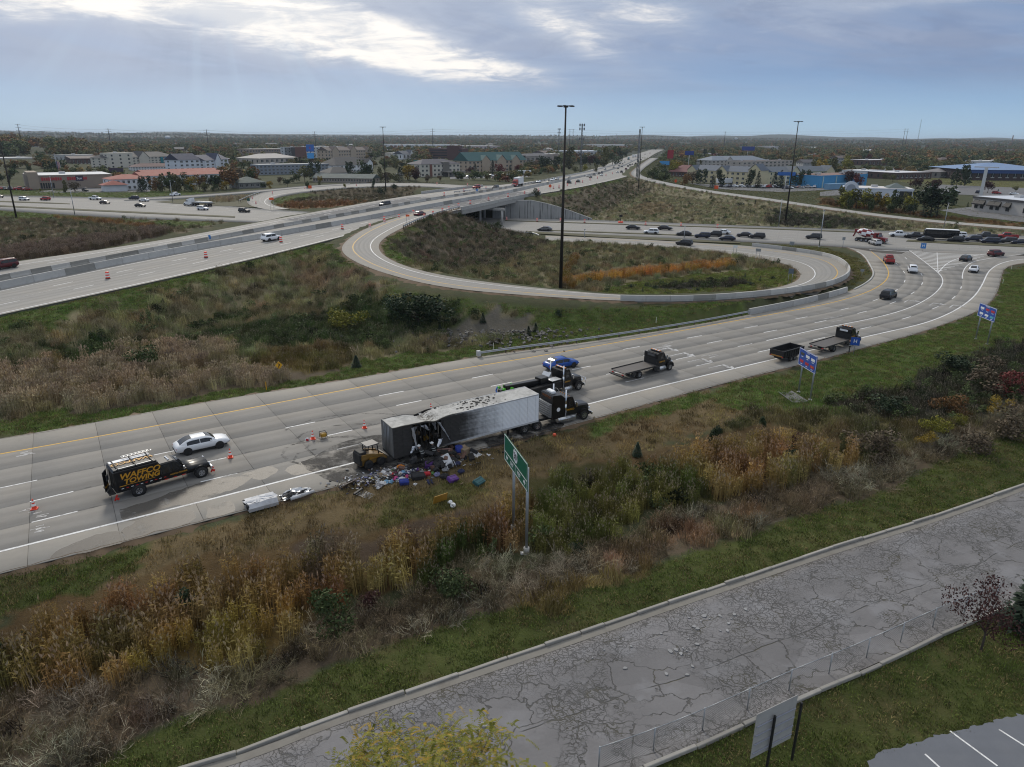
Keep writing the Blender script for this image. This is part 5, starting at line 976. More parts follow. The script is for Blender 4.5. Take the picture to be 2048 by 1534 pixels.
def locust():
 p=P(838,1574,8.2);h=9.0;r=np.random.default_rng(77);t=MB();t.cyl((0,0,-.2),(0,0,4.5),.16,BARK,.11,8);c=MB();c.leaf=[];tips=[]
 for k in range(90):
  a=r.uniform(0,6.283);q=3.9*math.sqrt(r.uniform(.01,1));z=h-.2-q*q*.10-r.uniform(0,1.0)**2*2.0+.35*math.sin(3*a);tip=np.array([math.cos(a)*q,math.sin(a)*q,z]);t.tube([(0,0,r.uniform(2.4,4.4)),tip*np.array([.45,.45,.8]),tip],[.05,.022,.008],BARK,5);tips.append(tip)
 for tip in tips:
  for j in range(26):
   o=tip+r.normal(0,.42,3)*np.array([1,1,.6]);d=r.normal(0,1,3);d[2]=d[2]*.4-.1;d/=np.linalg.norm(d);s=np.cross(d,[0,0,1]);s/=np.linalg.norm(s);lc=r.uniform(0,1)
   for i in range(9):
    b=o+d*.055*i-np.array([0,0,.004*i*i])
    for sg in(-1,1):
     e_=s*sg*.062+d*.02;w=d*.018;c.add([b-w,b+e_*.6-w*1.2,b+e_,b+w],[(0,1,2,3)],LEAFS['yellow']if lc>.80 else LEAFS['lime']);c.leaf.append(float(np.clip(lc+r.normal(0,.2),0,1)))
 e=empty('locust_tree',(p[0],p[1],-.1),0,'feathery yellow green tree top rising at the bottom edge in front of the cracked road','tree');t.build('trunk',e);c.build('crown',e)
locust()
SH=[(690,658,612,'lime','bush','yellow green round bush in the middle of the rough ground',1.2),(292,742,688,'green','bush','dark green willow bush rising out of the plumed reeds',1.25),(838,652,575,'dark','bush','large dark bush on the slope below the loop ramp',1.3),(800,640,582,'dark','bush','dark bush left of the large bush below the loop ramp',1.2),(966,645,625,'conifer','cone','tiny dark cedar by the gravel patch nearest the loop',1.6),(880,668,648,'conifer','cone','small dark cedar on the slope left of the gravel patch',1.7),(1057,672,652,'conifer','cone','small cedar left of its twin above the guard rail',1.6),(1071,664,645,'conifer','cone','small cedar right of its twin above the guard rail',1.6),(1119,634,616,'dark','bush','dark bush on the grass slope below the loop parapet',.8),(713,735,710,'conifer','cone','small dark cedar beside the exit ramp shoulder',1.9),(1274,912,884,'conifer','cone','small dark cedar on the dry verge in front of the tractor',1.6),(1428,885,852,'dark','oval','dark green shrub among the orange reeds',1.0),(1524,855,835,'dark','oval','small dark shrub above the orange reeds',1.1),(1160,1108,1078,'dark','bush','dark bare bush in the grass right of the green road sign',1.0),(672,1262,1182,'green','bush','green bush among the reeds left of the dead brush',.9),(905,1195,1130,'green','bush','dark green bush between the reeds and the service road lawn',1.1),(738,1215,1178,'maroon','bush','small dark maroon shrub beside the green bush in the reeds',1.0),(385,1240,1180,'dark','oval','dark green willow standing in the orange reeds',1.0),(-2,1330,1285,'dark','oval','dark shrub at the left edge among the reeds',1.0),(48,1290,1262,'dark','oval','dark green shrub in the reeds near the left edge',.9),(1606,905,862,'maroon','bush','dark maroon bush right of the orange reeds',1.0),(1585,925,890,'dark','bush','dark bush under the maroon bush by the orange reeds',1.3),(1682,920,878,'olive','oval','olive shrub right of the maroon bush',.8),(1868,868,828,'lime','bush','yellow green bush on the right bank',.95),(1850,895,865,'yellow','bush','low yellow bush under the yellow green bush',1.1),(1920,852,826,'lime','bush','small yellow green bush right of the larger one',1.0),(1905,830,785,'orange','bush','rust coloured bush on the right bank',1.2),(1995,830,795,'yellow','bush','bright yellow shrub on the right bank',1.0),(2040,790,730,'red','bush','red leaved bush at the right edge',1.2),(1900,742,700,'dark','bush','dark bare bush below the blue food sign',1.6),(1975,775,725,'brown','bush','brown bare bush near the right edge',1.5),(1790,830,790,'dark','bush','dark bush at the foot of the green bank',1.6),(1950,905,860,'brown','bush','brown bush on the edge of the lawn',1.3),(1745,905,855,'brown','bush','grey brown thicket left of the yellow bushes',1.5),(2030,880,820,'brown','bush','brown thicket at the right edge above the lawn',1.2),(950,440,413,'dark','bush','dark bush at the near corner of the bridge',1.0),(1072,403,384,'dark','bush','dark bush on top of the abutment wall',.9),(995,455,440,'green','bush','small bush beside the bridge pier',1.0),(763,388,368,'dark','bush','dark evergreen bush left of the mast inside the far loop',.9),(787,379,364,'dark','round','round dark evergreen right of the mast inside the far loop',1.0),(748,385,369,'dark','oval','slim bush left of the mast inside the far loop',.9),(12,1010,1000,'green','bush','',1)][:-1]
for u,v,vt,kd,sp,lb,w in SH:treeat(u,v,vt,kd,sp,lb,cat='shrub',detail=2 if v>600 else 1,wide=w)
r_=random.Random(12);i=0
for u,v in[(1180,560),(1195,572),(1215,583),(1240,580),(1262,575),(1285,583),(1310,578),(1330,585),(1357,580),(1380,572),(1395,582),(1412,560),(1425,568),(1440,575),(1460,560),(1490,555),(1502,570),(1520,562),(1545,558),(1205,520),(1180,540),(1052,560),(1038,530),(1015,548),(1490,440),(1470,436),(1450,438),(1430,433),(1400,431),(1375,436),(1350,438),(1320,420),(1290,428),(1510,410),(1480,412),(1455,405),(1425,402),(1500,425),(1380,410),(1400,418),(1540,440),(1555,436),(1530,430),(1600,440),(1580,435)]:
 treeat(u,v,v-r_.uniform(5,11),r_.choice(['dark','conifer','dark','green']),'cone'if i%2 else 'bush','small dark shrub dotted over the rough ground inside the ramps',cat='shrub',group='small dark shrubs dotted over the rough ground',detail=0,wide=1.3);i+=1
# wheels
WM={}
def wheel_mesh(r,w,dual=False,dark=False):
 k=(r,w,dark)
 if k in WM:return WM[k]
 mb=MB();n=18;prof=[(r*.58,-w/2),(r*.9,-w/2),(r,-w*.32),(r,w*.32),(r*.9,w/2),(r*.58,w/2)]
 mb.loft([[(math.cos(a)*q,y,math.sin(a)*q)for q,y in prof]for a in[6.2832*i/n for i in range(n+1)]],TYRE,True)
 rm=RIM if not dark else M('rim_dark',(.06,.06,.065),.4,.7)
 for s in(-1,1):
  y=s*w*.42;mb.add([(0,y*.75,0)]+[(math.cos(6.2832*i/12)*r*.6,y,math.sin(6.2832*i/12)*r*.6)for i in range(12)],[((0,i+1,(i+1)%12+1)if s<0 else(0,(i+1)%12+1,i+1))for i in range(12)],rm)
  for i in range(5):
   a=6.2832*i/5;mb.box((math.cos(a)*r*.38,y*.97,math.sin(a)*r*.38),(r*.24,.02,r*.12),BLACKP,0,(0,-a,0))
  mb.cyl((0,y*.8,0),(0,y*1.08,0),r*.12,rm,n=8)
 WM[k]=mb.mesh('wheel');return WM[k]
# cars: lofted body, glass set into the cabin, wheels, lamps
CARS={'sedan':dict(L=4.85,W=1.84,H=1.44,st=[(-2.42,.62,.70),(-2.36,.88,.82),(-2.05,1.00,.89),(-1.3,1.0,.91),(0,.97,.92),(.85,.96,.92),(1.5,.90,.91),(2.05,.80,.86),(2.36,.66,.74),(2.43,.48,.62)],belt=.95,cab=(-2.10,-.85,.20,1.22),wb=(-1.42,1.40),wr=.345,bed=None),'suv':dict(L=4.75,W=1.90,H=1.70,st=[(-2.37,.70,.78),(-2.33,1.02,.88),(-2.0,1.08,.93),(0,1.06,.95),(.9,1.06,.95),(1.5,1.02,.93),(2.05,.93,.88),(2.33,.76,.78),(2.39,.5,.68)],belt=1.06,cab=(-2.3,-1.98,.25,1.10),wb=(-1.38,1.42),wr=.37,bed=None),'pickup':dict(L=5.85,W=2.0,H=1.92,st=[(-2.92,.62,.90),(-2.90,1.12,.97),(-1.0,1.14,.99),(.3,1.14,.99),(1.25,1.16,.99),(1.7,1.16,.97),(2.55,1.08,.94),(2.88,.95,.86),(2.93,.55,.8)],belt=1.16,cab=(-.95,-.75,.75,1.45),wb=(-1.75,1.85),wr=.41,bed=(-2.85,-1.02)),'van':dict(L=5.1,W=1.98,H=1.78,st=[(-2.55,.7,.84),(-2.52,1.05,.93),(-2.2,1.08,.97),(0,1.06,.98),(1.1,1.06,.98),(1.7,.98,.95),(2.3,.86,.88),(2.52,.66,.76)],belt=1.06,cab=(-2.45,-2.25,.55,1.6),wb=(-1.5,1.55),wr=.36,bed=None)}
def car_parts(kind,paintm,dark_rim=False):
 d=CARS[kind];out=[];rise=.22;body=MB();rings=[]
 for x,zt,hw in d['st']:
  zb=.30 if-2.2<x<2.1 else .38;half=[(0,zb),(hw*.86,zb),(hw*.97,zb+.12),(hw,(zb+zt)*.5),(hw*.985,zt-.12),(hw*.90,zt-.015),(hw*.5,zt+.02),(0,zt+.03)]
  rings.append([(x,-y,z)for y,z in half]+[(x,y,z)for y,z in reversed(half[1:-1])])
 body.loft(rings,paintm,True,True,True)
 r0,r1,f1,f0=d['cab'];H_=d['H'];bw=d['W']/2*.94;tw=d['W']/2*.70;bz=d['belt']-.04
 def top(x):t=(x-r0)/(r1-r0)if x<r1 else(f0-x)/(f0-f1)if x>f1 else 1.0;t=min(max(t,0),1);return bz+(H_-bz)*(math.sin(math.pi/2*t)**.85*.965+.035*math.sin(math.pi*(x-r0)/(f0-r0)))
 def sec(x,off=0.0):z=top(x);f=(z-bz)/(H_-bz);e=min((x-r0),(f0-x))/(f0-r0);wb=bw*(.86+.14*min(1,e*6));wt=wb+(tw-wb)*f;wm=wb+(wt-wb)*.72;return wb,wm,bz+(z-bz)*.80,wt*.86,z
 xs=[r0+(f0-r0)*k/16 for k in range(17)];rings=[]
 for x in xs:wb,wm,zm,wt,z=sec(x);rings.append([(x,-wb,bz-.03),(x,-wm,zm),(x,-wt,z),(x,0,z+.012),(x,wt,z),(x,wm,zm),(x,wb,bz-.03)])
 body.loft(rings,paintm,True)
 body.box((0,0,.32),(d['L']*.86,d['W']*.88,.16),BLACKP);x0,x1=d['st'][0][0],d['st'][-1][0]
 body.box((x0+.02,0,.45),(.1,d['W']*.72,.16),BLACKP,.02);body.box((x1-.03,0,.46),(.08,d['W']*.62,.22),BLACKP,.02)
 for wx in d['wb']:
  for s in(-1,1):body.cyl((wx,s*(d['W']/2-.14),d['wr']),(wx,s*(d['W']/2+.006),d['wr']),d['wr']*1.16,BLACKP,n=16)
 if d['bed']:
  b0,b1=d['bed'];body.add([(b0+.1,-.8,1.165),(b1,-.8,1.165),(b1,.8,1.165),(b0+.1,.8,1.165)],[(0,1,2,3)],M('bed_liner',(.025,.025,.026),.8))
  for s in(-1,1):body.box(((b0+b1)/2,s*.88,1.19),(b1-b0,.14,.1),paintm,.02)
  body.box((b0+.05,0,1.19),(.08,1.7,.1),paintm,.02)
 out.append(('body',body))
 def screen(xa,xb):
  mb=MB();mb.loft([[(x,y,z)for y,z in((-sec(x)[3]*.93,sec(x)[4]+.012),(-sec(x)[3]*.5,sec(x)[4]+.02),(sec(x)[3]*.5,sec(x)[4]+.02),(sec(x)[3]*.93,sec(x)[4]+.012))]for x in np.linspace(xa,xb,5)],GLASS,True);return mb
 out.append(('windshield',screen(f1+.12,f0-.07)));out.append(('rear_window',screen(r0+.10,r1-.06)))
 m0=r0+(r1-r0)*.55;m1=f0-(f0-f1)*.42;mid=m0+(m1-m0)*.52
 for s in(-1,1):
  for xa,xb in((m0,mid-.03),(mid+.03,m1)):
   mb=MB();rg=[]
   for x in np.linspace(xa,xb,5):wb,wm,zm,wt,z=sec(x);lo,hi=.12,.93;rg.append([(x,s*(wb+(wm-wb)*lo+.012),bz-.03+(zm-bz+.03)*lo),(x,s*(wb+(wm-wb)*hi+.012),bz-.03+(zm-bz+.03)*hi)])
   mb.loft(rg,GLASS,True);out.append(('side_window',mb))
 zl=d['st'][1][1]-.16;zf=d['st'][-2][1]-.06
 for s in(-1,1):
  mb=MB();mb.box((x0+.10,s*d['W']*.36,zl),(.14,.30,.15),LAMPR,.02);out.append(('tail_lamp',mb));mb=MB();mb.box((x1-.17,s*d['W']*.34,zf),(.22,.34,.12),LAMPW,.03,(0,.15,s*-.3));out.append(('headlight',mb))
  mb=MB();mb.box((f0-.55,s*(bw+.12),bz+.10),(.12,.2,.13),paintm,.03);out.append(('mirror',mb))
 return out,d
CC={}
def car(p,head,kind,color,label,group,detail=1,dark_rim=False,roof=None,name=None):
 key=(kind,color,detail);hdg=math.atan2(head[1],head[0])
 if key not in CC:
  parts,d=car_parts(kind,PAINTS[color]);
  if detail==0:
   mb=MB();[mb.join(q)for _,q in parts];wm=wheel_mesh(d['wr'],.22);
   for wx in d['wb']:
    for s in(-1,1):mb.cyl((wx,s*(d['W']/2-.2),d['wr']),(wx,s*(d['W']/2+.02),d['wr']),d['wr'],TYRE,n=10);mb.cyl((wx,s*(d['W']/2+.0),d['wr']),(wx,s*(d['W']/2+.025),d['wr']),d['wr']*.6,RIM,n=8)
   CC[key]=(mb.mesh('car'),d)
  else:CC[key]=([(n,q.mesh(n))for n,q in parts],d)
 ms,d=CC[key];cat={'sedan':'car','suv':'suv','pickup':'pickup truck','van':'van'}[kind];nm=name or{'sedan':'sedan_car','suv':'suv_car','pickup':'pickup_truck','van':'passenger_van'}[kind]
 pitch=-math.atan2(head[2],math.hypot(head[0],head[1]))if len(head)>2 else 0
 if detail==0:o=put(nm,ms,None,tuple(p),hdg);o.rotation_euler=(0,pitch,hdg);return tag(o,label,cat,group)
 e=empty(nm,tuple(p),hdg,label,cat,group);e.rotation_euler=(0,pitch,hdg)
 for n,me in ms:put(n,me,e)
 wm=wheel_mesh(d['wr'],.23,dark=dark_rim)
 for wx in d['wb']:
  for s in(-1,1):put('wheel',wm,e,(wx,s*(d['W']/2-.105),d['wr']))
 return e
PAINTS={'white':paint('white',(.76,.78,.80)),'black':paint('black',(.013,.013,.015)),'grey':paint('grey',(.12,.125,.13)),'silver':paint('silver',(.40,.41,.42)),'navy':paint('navy',(.016,.022,.045)),'red':paint('red',(.30,.018,.016)),'maroon':paint('maroon',(.095,.012,.016)),'blue':paint('blue',(.012,.075,.34)),'brown':paint('brown',(.045,.028,.024)),'dgrey':paint('dark_grey',(.035,.037,.04)),'beige':paint('beige',(.36,.31,.24))}
CW={'dgrey':'dark grey','navy':'dark navy'}
def carat(u,v,u2,v2,kind,color,where,group,at=P,detail=1,**k):
 """car whose middle stands at (u,v) and which points towards (u2,v2)"""
 a,b=at(u,v),at(u2,v2);return car(a+np.array([0,0,.01]),b-a,kind,color,'%s %s %s'%(CW.get(color,color),{'sedan':'sedan','suv':'suv','pickup':'pickup truck','van':'van'}[kind],where),group,detail,**k)
PH=lambda u,v:P(u,v,.02)
e=carat(405,897,455,886,'sedan','white','with black wheels driving past the lettered service truck',None,PH,1,dark_rim=True)
e=carat(1122,735,1158,728,'sedan','blue','with black bonnet half hidden behind the wrecker',None,PH,1,dark_rim=True)
mb=MB();hood=[(.95,.955),(1.5,.875),(2.05,.775),(2.3,.66)]
for(xa,za),(xb,zb)in zip(hood[:-1],hood[1:]):mb.add([(xa,-.74,za+.03),(xb,-.66,zb+.03),(xb,.66,zb+.03),(xa,.74,za+.03)],[(0,1,2,3)],PAINTS['black'])
mb.build('hood',e)
carat(1776,596,1795,588,'suv','black','driving up the curving exit ramp towards the junction',None,PH)
carat(1777,525,1766,512,'pickup','red','seen from behind at the ramp stop line',None,PH);carat(1824,544,1815,522,'suv','white','seen from behind on the curving ramp',None,PH);carat(1931,521,1955,514,'sedan','dgrey','turning right beside the hatched island',None,PH)
carat(1991,512,2030,509,'suv','maroon','turning right onto the highway past the hatched island',None,PH);carat(1947,543,1957,530,'sedan','white','turning right behind the dark grey sedan',None,PH)
Q='cars on the crossing highway'
for a in[(1089,461.5,1060,460.5,'sedan','grey','coming out from under the bridge'),(1266,458.5,1300,459.5,'sedan','black','under the far kerb, left of its twin'),(1330,459.5,1365,461,'sedan','black','under the far kerb, ahead of its twin'),(1302,467.5,1270,466.5,'suv','white','alone in the lane nearest the median'),(1367,471,1335,470,'sedan','dgrey','behind the light pole on the highway'),(1404,475.5,1370,474,'suv','navy','in the near highway lane'),(1428,472.5,1395,471.3,'suv','black','between the navy suv and the white sedan'),(1445,468,1410,466.5,'sedan','white','in the middle of the highway queue'),(1454,480.5,1420,479,'sedan','navy','in front of the queue, nearest the loop ramp'),(1488,473.5,1455,472,'sedan','black','in the queue right of the white sedan'),(1514,476.5,1480,475,'suv','black','last in the highway queue'),(1627,477.5,1600,476,'suv','dgrey','crossing the highway near the light pole'),(1749,489.5,1730,484,'suv','silver','turning beside the red concrete mixer'),(1832,476.5,1800,475,'pickup','black','behind the white pickup at the traffic lights'),(1850,482,1818,480.5,'sedan','black','in front of the black bus'),(1915,474.5,1880,473,'suv','white','behind the black bus'),(1909,483.5,1875,482,'suv','black','waiting right of the black bus'),(1945,482,1910,480.5,'suv','navy','waiting in the middle of the right queue'),(1972,476,1938,474.5,'pickup','dgrey','waiting at the back lane of the right queue'),(1979,486.5,1944,485,'van','navy','at the front of the right queue'),(2015,485.5,1980,484,'suv','dgrey','near the right edge of the queue'),(2040,488,2005,486.5,'sedan','navy','cut by the right edge of the picture'),(2013,477,1978,475.5,'pickup','red','far back in the right queue'),(1798,473.5,1765,472,'pickup','white','first at the traffic lights')]:
 carat(*a,Q,PH)
carat(1368,490.5,1340,487.5,'suv','black','driving down the near lanes beside the loop ramp',None,PH)
for a in[(49,400.5,80,401.5,'suv','white','at the far left of the highway'),(91,400.5,60,399.5,'suv','red','behind the white suv on the left highway'),(191,399.5,225,400.5,'pickup','white','on the far kerb side of the left highway'),(210,407.7,240,409,'sedan','brown','in the middle of the left junction'),(268,398.7,235,398,'suv','navy','beside the white sedan at the left junction'),(288,403,255,402,'sedan','white','at the left junction'),(281,413.7,312,415,'sedan','black','below the white sedan at the left junction'),(351,392,385,388.5,'pickup','white','on the slip road by the trees'),(406,420,438,421.3,'suv','white','in front of the white flatbed lorry'),(489,424.5,520,426,'suv','black','approaching the bridge from the left'),(-3,395.5,30,396.5,'suv','dgrey','at the left edge of the highway')]:
 carat(*a,Q,PH,1)
F='cars on the freeway';PF=lambda u,v:PI(u,v,.015)
carat(8,537,-40,545,'suv','maroon','with pale roof cut by the left edge of the freeway',None,PF);carat(543,481,600,471,'suv','white','beside an orange drum on the near carriageway',None,PF,dark_rim=True);carat(840,432,875,424,'sedan','maroon','passing between the orange drums before the bridge',None,PF);carat(770,412.5,735,418,'suv','dgrey','on the far carriageway of the bridge',None,PF)
for a in[(953,377,925,380,'suv','red','by the mouth of the far loop'),(991,378,965,382,'suv','dgrey','on the far carriageway beyond the bridge'),(1077,366,1050,371,'sedan','white','beyond the bridge near the red lorry'),(1098,366,1070,371,'sedan','beige','right of the first white sedan beyond the bridge'),(1105,362,1080,367,'suv','white','behind the beige sedan'),(1114,360,1090,365,'sedan','silver','behind the second white suv'),(1139,358,1115,362,'sedan','black','left of the tall mast on the freeway'),(1138,367,1165,361,'suv','dgrey','by the tall mast on the near carriageway'),(1156,364.5,1180,359,'sedan','black','right of the tall mast on the near carriageway')]:carat(*a,F,PF,1)
for u,v,c,k in[(1176,354,'silver','sedan'),(1181,356,'dgrey','sedan'),(1188,351,'grey','suv'),(1198,349,'black','suv'),(1203,347,'navy','suv'),(1202.5,352,'white','sedan'),(1210,340,'silver','suv'),(1227,336,'dgrey','sedan'),(1227.5,331.5,'white','sedan'),(1234,327.5,'white','suv'),(1240,328,'black','suv'),(1238,332,'grey','sedan'),(1236,338,'black','sedan'),(1244,334.5,'navy','sedan'),(1243,345.5,'black','van'),(1235,346,'white','sedan'),(1252,339.5,'maroon','suv'),(1256,333.5,'black','suv'),(1260,331,'dgrey','suv'),(1264.5,329.5,'black','sedan'),(1271,328,'black','suv'),(1245,328.5,'grey','sedan'),(1249,325,'silver','sedan'),(1282,320.5,'dgrey','suv'),(1300,307,'red','suv'),(1308,313,'black','sedan'),(1312,311.5,'dgrey','suv'),(1315,309,'black','suv'),(1320,304,'navy','sedan'),(1262,322,'white','sedan'),(1290,309,'silver','suv'),(1322,307,'white','sedan'),(1276,324,'grey','suv')]:
 p,q=PF(u,v),PF(u+9,v-4);sb=u<1215+(350-v)*1.4
 car(p+np.array([0,0,.01]),(q-p)*(-1 if sb else 1),k,c,'%s %s far off %s the freeway'%(CW.get(c,c),'sedan'if k=='sedan'else 'suv'if k=='suv'else 'van','coming down'if sb else 'driving away up'),F,0)
# lorries
BLK=paint('gloss_black',(.007,.007,.008));FRAME=M('chassis_black',(.013,.013,.013),.7,var=.3,sc=4,dirt=.3);GOLD=M('gold_lettering',(.55,.27,.015),.5,var=.05);ALUM=M('brushed_aluminium',(.55,.56,.57),.3,.9,.1,5,dirt=.1);REDL=M('red_marker_lens',(.6,.02,.015),.3)
def axle(e,x,W,r,dual=True,w=None,z=None,sub=None):
 w=w or(.52 if dual else .3);me=wheel_mesh(r,w)
 for s in(-1,1):put('wheel',me,e,(x,s*(W/2-w/2),r if z is None else z))
 mb=MB();mb.cyl((x,-W/2+.1,r),(x,W/2-.1,r),.09,FRAME,n=8);mb.build('axle',e)
def nose_cab(e,x0,W,paintm,sleeper=0.0,hoodlen=1.7,cabH=2.75,chrome=True,z0=.75):
 """conventional cab: x0 = back of cab; returns front x"""
 cl=1.45+sleeper;xf=x0+cl;c=MB();hw=W*.40
 c.prism([(x0,z0),(xf,z0),(xf,1.75),(xf-.38,cabH-.12),(xf-.6,cabH),(x0+.1,cabH),(x0,cabH-.08)],-hw,hw,paintm,'y');c.build('cab',e)
 if sleeper:
  s_=MB();s_.prism([(x0-.02,z0),(x0+sleeper,z0),(x0+sleeper,cabH+.02),(x0+sleeper-.5,cabH+.42),(x0+.1,cabH+.5),(x0-.02,cabH+.35)],-hw-.06,hw+.06,paintm,'y');s_.build('sleeper',e)
 h=MB();rings=[]
 for x,zt,w in((xf-.05,1.78,hw*.93),(xf+hoodlen*.55,1.66,hw*.82),(xf+hoodlen*.92,1.55,hw*.70),(xf+hoodlen,1.35,hw*.62)):rings.append([(x,-w,.8),(x,-w,zt-.12),(x,-w*.75,zt),(x,w*.75,zt),(x,w,zt-.12),(x,w,.8)])
 h.loft(rings,paintm,False,True,True);h.build('hood',e);g=MB();g.box((xf+hoodlen+.02,0,1.05),(.06,hw*1.05,.62),CHROME,.03)
 for k in range(6):g.box((xf+hoodlen+.055,0,.80+k*.1),(.02,hw*.92,.04),BLACKP)
 g.build('grille',e);b=MB();b.box((xf+hoodlen+.14,0,.52),(.16,W*.9,.32),CHROME if chrome else BLACKP,.05);b.build('bumper',e);fx=xf+hoodlen*.52
 for s in(-1,1):
  f=MB();ring=[(fx+math.cos(a)*.68,.55+math.sin(a)*.66)for a in np.linspace(.0,math.pi,9)];inn=[(fx+math.cos(a)*.56,.52+math.sin(a)*.54)for a in np.linspace(math.pi,0,9)];f.prism(ring+inn,s*hw*.72,s*W*.485,paintm,'y',True);f.build('fender',e)
  l=MB();l.box((xf+hoodlen-.12,s*hw*.86,1.12),(.2,.24,.2),LAMPW,.05);l.build('headlight',e)
  w_=MB();w_.add([(xf-.30,s*(hw+.008),1.78),(xf-.95,s*(hw+.008),1.78),(xf-.95,s*(hw+.008),cabH-.22),(xf-.55,s*(hw+.008),cabH-.22)],[(0,1,2,3)if s<0 else(3,2,1,0)],GLASS);w_.build('side_window',e)
  m=MB();m.box((xf-.12,s*(hw+.3),2.0),(.12,.2,.55),CHROME if chrome else BLACKP,.03);m.cyl((xf-.12,s*hw,2.2),(xf-.12,s*(hw+.3),2.2),.02,CHROME,n=5);m.build('mirror',e)
  t=MB();t.cyl((x0+.15+sleeper*.35,s*hw*.98,.55),(xf-.15,s*hw*.98,.55),.29,ALUM,n=14)
  for q in np.linspace(x0+.35+sleeper*.35,xf-.35,3):t.cyl((q-.03,s*hw*.98,.55),(q+.03,s*hw*.98,.55),.3,CHROME,n=14)
  t.build('fuel_tank',e)
 ws=MB()
 for s in(-1,1):y0,y1=s*.03,s*hw*.92;ws.add([(xf-.015+.012,y0,1.80),(xf-.015+.012,y1,1.80),(xf-.37+.012,y1*.98,cabH-.18),(xf-.37+.012,y0,cabH-.18)],[(0,1,2,3)if s>0 else(3,2,1,0)],GLASS)
 ws.build('windshield',e);r=MB();r.box((xf-.42,0,cabH-.03),(.35,hw*1.7,.05),BLACKP,.01,(0,.3,0));r.build('sun_visor',e)
 ml=MB()
 for k in range(5):ml.ball((xf-.75,(k-2)*hw*.38,cabH+.03),.05,AMBER,6,4)
 ml.build('marker_light',e);return xf,xf+hoodlen+.2,fx
def stacks(e,x,y,z1,r=.075,m=None):
 for s in(-1,1):mb=MB();mb.cyl((x,s*y,.9),(x,s*y,z1),r,m or CHROME,n=10);mb.cyl((x,s*y,1.3),(x,s*y,2.2),r*1.35,m or CHROME,n=10);mb.build('exhaust_stack',e)
def lightbar(e,x,W,z,mats=None):
 mb=MB();mb.box((x,0,z),(.3,W,.1),BLACKP,.02)
 for k in range(7):mb.box((x,(k-3)*W/7.5,z+.07),(.26,W/9,.09),(AMBER,LAMPW,AMBER,LAMPW)[k%4],.02)
 mb.build('light_bar',e)
def frame_at(ur,vr,uf,vf,z=0.0):
 a,b=P(ur,vr,z),P(uf,vf,z);d=b-a;return a,math.atan2(d[1],d[0]),np.linalg.norm(d)
def world_at(p,hd,lx,ly,lz=0):return np.array([p[0]+math.cos(hd)*lx-math.sin(hd)*ly,p[1]+math.sin(hd)*lx+math.cos(hd)*ly,p[2]+lz])
p0,hd,wb=frame_at(279,990,404,954);w0=world_at(p0,hd,0,1.0);st=empty('service_truck',tuple(w0),hd,'black crew-cab service truck with gold lettering on its tall box body','truck');S=wb/5.0
axle(st,0,2.46,.47);axle(st,wb,2.40,.47,False)
mb=MB();mb.box((wb*.45,0,.62),(wb*1.35,.9,.2),FRAME);mb.box((wb+.95,0,.62),(.22,2.0,.34),CHROME,.05);mb.build('chassis',st)
bx0,bx1=-1.62*S,1.75*S;mb=MB();mb.box2((bx0,-1.15,.72),(bx1,1.15,2.55),BLK,.05);mb.box2((bx0+.05,-1.05,2.55),(bx1-.05,1.05,2.66),BLK,.05)
for s in(-1,1):mb.cyl((0,s*1.0,.5),(0,s*1.155,.5),.60,BLACKP,n=16)
for k in range(10):mb.box((bx0+.5+k*.36,-1.155,1.02),(.18,.015,.05),REDL if k%2 else WHITE)
mb.build('box_body',st);mb=MB();mb.box2((bx0+.15,.5,2.67),(bx1-.2,1.0,2.70),WHITE,.01);mb.box2((bx0+.3,-.98,2.66),(bx1-.3,-.9,2.72),ALUM,.01)
for x in(bx0+.4,bx1-.4,0.1):mb.box((x,0,2.72),(.08,2.1,.07),FRAME,.01)
mb.build('roof_rack',st);lad=MB()
for y in(.72,1.05):lad.box2((bx0+1.15,y-.03,2.86),(bx1-.1,y+.03,2.92),ALUM)
for k in range(8):lad.box((bx0+1.35+k*.30,.885,2.89),(.05,.3,.05),ALUM)
lad.build('ladder',st)
rd=MB();rd.box((bx0-.02,.4,1.6),(.06,.7,1.7),BLK,.02);rd.build('rear_door',st);od=MB();od.box((bx0-.42,-.1,1.65),(.85,.05,1.75),BLK,.02,(0,0,1.05));od.box((bx0-.30,-.28,1.95),(.4,.03,.5),M('window_dim',(.07,.075,.08),.3),0,(0,0,1.05));od.build('rear_door',st)
inn=MB();inn.box((bx0-.005,-.35,1.6),(.02,.7,1.6),BLACKP);inn.box((bx0-.25,0,.68),(.5,2.0,.08),FRAME,.02);inn.build('rear_step',st)
cb0=bx1+.06;cbf=cb0+1.95*S;mb=MB();rings=[]
for x,z1_,w,zt in((cb0,1.25,.99,1.98),(cb0+.12,1.25,1.0,2.12),(cbf-.75,1.25,1.0,2.14),(cbf-.55,1.25,1.0,2.06),(cbf+.12,1.25,.98,1.36)):rings.append([(x,-w,.7),(x,-w,z1_),(x,-w*.84,zt-.08),(x,-w*.7,zt),(x,w*.7,zt),(x,w*.84,zt-.08),(x,w,z1_),(x,w,.7)])
mb.loft(rings,BLK,False,True,True);mb.build('cab',st);mb=MB();rings=[]
for x,zt,w in((cbf+.0,1.36,.97),(cbf+.7,1.32,.95),(wb+.72,1.25,.88),(wb+.84,1.05,.84)):rings.append([(x,-w,.68),(x,-w,zt-.2)]+[(x,w*y,zt-.16*y*y+(.035 if abs(y)in(.3,)else 0))for y in(-.9,-.7,-.5,-.3,-.15,0,.15,.3,.5,.7,.9)]+[(x,w,zt-.2),(x,w,.68)])
mb.loft(rings,BLK,True,True,True)
for s in(-1,1):mb.cyl((wb,s*.80,.52),(wb,s*1.06,.52),.60,BLK,n=16);mb.cyl((wb,s*1.0,.47),(wb,s*1.065,.47),.53,BLACKP,n=16)
mb.build('hood',st)
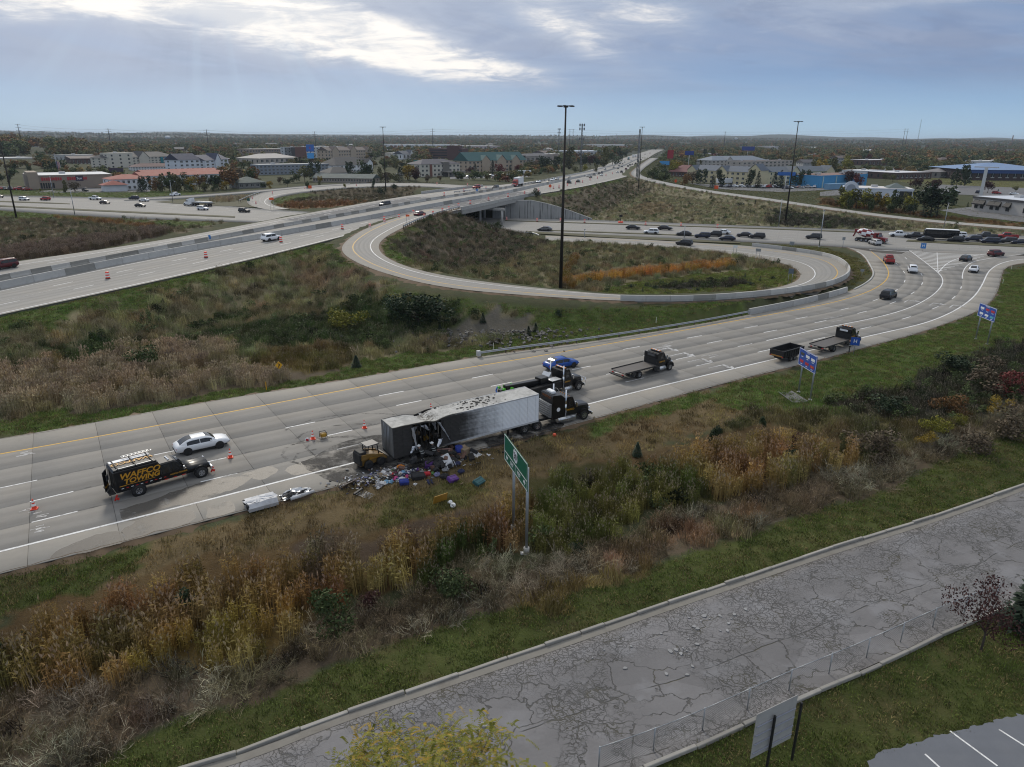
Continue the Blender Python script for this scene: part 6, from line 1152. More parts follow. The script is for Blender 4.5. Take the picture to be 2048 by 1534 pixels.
for s in(-1,1):
 mb=MB()
 for xa,xb in((cb0+.15,cb0+.9),(cb0+1.0,cbf-.62)):mb.add([(xa,s*1.004,1.30),(xb+(.42 if xb>cb0+1 else 0),s*1.004,1.30),(xb,s*.87,1.98),(xa,s*.87,1.98)],[(0,1,2,3)if s<0 else(3,2,1,0)],GLASS)
 mb.build('side_window',st);mb=MB();mb.box((cbf-.1,s*1.15,1.42),(.14,.24,.3),CHROME,.03);mb.build('mirror',st);mb=MB();mb.box((wb+.83,s*.78,1.0),(.1,.26,.28),LAMPW,.03);mb.build('headlight',st)
mb=MB();mb.add([(cbf+.10,-.86,1.40),(cbf+.10,.86,1.40),(cbf-.52,.68,2.05),(cbf-.52,-.68,2.05)],[(0,1,2,3)],GLASS);mb.xf(Matrix.Translation((.02,0,.012)));mb.build('windshield',st)
mb=MB()
for y in(-.2,0,.2):mb.box((cb0+.9,y*1.6,2.18),(.16,.2,.07),LAMPW,.02)
mb.build('roof_beacon',st)
for x,y,rz in((bx0-.1,-1.2,.5),(wb+.95,-.95,.3)):
 mb=MB();mb.box((0,0,.42),(.12,.06,.55),M('mud_flap_red',(.55,.03,.02),.6),.01,(.2,.4,0));mb.box((.1,0,.3),(.3,.05,.2),M('mud_flap_red',(.55,.03,.02),.6),.01,(0,.5,rz));mb.build('mud_flap',st,(x,y,.0))
mb=MB();[mb.box((cb0+.4+k*.7,-1.02,.72),(.3,.03,.07),REDL,.01)for k in range(3)];mb.build('side_marker',st)
for sd in(-1,1):
 ro=(R(90),0,0)if sd<0 else(R(90),0,R(180));xm=(bx0+bx1)/2+.1*sd*-1
 lettering(st,'WAFFCO',.66,(xm+.12,sd*1.162,2.02),ro,GOLD,shear=.25,bold=.018,sx=1.12);lettering(st,'TOWING',.56,(xm+.2,sd*1.162,1.53),ro,GOLD,shear=.25,bold=.018,sx=1.15);lettering(st,'WAFFCO TOWING',.16,(cbf-.55,sd*1.01,1.02),ro,GOLD,shear=.2,bold=.004)
 mb=MB();mb.box((xm+.05,sd*1.158,1.26),(2.3,.01,.03),GOLD);mb.box((xm-1.25,sd*1.158,1.24),(.5,.01,.05),GOLD);mb.build('gold_stripe',st)
lettering(st,'WAFFCO',.62,((bx0+bx1)/2+.1,.08,2.715),(0,0,R(180)),GOLD,shear=.2,bold=.016,sx=1.25);lettering(st,'WAFFCO',.2,(bx0-.38,-.2,1.2),(R(90),0,R(60)),GOLD,bold=.004)
fn,fn_t=P(1076.6,841,1.15),1.15;TH=height_over(np.array([fn[0],fn[1],0]),1076.6,788)-1.15
rn=P(788,915.5,.75);dv=rn-fn;TL=np.linalg.norm(dv);thd=math.atan2(-dv[1],-dv[0]);TW=2.6
tp=world_at(rn,thd,0,TW/2);tp[2]=0;tr=empty('burnt_trailer',tuple(tp),thd,'white box trailer with charred rear half, buckled roof and burnt-out hole in its side','trailer');SAG=math.atan2(fn[2]-rn[2],TL);zf=lambda x:.75+(fn[2]-.75)*x/TL
def charred(name,base,x_full,x_end,gloss=.5):
 m,t,b=newmat(name);o=t.co('Object');s=t.sep(o);n=t.noise(t.scale(o,(.5,1,.35)),1.0,6,.65,.4);nn=t.noise(t.scale(o,(.25,1,6.0)),1.0,4,.6);x=t.m('ADD',s[0],t.m('ADD',t.m('MULTIPLY',t.m('SUBTRACT',n,.5),4.4),t.m('MULTIPLY',t.m('SUBTRACT',nn,.5),2.2)))
 f=t.ss(x,x_end,x_full);st_=t.ss(t.noise(t.scale(o,(1.3,1,.12)),1.0,5,.7),.55,.75);c=t.mix(t.m('MULTIPLY',st_,.28),base,(.42,.41,.40));c=t.mix(f,c,t.mul((.034,.032,.030),t.m('ADD',.35,t.m('MULTIPLY',t.noise(t.scale(o,(1,1,2)),2.5,5),1.3))));t.put(b.inputs['Base Color'],c);t.put(b.inputs['Roughness'],t.m('ADD',gloss,t.m('MULTIPLY',f,.3),clamp=True));return m
SIDE=charred('trailer_side_paint',(.84,.86,.885),6.8,12.0);RAILM=charred('trailer_rail',(.50,.51,.52),5.0,8.5,.4)
ASH,ast,asb=newmat('ashen_roof');o_=ast.co('Object');n1=ast.noise(o_,.9,6,.65,.4);n2=ast.noise(o_,4,5,.7);s_=ast.sep(o_);bl=ast.m('MULTIPLY',ast.ss(n2,.52,.66),ast.m('MULTIPLY',ast.ss(s_[0],3.0,5.0),ast.ss(s_[0],12.8,10.5)))
c_=ast.mix(ast.ss(n1,.38,.62),(.26,.26,.25),(.40,.40,.385));c_=ast.mix(ast.m('MULTIPLY',bl,.6),c_,(.05,.048,.045));brn=ast.ss(ast.m('ABSOLUTE',ast.m('SUBTRACT',s_[0],3.9)),1.2,.2);c_=ast.mix(ast.m('MULTIPLY',brn,ast.ss(n2,.45,.56)),c_,(.05,.045,.04));ast.put(asb.inputs['Base Color'],c_);asb.inputs['Roughness'].default_value=.7
h0,h1=1.95,4.75
def roofz(x,y):
 z=zf(x)+TH;q=math.exp(-((x-3.7)/1.15)**2);return z-.36*q*(.6+.4*math.sin(2.1*x+1.3*y))-.10*math.exp(-((x-2.2)/1.5)**2)*(1-(y/1.3)**2)+.015*math.sin(5*x)*math.cos(3*y)
mb=MB();nx,ny=60,8;V=[];
for i in range(nx+1):
 for j in range(ny+1):x=TL*i/nx;y=-TW/2+TW*j/ny;V.append((x,y,roofz(x,y)))
Fq=[]
for i in range(nx):
 for j in range(ny):
  x=TL*(i+.5)/nx
  if 3.0<x<5.4 and j>=7 and(i*7+j)%5!=0:continue
  Fq.append((i*(ny+1)+j,(i+1)*(ny+1)+j,(i+1)*(ny+1)+j+1,i*(ny+1)+j+1))
mb.add(V,Fq,ASH,True);mb.build('roof',tr)
rr=random.Random(4)
for side in(-1,1):
 x=0.0
 while x<TL-.05:
  x1=min(x+.95,TL);mb=MB();nr=22;hole=side<0 and x1>h0+.1 and x<h1-.1
  if hole:x+=.95;continue
  rows=[]
  for k in range(nr*2+1):
   f=k/(nr*2);yy=side*(TW/2+(.010 if k%2 else 0));warp=lambda xx:side*-.22*math.exp(-((xx-3.3)/1.3)**2)*math.sin(math.pi*f)*(1 if side<0 else .3)
   rows.append([(xx,yy+warp(xx),zf(xx)+.02+f*(roofz(xx,yy)-zf(xx)-.04))for xx in np.linspace(x+.006,x1-.006,3)])
  mb.loft(rows,SIDE,False);mb.build('side_panel',tr);x+=.95
 mb=MB();xs=np.linspace(0,TL,40);mb.loft([[(q,side*(TW/2+.02),zf(q)-.12),(q,side*(TW/2+.02),zf(q)+.06),(q,side*(TW/2-.06),zf(q)+.06),(q,side*(TW/2-.06),zf(q)-.12)]for q in xs],RAILM,False,True,True);mb.build('bottom_rail',tr)
 mb=MB();mb.loft([[(q,side*(TW/2+.022),roofz(q,side*1.3)-.10),(q,side*(TW/2+.022),roofz(q,side*1.3)+.02),(q,side*(TW/2-.06),roofz(q,side*1.3)+.03),(q,side*(TW/2-.06),roofz(q,side*1.3)-.08)]for q in xs],RAILM,False,True,True);mb.build('top_rail',tr)
CHAR=M('charred_lining',(.020,.018,.016),.9,var=.5,sc=3,bump=.6);PALEF=M('bare_foil',(.50,.52,.56),.35,.6,.25,5)
mb=MB();mb.box((TL*.5,0,zf(TL*.5)-.03),(TL*.98,TW-.14,.06),CHAR,0,(0,-SAG,0));mb.build('floor',tr)
mb=MB();mb.box((h0-.3,0,2.1),(.05,TW-.2,2.4),CHAR);mb.box((h1+1.2,0,2.2),(.05,TW-.2,2.5),CHAR);mb.build('bulkhead',tr)
for(xa,za,ya),(xb,zb,yb),w in(((h0-.05,3.3,-1.33),(h0+.25,1.0,-1.5),.16),((h0+.1,1.5,-1.4),(h0-.35,.95,-1.55),.25),((h1-.25,3.3,-1.34),(h1+.55,1.9,-1.36),.13),((h1+.5,2.0,-1.36),(h1+.85,1.25,-1.42),.07),((3.0,3.25,-1.2),(3.6,2.6,-1.1),.25),((4.1,3.3,-1.15),(4.4,2.4,-.9),.2),((2.4,3.2,-1.0),(2.2,2.3,-.7),.18),((4.7,1.6,-1.35),(4.2,1.0,-1.7),.22)):
 mb=MB();n=7;L_=[]
 for k in range(n):f=k/(n-1);q=w*(1-.6*f)*(.7+.6*rr.random());L_.append([(xa+(xb-xa)*f-q,ya+(yb-ya)*f+rr.uniform(-.05,.05),za+(zb-za)*f),(xa+(xb-xa)*f,ya+(yb-ya)*f-.06,za+(zb-za)*f),(xa+(xb-xa)*f+q,ya+(yb-ya)*f+rr.uniform(-.05,.05),za+(zb-za)*f)])
 mb.loft(L_,PALEF,False);mb.build('torn_sheet',tr)
for x in np.arange(h0,h1+.2,.42):mb=MB();mb.box((x,-TW/2+.08+rr.uniform(-.05,.05),zf(x)+1.35),(.05,.04,2.4),CHAR,0,(rr.uniform(-.12,.12),rr.uniform(-.15,.15),0));mb.build('wall_post',tr)
for k in range(26):
 mb=MB();mb.box((0,0,0),(rr.uniform(.2,.6),rr.uniform(.2,.5),rr.uniform(.12,.4)),rr.choice([CHAR,CHAR,CHAR,M('scorched_carton',(.09,.06,.035),.9),M('scorched_yellow',(.22,.13,.02),.9)]),.02,(rr.uniform(-.5,.5),rr.uniform(-.5,.5),rr.uniform(0,3)));mb.build('charred_cargo',tr,(rr.uniform(h0+.1,h1-.1),rr.uniform(-1.15,.9),rr.uniform(.95,2.4)))
DOOR=M('sooty_door',(.135,.14,.14),.55,.2,.25,1.5,dirt=.5)
for s in(-1,1):
 mb=MB();mb.box((-.03,s*TW/4,.75+TH/2),(.05,TW/2-.04,TH-.1),DOOR,.01)
 for z in(1.5,2.2,2.9):mb.box((-.06,s*TW/4,z),(.02,TW/2-.2,.06),DOOR)
 d_=mb.build('rear_door',tr);mb=MB()
 for y in(.25,.55):mb.cyl((-.085,s*y,.85),(-.085,s*y,.7+TH),.02,GALV,n=6)
 mb.build('lock_rod',d_)
mb=MB();mb.box((-.02,0,.66),(.1,TW,.2),FRAME,.02);mb.box((-.02,0,.75+TH),(.09,TW,.12),DOOR,.02);mb.box((-.02,-TW/2+.05,.75+TH/2),(.09,.1,TH),DOOR,.02);mb.box((-.02,TW/2-.05,.75+TH/2),(.09,.1,TH),DOOR,.02);mb.build('rear_frame',tr)
mb=MB();mb.box((TL+.02,0,zf(TL)+TH/2),(.06,TW,TH),M('trailer_front_wall',(.5,.51,.53),.5,dirt=.4),.02);mb.build('front_wall',tr)
for x in(2.0,3.2):axle(tr,x,2.5,.36,True)
mb=MB();mb.box((2.6,0,.62),(3.6,1.0,.18),CHAR);mb.box((TL-3.2,-.7,.55),(.14,.14,.9),CHAR);mb.box((TL-3.2,.7,.55),(.14,.14,.9),CHAR);mb.build('undercarriage',tr)
fm=MB();fm.prism([(math.cos(6.283*k/6)*(.8+.35*rr.random()),math.sin(6.283*k/6)*(.8+.35*rr.random()))for k in range(6)],0,.25,CHAR,'z');fm=fm.mesh('burnt_flake')
for k in range(64):
 x=rr.gauss(9.2,1.3)if k<74 else rr.uniform(6,TL-1);y=rr.uniform(-1.1,1.1);o=put('burnt_flake',fm,tr,(x,y,roofz(x,y)+.01),rr.uniform(0,6));q=rr.uniform(.03,.13);o.scale=(q*1.5,q,q)
fw_p,fwh,_=frame_at(1080,861,1160,833);tx=empty('semi_tractor',tuple(world_at(P(1050,868),thd,0,1.22)),thd,'black long-nosed sleeper tractor with tall chrome stacks hitched to the burnt trailer','truck')
lo=world_at(P(1050,868),thd,0,1.22);fwd=np.array([math.cos(thd),math.sin(thd)]);fxl=float((P(1160,835)[:2]-lo[:2])@fwd);rx1=float((P(1074,861)[:2]-lo[:2])@fwd)
axle(tx,0,2.5,.52);axle(tx,rx1,2.5,.52);axle(tx,fxl,2.45,.52,False)
mb=MB();mb.box((fxl*.45,0,.75),(fxl*1.25,.95,.28),FRAME,.02);mb.box((.5,0,1.0),(1.2,1.0,.12),FRAME,.02);mb.build('chassis',tx)
hl=2.0;x0_=fxl-hl*.52-1.45-1.55;xf_,xe,fx_=nose_cab(tx,x0_,2.5,BLK,1.55,hl,2.85);stacks(tx,x0_+1.62,1.12,3.75)
mb=MB();mb.box((x0_-.2,0,1.75),(.25,2.1,1.5),M('headache_rack',(.30,.31,.32),.4,.6),.02)
for k in range(6):mb.box((x0_-.34,0,1.15+k*.24),(.04,2.0,.06),ALUM)
mb.build('headache_rack',tx);mb=MB();mb.box((x0_+.6,.1,3.42),(.5,1.1,.32),WHITE,.08);mb.build('roof_unit',tx)
for s in(-1,1):mb=MB();mb.box((xf_-.7,s*1.05,.55),(1.3,.35,.5),ALUM,.03);mb.build('side_step',tx)
lettering(tx,'WAFFCO',.26,(xf_-.75,-1.01,1.45),(R(90),0,0),GOLD,shear=.2,bold=.006);lettering(tx,'WAFFCO',.36,(x0_-.03,0,3.05),(R(90),0,R(-90)),M('dull_orange_lettering',(.25,.08,.02),.6),bold=.006)
mb=MB();mb.cyl((x0_+.75,-1.075,1.75),(x0_+.75,-1.085,1.75),.22,WHITE,n=16);mb.build('door_emblem',tx)
p0,whd,wwb=frame_at(1120,792,1158,781);wp=world_at(p0,whd,0,1.22);WR=empty('heavy_wrecker',tuple(wp),whd,'black heavy wrecker with folded boom, chrome tool boxes and bright green hook gear','tow truck');fw2=np.array([math.cos(whd),math.sin(whd)])
back=float((P(990,812)[:2]-wp[:2])@fw2);fx2=wwb;axle(WR,fx2,2.45,.53,False)
for x in(fx2-2.6-1.35,fx2-4.2-1.6,fx2-7.2):axle(WR,x,2.5,.52)
mb=MB();mb.box(((back+fx2)/2,0,.8),(fx2-back,.95,.3),FRAME,.02);mb.build('chassis',WR);hl=1.9;x0_=fx2-hl*.52-1.45;xf_,xe,_=nose_cab(WR,x0_,2.5,BLK,0,hl,2.85);stacks(WR,x0_-.05,1.12,3.5);lightbar(WR,x0_+.55,1.7,2.95)
mb=MB();mb.box2((back+.6,-1.22,.9),(x0_-.35,-.62,1.75),BLK,.04);mb.box2((back+.6,.62,.9),(x0_-.35,1.22,1.75),BLK,.04);mb.box2((x0_-1.6,-1.2,1.76),(x0_-.4,1.2,2.0),BLK,.03);mb.build('tool_body',WR)
mb=MB();mb.box2((x0_-1.9,-1.24,2.02),(x0_-.45,-.2,2.06),M('tread_plate',(.62,.63,.64),.35,.7),.01);mb.box((x0_-1.2,.55,2.35),(.5,1.2,.08),M('tread_plate',(.62,.63,.64),.35,.7),.01,(0,-.9,0));mb.build('deck_plate',WR)
mb=MB();L_=x0_-1.8-back;mb.box((back+L_*.55,0,2.05),(L_*.9,.62,.55),BLK,.05,(0,.06,0));mb.box((back+L_*.35,0,2.15),(L_*.5,.4,.4),BLK,.04,(0,.06,0));mb.box((x0_-2.4,0,1.9),(1.2,1.1,1.0),BLK,.06);mb.build('boom',WR)
GRN=M('bright_green_paint',(.09,.42,.03),.5,var=.15)
mb=MB()
for x,y,z in((back+.3,.55,2.2),(back+.45,-.15,2.15),(back+.9,.3,2.3),(back+1.4,-.35,2.1),(back+.2,-.6,1.9),(back+1.9,.35,2.3)):mb.box((x,y,z),(.4,.3,.28),GRN,.06,(0,.4,.3))
mb.tube([(back+.15,.6,2.3),(back-.05,.62,1.9),(back+.1,.6,1.5)],.08,M('blue_strap',(.02,.12,.5),.7),6);mb.build('hook_gear',WR)
mb=MB();mb.box((back+.1,0,1.0),(.5,2.3,.9),FRAME,.05);mb.box((back-.5,0,.6),(1.2,.5,.25),FRAME,.03);mb.box((back-1.0,0,.55),(.2,1.8,.2),FRAME,.03);mb.build('underlift',WR)
mb=MB();mb.tube([(xe+.05,-1.0,.5),(xe+.12,-1.0,1.3),(xe+.12,1.0,1.3),(xe+.05,1.0,.5)],.035,CHROME,6);mb.tube([(xe+.1,-.35,.5),(xe+.14,-.35,1.3)],.03,CHROME,6);mb.tube([(xe+.1,.35,.5),(xe+.14,.35,1.3)],.03,CHROME,6);mb.build('bull_bar',WR);lettering(WR,'WAFFCO',.22,(xf_-.75,-1.01,1.42),(R(90),0,0),GOLD,shear=.2,bold=.005)
for s in(-1,1):
 for x in(fx2-3.95,):mb=MB();ring=[(x+math.cos(a)*.70,.52+math.sin(a)*.70)for a in np.linspace(.15,3.0,9)];inn=[(x+math.cos(a)*.62,.52+math.sin(a)*.62)for a in np.linspace(3.0,.15,9)];mb.prism(ring+inn,s*.72,s*1.25,CHROME,'y');mb.build('fender',WR)
def flatbed(ur,vr,uf,vf,label,z=0,lean=0.0):
 p0,hd,wb=frame_at(ur,vr,uf,vf);o=world_at(p0,hd,0,1.15);e=empty('flatbed_truck',tuple(o),hd,label,'tow truck');axle(e,0,2.35,.47);axle(e,wb,2.3,.47,False);hl=1.35;x0=wb-hl*.52-1.45
 mb=MB();mb.box((wb*.42,0,.75),(wb*1.35,.9,.24),FRAME,.02);mb.build('chassis',e);xf,xe,_=nose_cab(e,x0,2.4,BLK,0,hl,2.6,True);lightbar(e,x0+.5,1.6,2.70)
 b0,b1=-2.6,x0-.35;mb=MB();mb.box2((b0,-1.22,1.0),(b1,1.22,1.1),M('steel_deck',(.115,.105,.098),.65,.3,.3,1.5,dirt=.4),.015)
 for k in range(int((b1-b0)/.45)):mb.box((b0+.3+k*.45,0,.96),(.1,2.3,.08),FRAME)
 mb.build('deck',e)
 for s in(-1,1):
  mb=MB();mb.box2((b0,s*1.22-.05,1.1),(b1,s*1.22+.05,1.2),FRAME,.02);mb.box2((b0+1.2,s*1.1-.15,.55),(b0+2.0 if s>0 else b0+1.9,s*1.1+.1,.95),FRAME,.02);mb.box2((wb*.45,s*1.05-.2,.5),(wb*.45+1.0,s*1.05+.12,.95),FRAME,.03);mb.build('side_rail',e)
 mb=MB();mb.box2((b1,-1.15,1.05),(b1+.12,1.15,1.9),FRAME,.02);mb.box2((b1+.0,-1.15,1.9),(b1+.14,1.15,2.55),BLK,.02);mb.build('headboard',e);mb=MB();mb.box((b1+.02,0,2.3),(.05,1.2,.28),WHITE if lean else M('dull_sign',(.1,.1,.1),.6),.01);mb.build('work_light',e)
 mb=MB();mb.box((b0-.25,0,.75),(.5,2.2,.14),FRAME,.02);mb.box((b0-.1,-.85,.85),(.12,.3,.14),LAMPR,.02);mb.box((b0-.1,.85,.85),(.12,.3,.14),LAMPR,.02);mb.build('tail_bar',e)
 lettering(e,'WAFFCO',.24,(xf-.75,-.97,1.4),(R(90),0,0),GOLD,shear=.2,bold=.005);return e,o,hd
flatbed(1279,757,1340,741,'empty black flatbed tow truck driving up the middle of the exit ramp');fb2,fo,fhd=flatbed(1668,704,1716,689,'black flatbed tow truck parked on the ramp shoulder ahead of a dump trailer',0,1)
dp,dhd,_=frame_at(1586,722,1616,713);do=world_at(dp,fhd,0,1.05);DT=empty('dump_trailer',tuple(do),fhd,'open black dump trailer parked on the shoulder behind the flatbed tow truck','trailer')
for x in(-.42,.42):axle(DT,x,2.1,.38,False,.25)
db0,db1=-2.4,2.3;STEELB=M('dump_body_black',(.016,.016,.017),.55,.2,.25,3,dirt=.15)
mb=MB();mb.box2((db0,-1.05,.8),(db1,1.05,.88),STEELB);mb.build('floor',DT)
for s in(-1,1):
 mb=MB();mb.box2((db0,s*1.05-.04,.8),(db1,s*1.05+.04,1.65),STEELB,.01)
 for k in range(9):mb.box((db0+.2+k*.53,s*1.12,1.22),(.08,.1,.85),STEELB,.01)
 mb.box2((db0,s*1.05-.07,1.65),(db1,s*1.05+.07,1.74),STEELB,.02);mb.build('side_wall',DT);mb=MB();mb.box2((-1.0,s*1.0-.14,.62),(1.0,s*1.0+.14,.80),STEELB,.02);mb.build('fender',DT)
for x in(db0,db1):mb=MB();mb.box2((x-.05,-1.05,.8),(x+.05,1.05,1.7),STEELB,.01);mb.build('end_gate',DT)
mb=MB();mb.box((db0-.06,0,.95),(.05,1.6,.16),M('tail_plate_orange',(.35,.16,.03),.6),.01);[mb.box((db0-.08,s*.9,.9),(.04,.2,.12),LAMPR,.01)for s in(-1,1)];mb.build('tail_light',DT);mb=MB();mb.tube([(db1,-.5,.6),(db1+1.5,0,.58),(db1,.5,.6)],.06,FRAME,6);mb.cyl((db1+1.2,.2,.1),(db1+1.2,.2,1.0),.05,FRAME,n=6);mb.box((0,0,.65),(4.6,.9,.18),FRAME);mb.build('drawbar',DT)
p0,hd,wb=frame_at(1712,482,1757,487);MX=empty('concrete_mixer',tuple(world_at(p0,hd,0,1.2)),hd,'dark red concrete mixer with white striped drum turning at the junction','truck');RDP=paint('mixer_red',(.20,.02,.022))
ln=9.2
for x in(0,1.5,2.9,4.3):axle(MX,x,2.5,.52)
axle(MX,7.6,2.45,.52,False);mb=MB();mb.box((3.8,0,.85),(8.6,.9,.3),FRAME,.02);mb.build('chassis',MX);nose_cab(MX,5.0,2.5,RDP,0,1.9,2.8)
mb=MB();pr=[(-.6,.45),(.2,.95),(1.2,1.2),(2.6,1.22),(3.8,.95),(4.6,.55)];rings=[]
for x,q in pr:rings.append([(x,math.cos(a)*q,2.45+(2.0-x)*.10+math.sin(a)*q)for a in[6.283*k/24 for k in range(24)]])
o0=len(mb.f);mb.loft(rings,WHITE,True,True,True)
for i in range(len(pr)-1):
 for k_ in range(24):
  if(k_+i*2)%6<3:mb.m[o0+i*24+k_]=RDP
mb.build('drum',MX);mb=MB();mb.box((-.9,0,2.9),(.7,.9,.9),RDP,.05);mb.box((-1.3,0,1.9),(.3,.5,1.6),RDP,.04,(0,.4,0));mb.box((4.8,0,2.0),(.5,1.6,1.4),RDP,.04);mb.build('chute',MX)
a=P(1880,478.5);b=P(1850,477);BU=empty('coach_bus',tuple(a),math.atan2(*(b-a)[[1,0]]),'black minibus with pale roof waiting in the right queue','bus')
for x in(-3.2,2.9):axle(BU,x,2.4,.45)
mb=MB();mb.prism([(-4.6,.45),(4.2,.45),(4.75,.9),(4.5,2.6),(4.2,2.9),(-4.6,2.9)],-1.2,1.2,BLK);mb.build('body',BU);mb=MB();mb.box((-.2,0,2.95),(8.6,2.3,.14),WHITE,.05);mb.build('roof',BU)
for s in(-1,1):mb=MB();[mb.box((-4.0+k*1.3,s*1.205,2.05),(1.15,.02,.85),GLASS)for k in range(7)];mb.build('side_window',BU)
def semi(p,hd,label,cabm,box,load=False,s=1.0):
 e=empty('semi_truck',tuple(p),hd,label,'truck')
 for x in(-5.6,-4.4,1.2,2.5):axle(e,x,2.45,.5)
 axle(e,6.6,2.4,.5,False);mb=MB();mb.box((4.2,0,.8),(6.6,.9,.28),FRAME);mb.build('chassis',e);nose_cab(e,3.0,2.45,cabm,1.4,1.25,2.75,False)
 mb=MB()
 if box is not None:mb.box2((-6.6,-1.28,1.1),(2.4,1.28,4.05),box,.03);mb.build('cargo_box',e)
 else:
  mb.box2((-7.4,-1.25,1.2),(2.6,1.25,1.42),FRAME,.02);mb.build('flat_deck',e)
  for k in range(3):mb=MB();mb.box2((-6.6+k*2.6,-1.0,1.44),(-4.3+k*2.6,1.0,2.0),M('wrapped_load',(.55,.56,.56),.6,var=.2),.05);mb.build('wrapped_load',e)
 return e
CABW=paint('cab_white',(.74,.76,.78));CABR=paint('cab_red',(.33,.02,.018));BOXW=M('trailer_white',(.66,.68,.70),.5,var=.06,dirt=.1)
a,b=P(398,412),P(368,410.6);semi(a,math.atan2(*(b-a)[[1,0]]),'white tractor pulling a flat trailer with a wrapped load on the left highway',CABW,None)
a,b=PI(1035,372.5),PI(1010,377);semi(a,math.atan2(*(b-a)[[1,0]]),'lorry with red cab and white box on the far carriageway beyond the bridge',CABR,BOXW)
for(u,v,m_,lb)in((1257,319.5,paint('cab_teal',(.03,.16,.17)),'teal lorry with white box far off on the freeway'),(1266,314.5,CABW,'white lorry far off on the freeway, left of a pair'),(1271,314.3,CABW,'white lorry far off on the freeway, right of a pair')):
 a,b=PI(u,v),PI(u-9,v+4);semi(a,math.atan2(*(b-a)[[1,0]]),lb,m_,BOXW)
p0,hd,wb=frame_at(738.5,938,763,930);LO=empty('skid_loader',tuple(world_at(p0,hd,wb/2,.75)),hd,'dirty yellow skid-steer loader with black roll cage at the tail of the burnt trailer','loader');YEL=M('dirty_yellow_paint',(.19,.105,.018),.6,var=.25,sc=3,dirt=.45)
for x in(-wb/2,wb/2):
 for s in(-1,1):put('wheel',wheel_mesh(.42,.32,dark=True),LO,(x,s*.72,.42))
mb=MB();mb.prism([(-1.35,.35),(1.05,.35),(1.05,.85),(.3,1.15),(-1.35,1.15)],-.55,.55,YEL);mb.box((-1.3,0,.95),(.25,1.25,1.1),FRAME,.05);mb.box((-1.0,0,1.4),(.7,1.1,.5),FRAME,.05);mb.build('body',LO)
for s in(-1,1):mb=MB();mb.prism([(-1.3,.95),(-1.25,1.45),(-.4,1.4),(.9,1.05),(1.35,.55),(1.2,.5),(.7,.85),(-.5,1.12)],s*.62,s*.80,YEL);mb.box((.2,s*.66,.95),(1.4,.03,.25),M('gold_panel',(.35,.17,.01),.6),0);mb.build('lift_arm',LO)
mb=MB()
for x in(-.55,.55):
 for s in(-1,1):mb.cyl((x,s*.5,1.1),(x*.8,s*.48,2.05),.05,FRAME,n=6)
mb.box((-.02,0,2.08),(1.25,1.15,.09),M('cage_roof',(.07,.072,.075),.5,.3,dirt=.4),.03);[mb.box((-.56,0,1.3+k*.15),(.04,.9,.04),FRAME)for k in range(5)];mb.build('roll_cage',LO)
mb=MB();mb.prism([(1.2,.15),(2.0,.06),(2.05,.12),(1.55,.35),(1.4,.8),(1.25,.8)],-.95,.95,M('bucket_steel',(.10,.095,.09),.6,.5,dirt=.4));mb.build('bucket',LO)
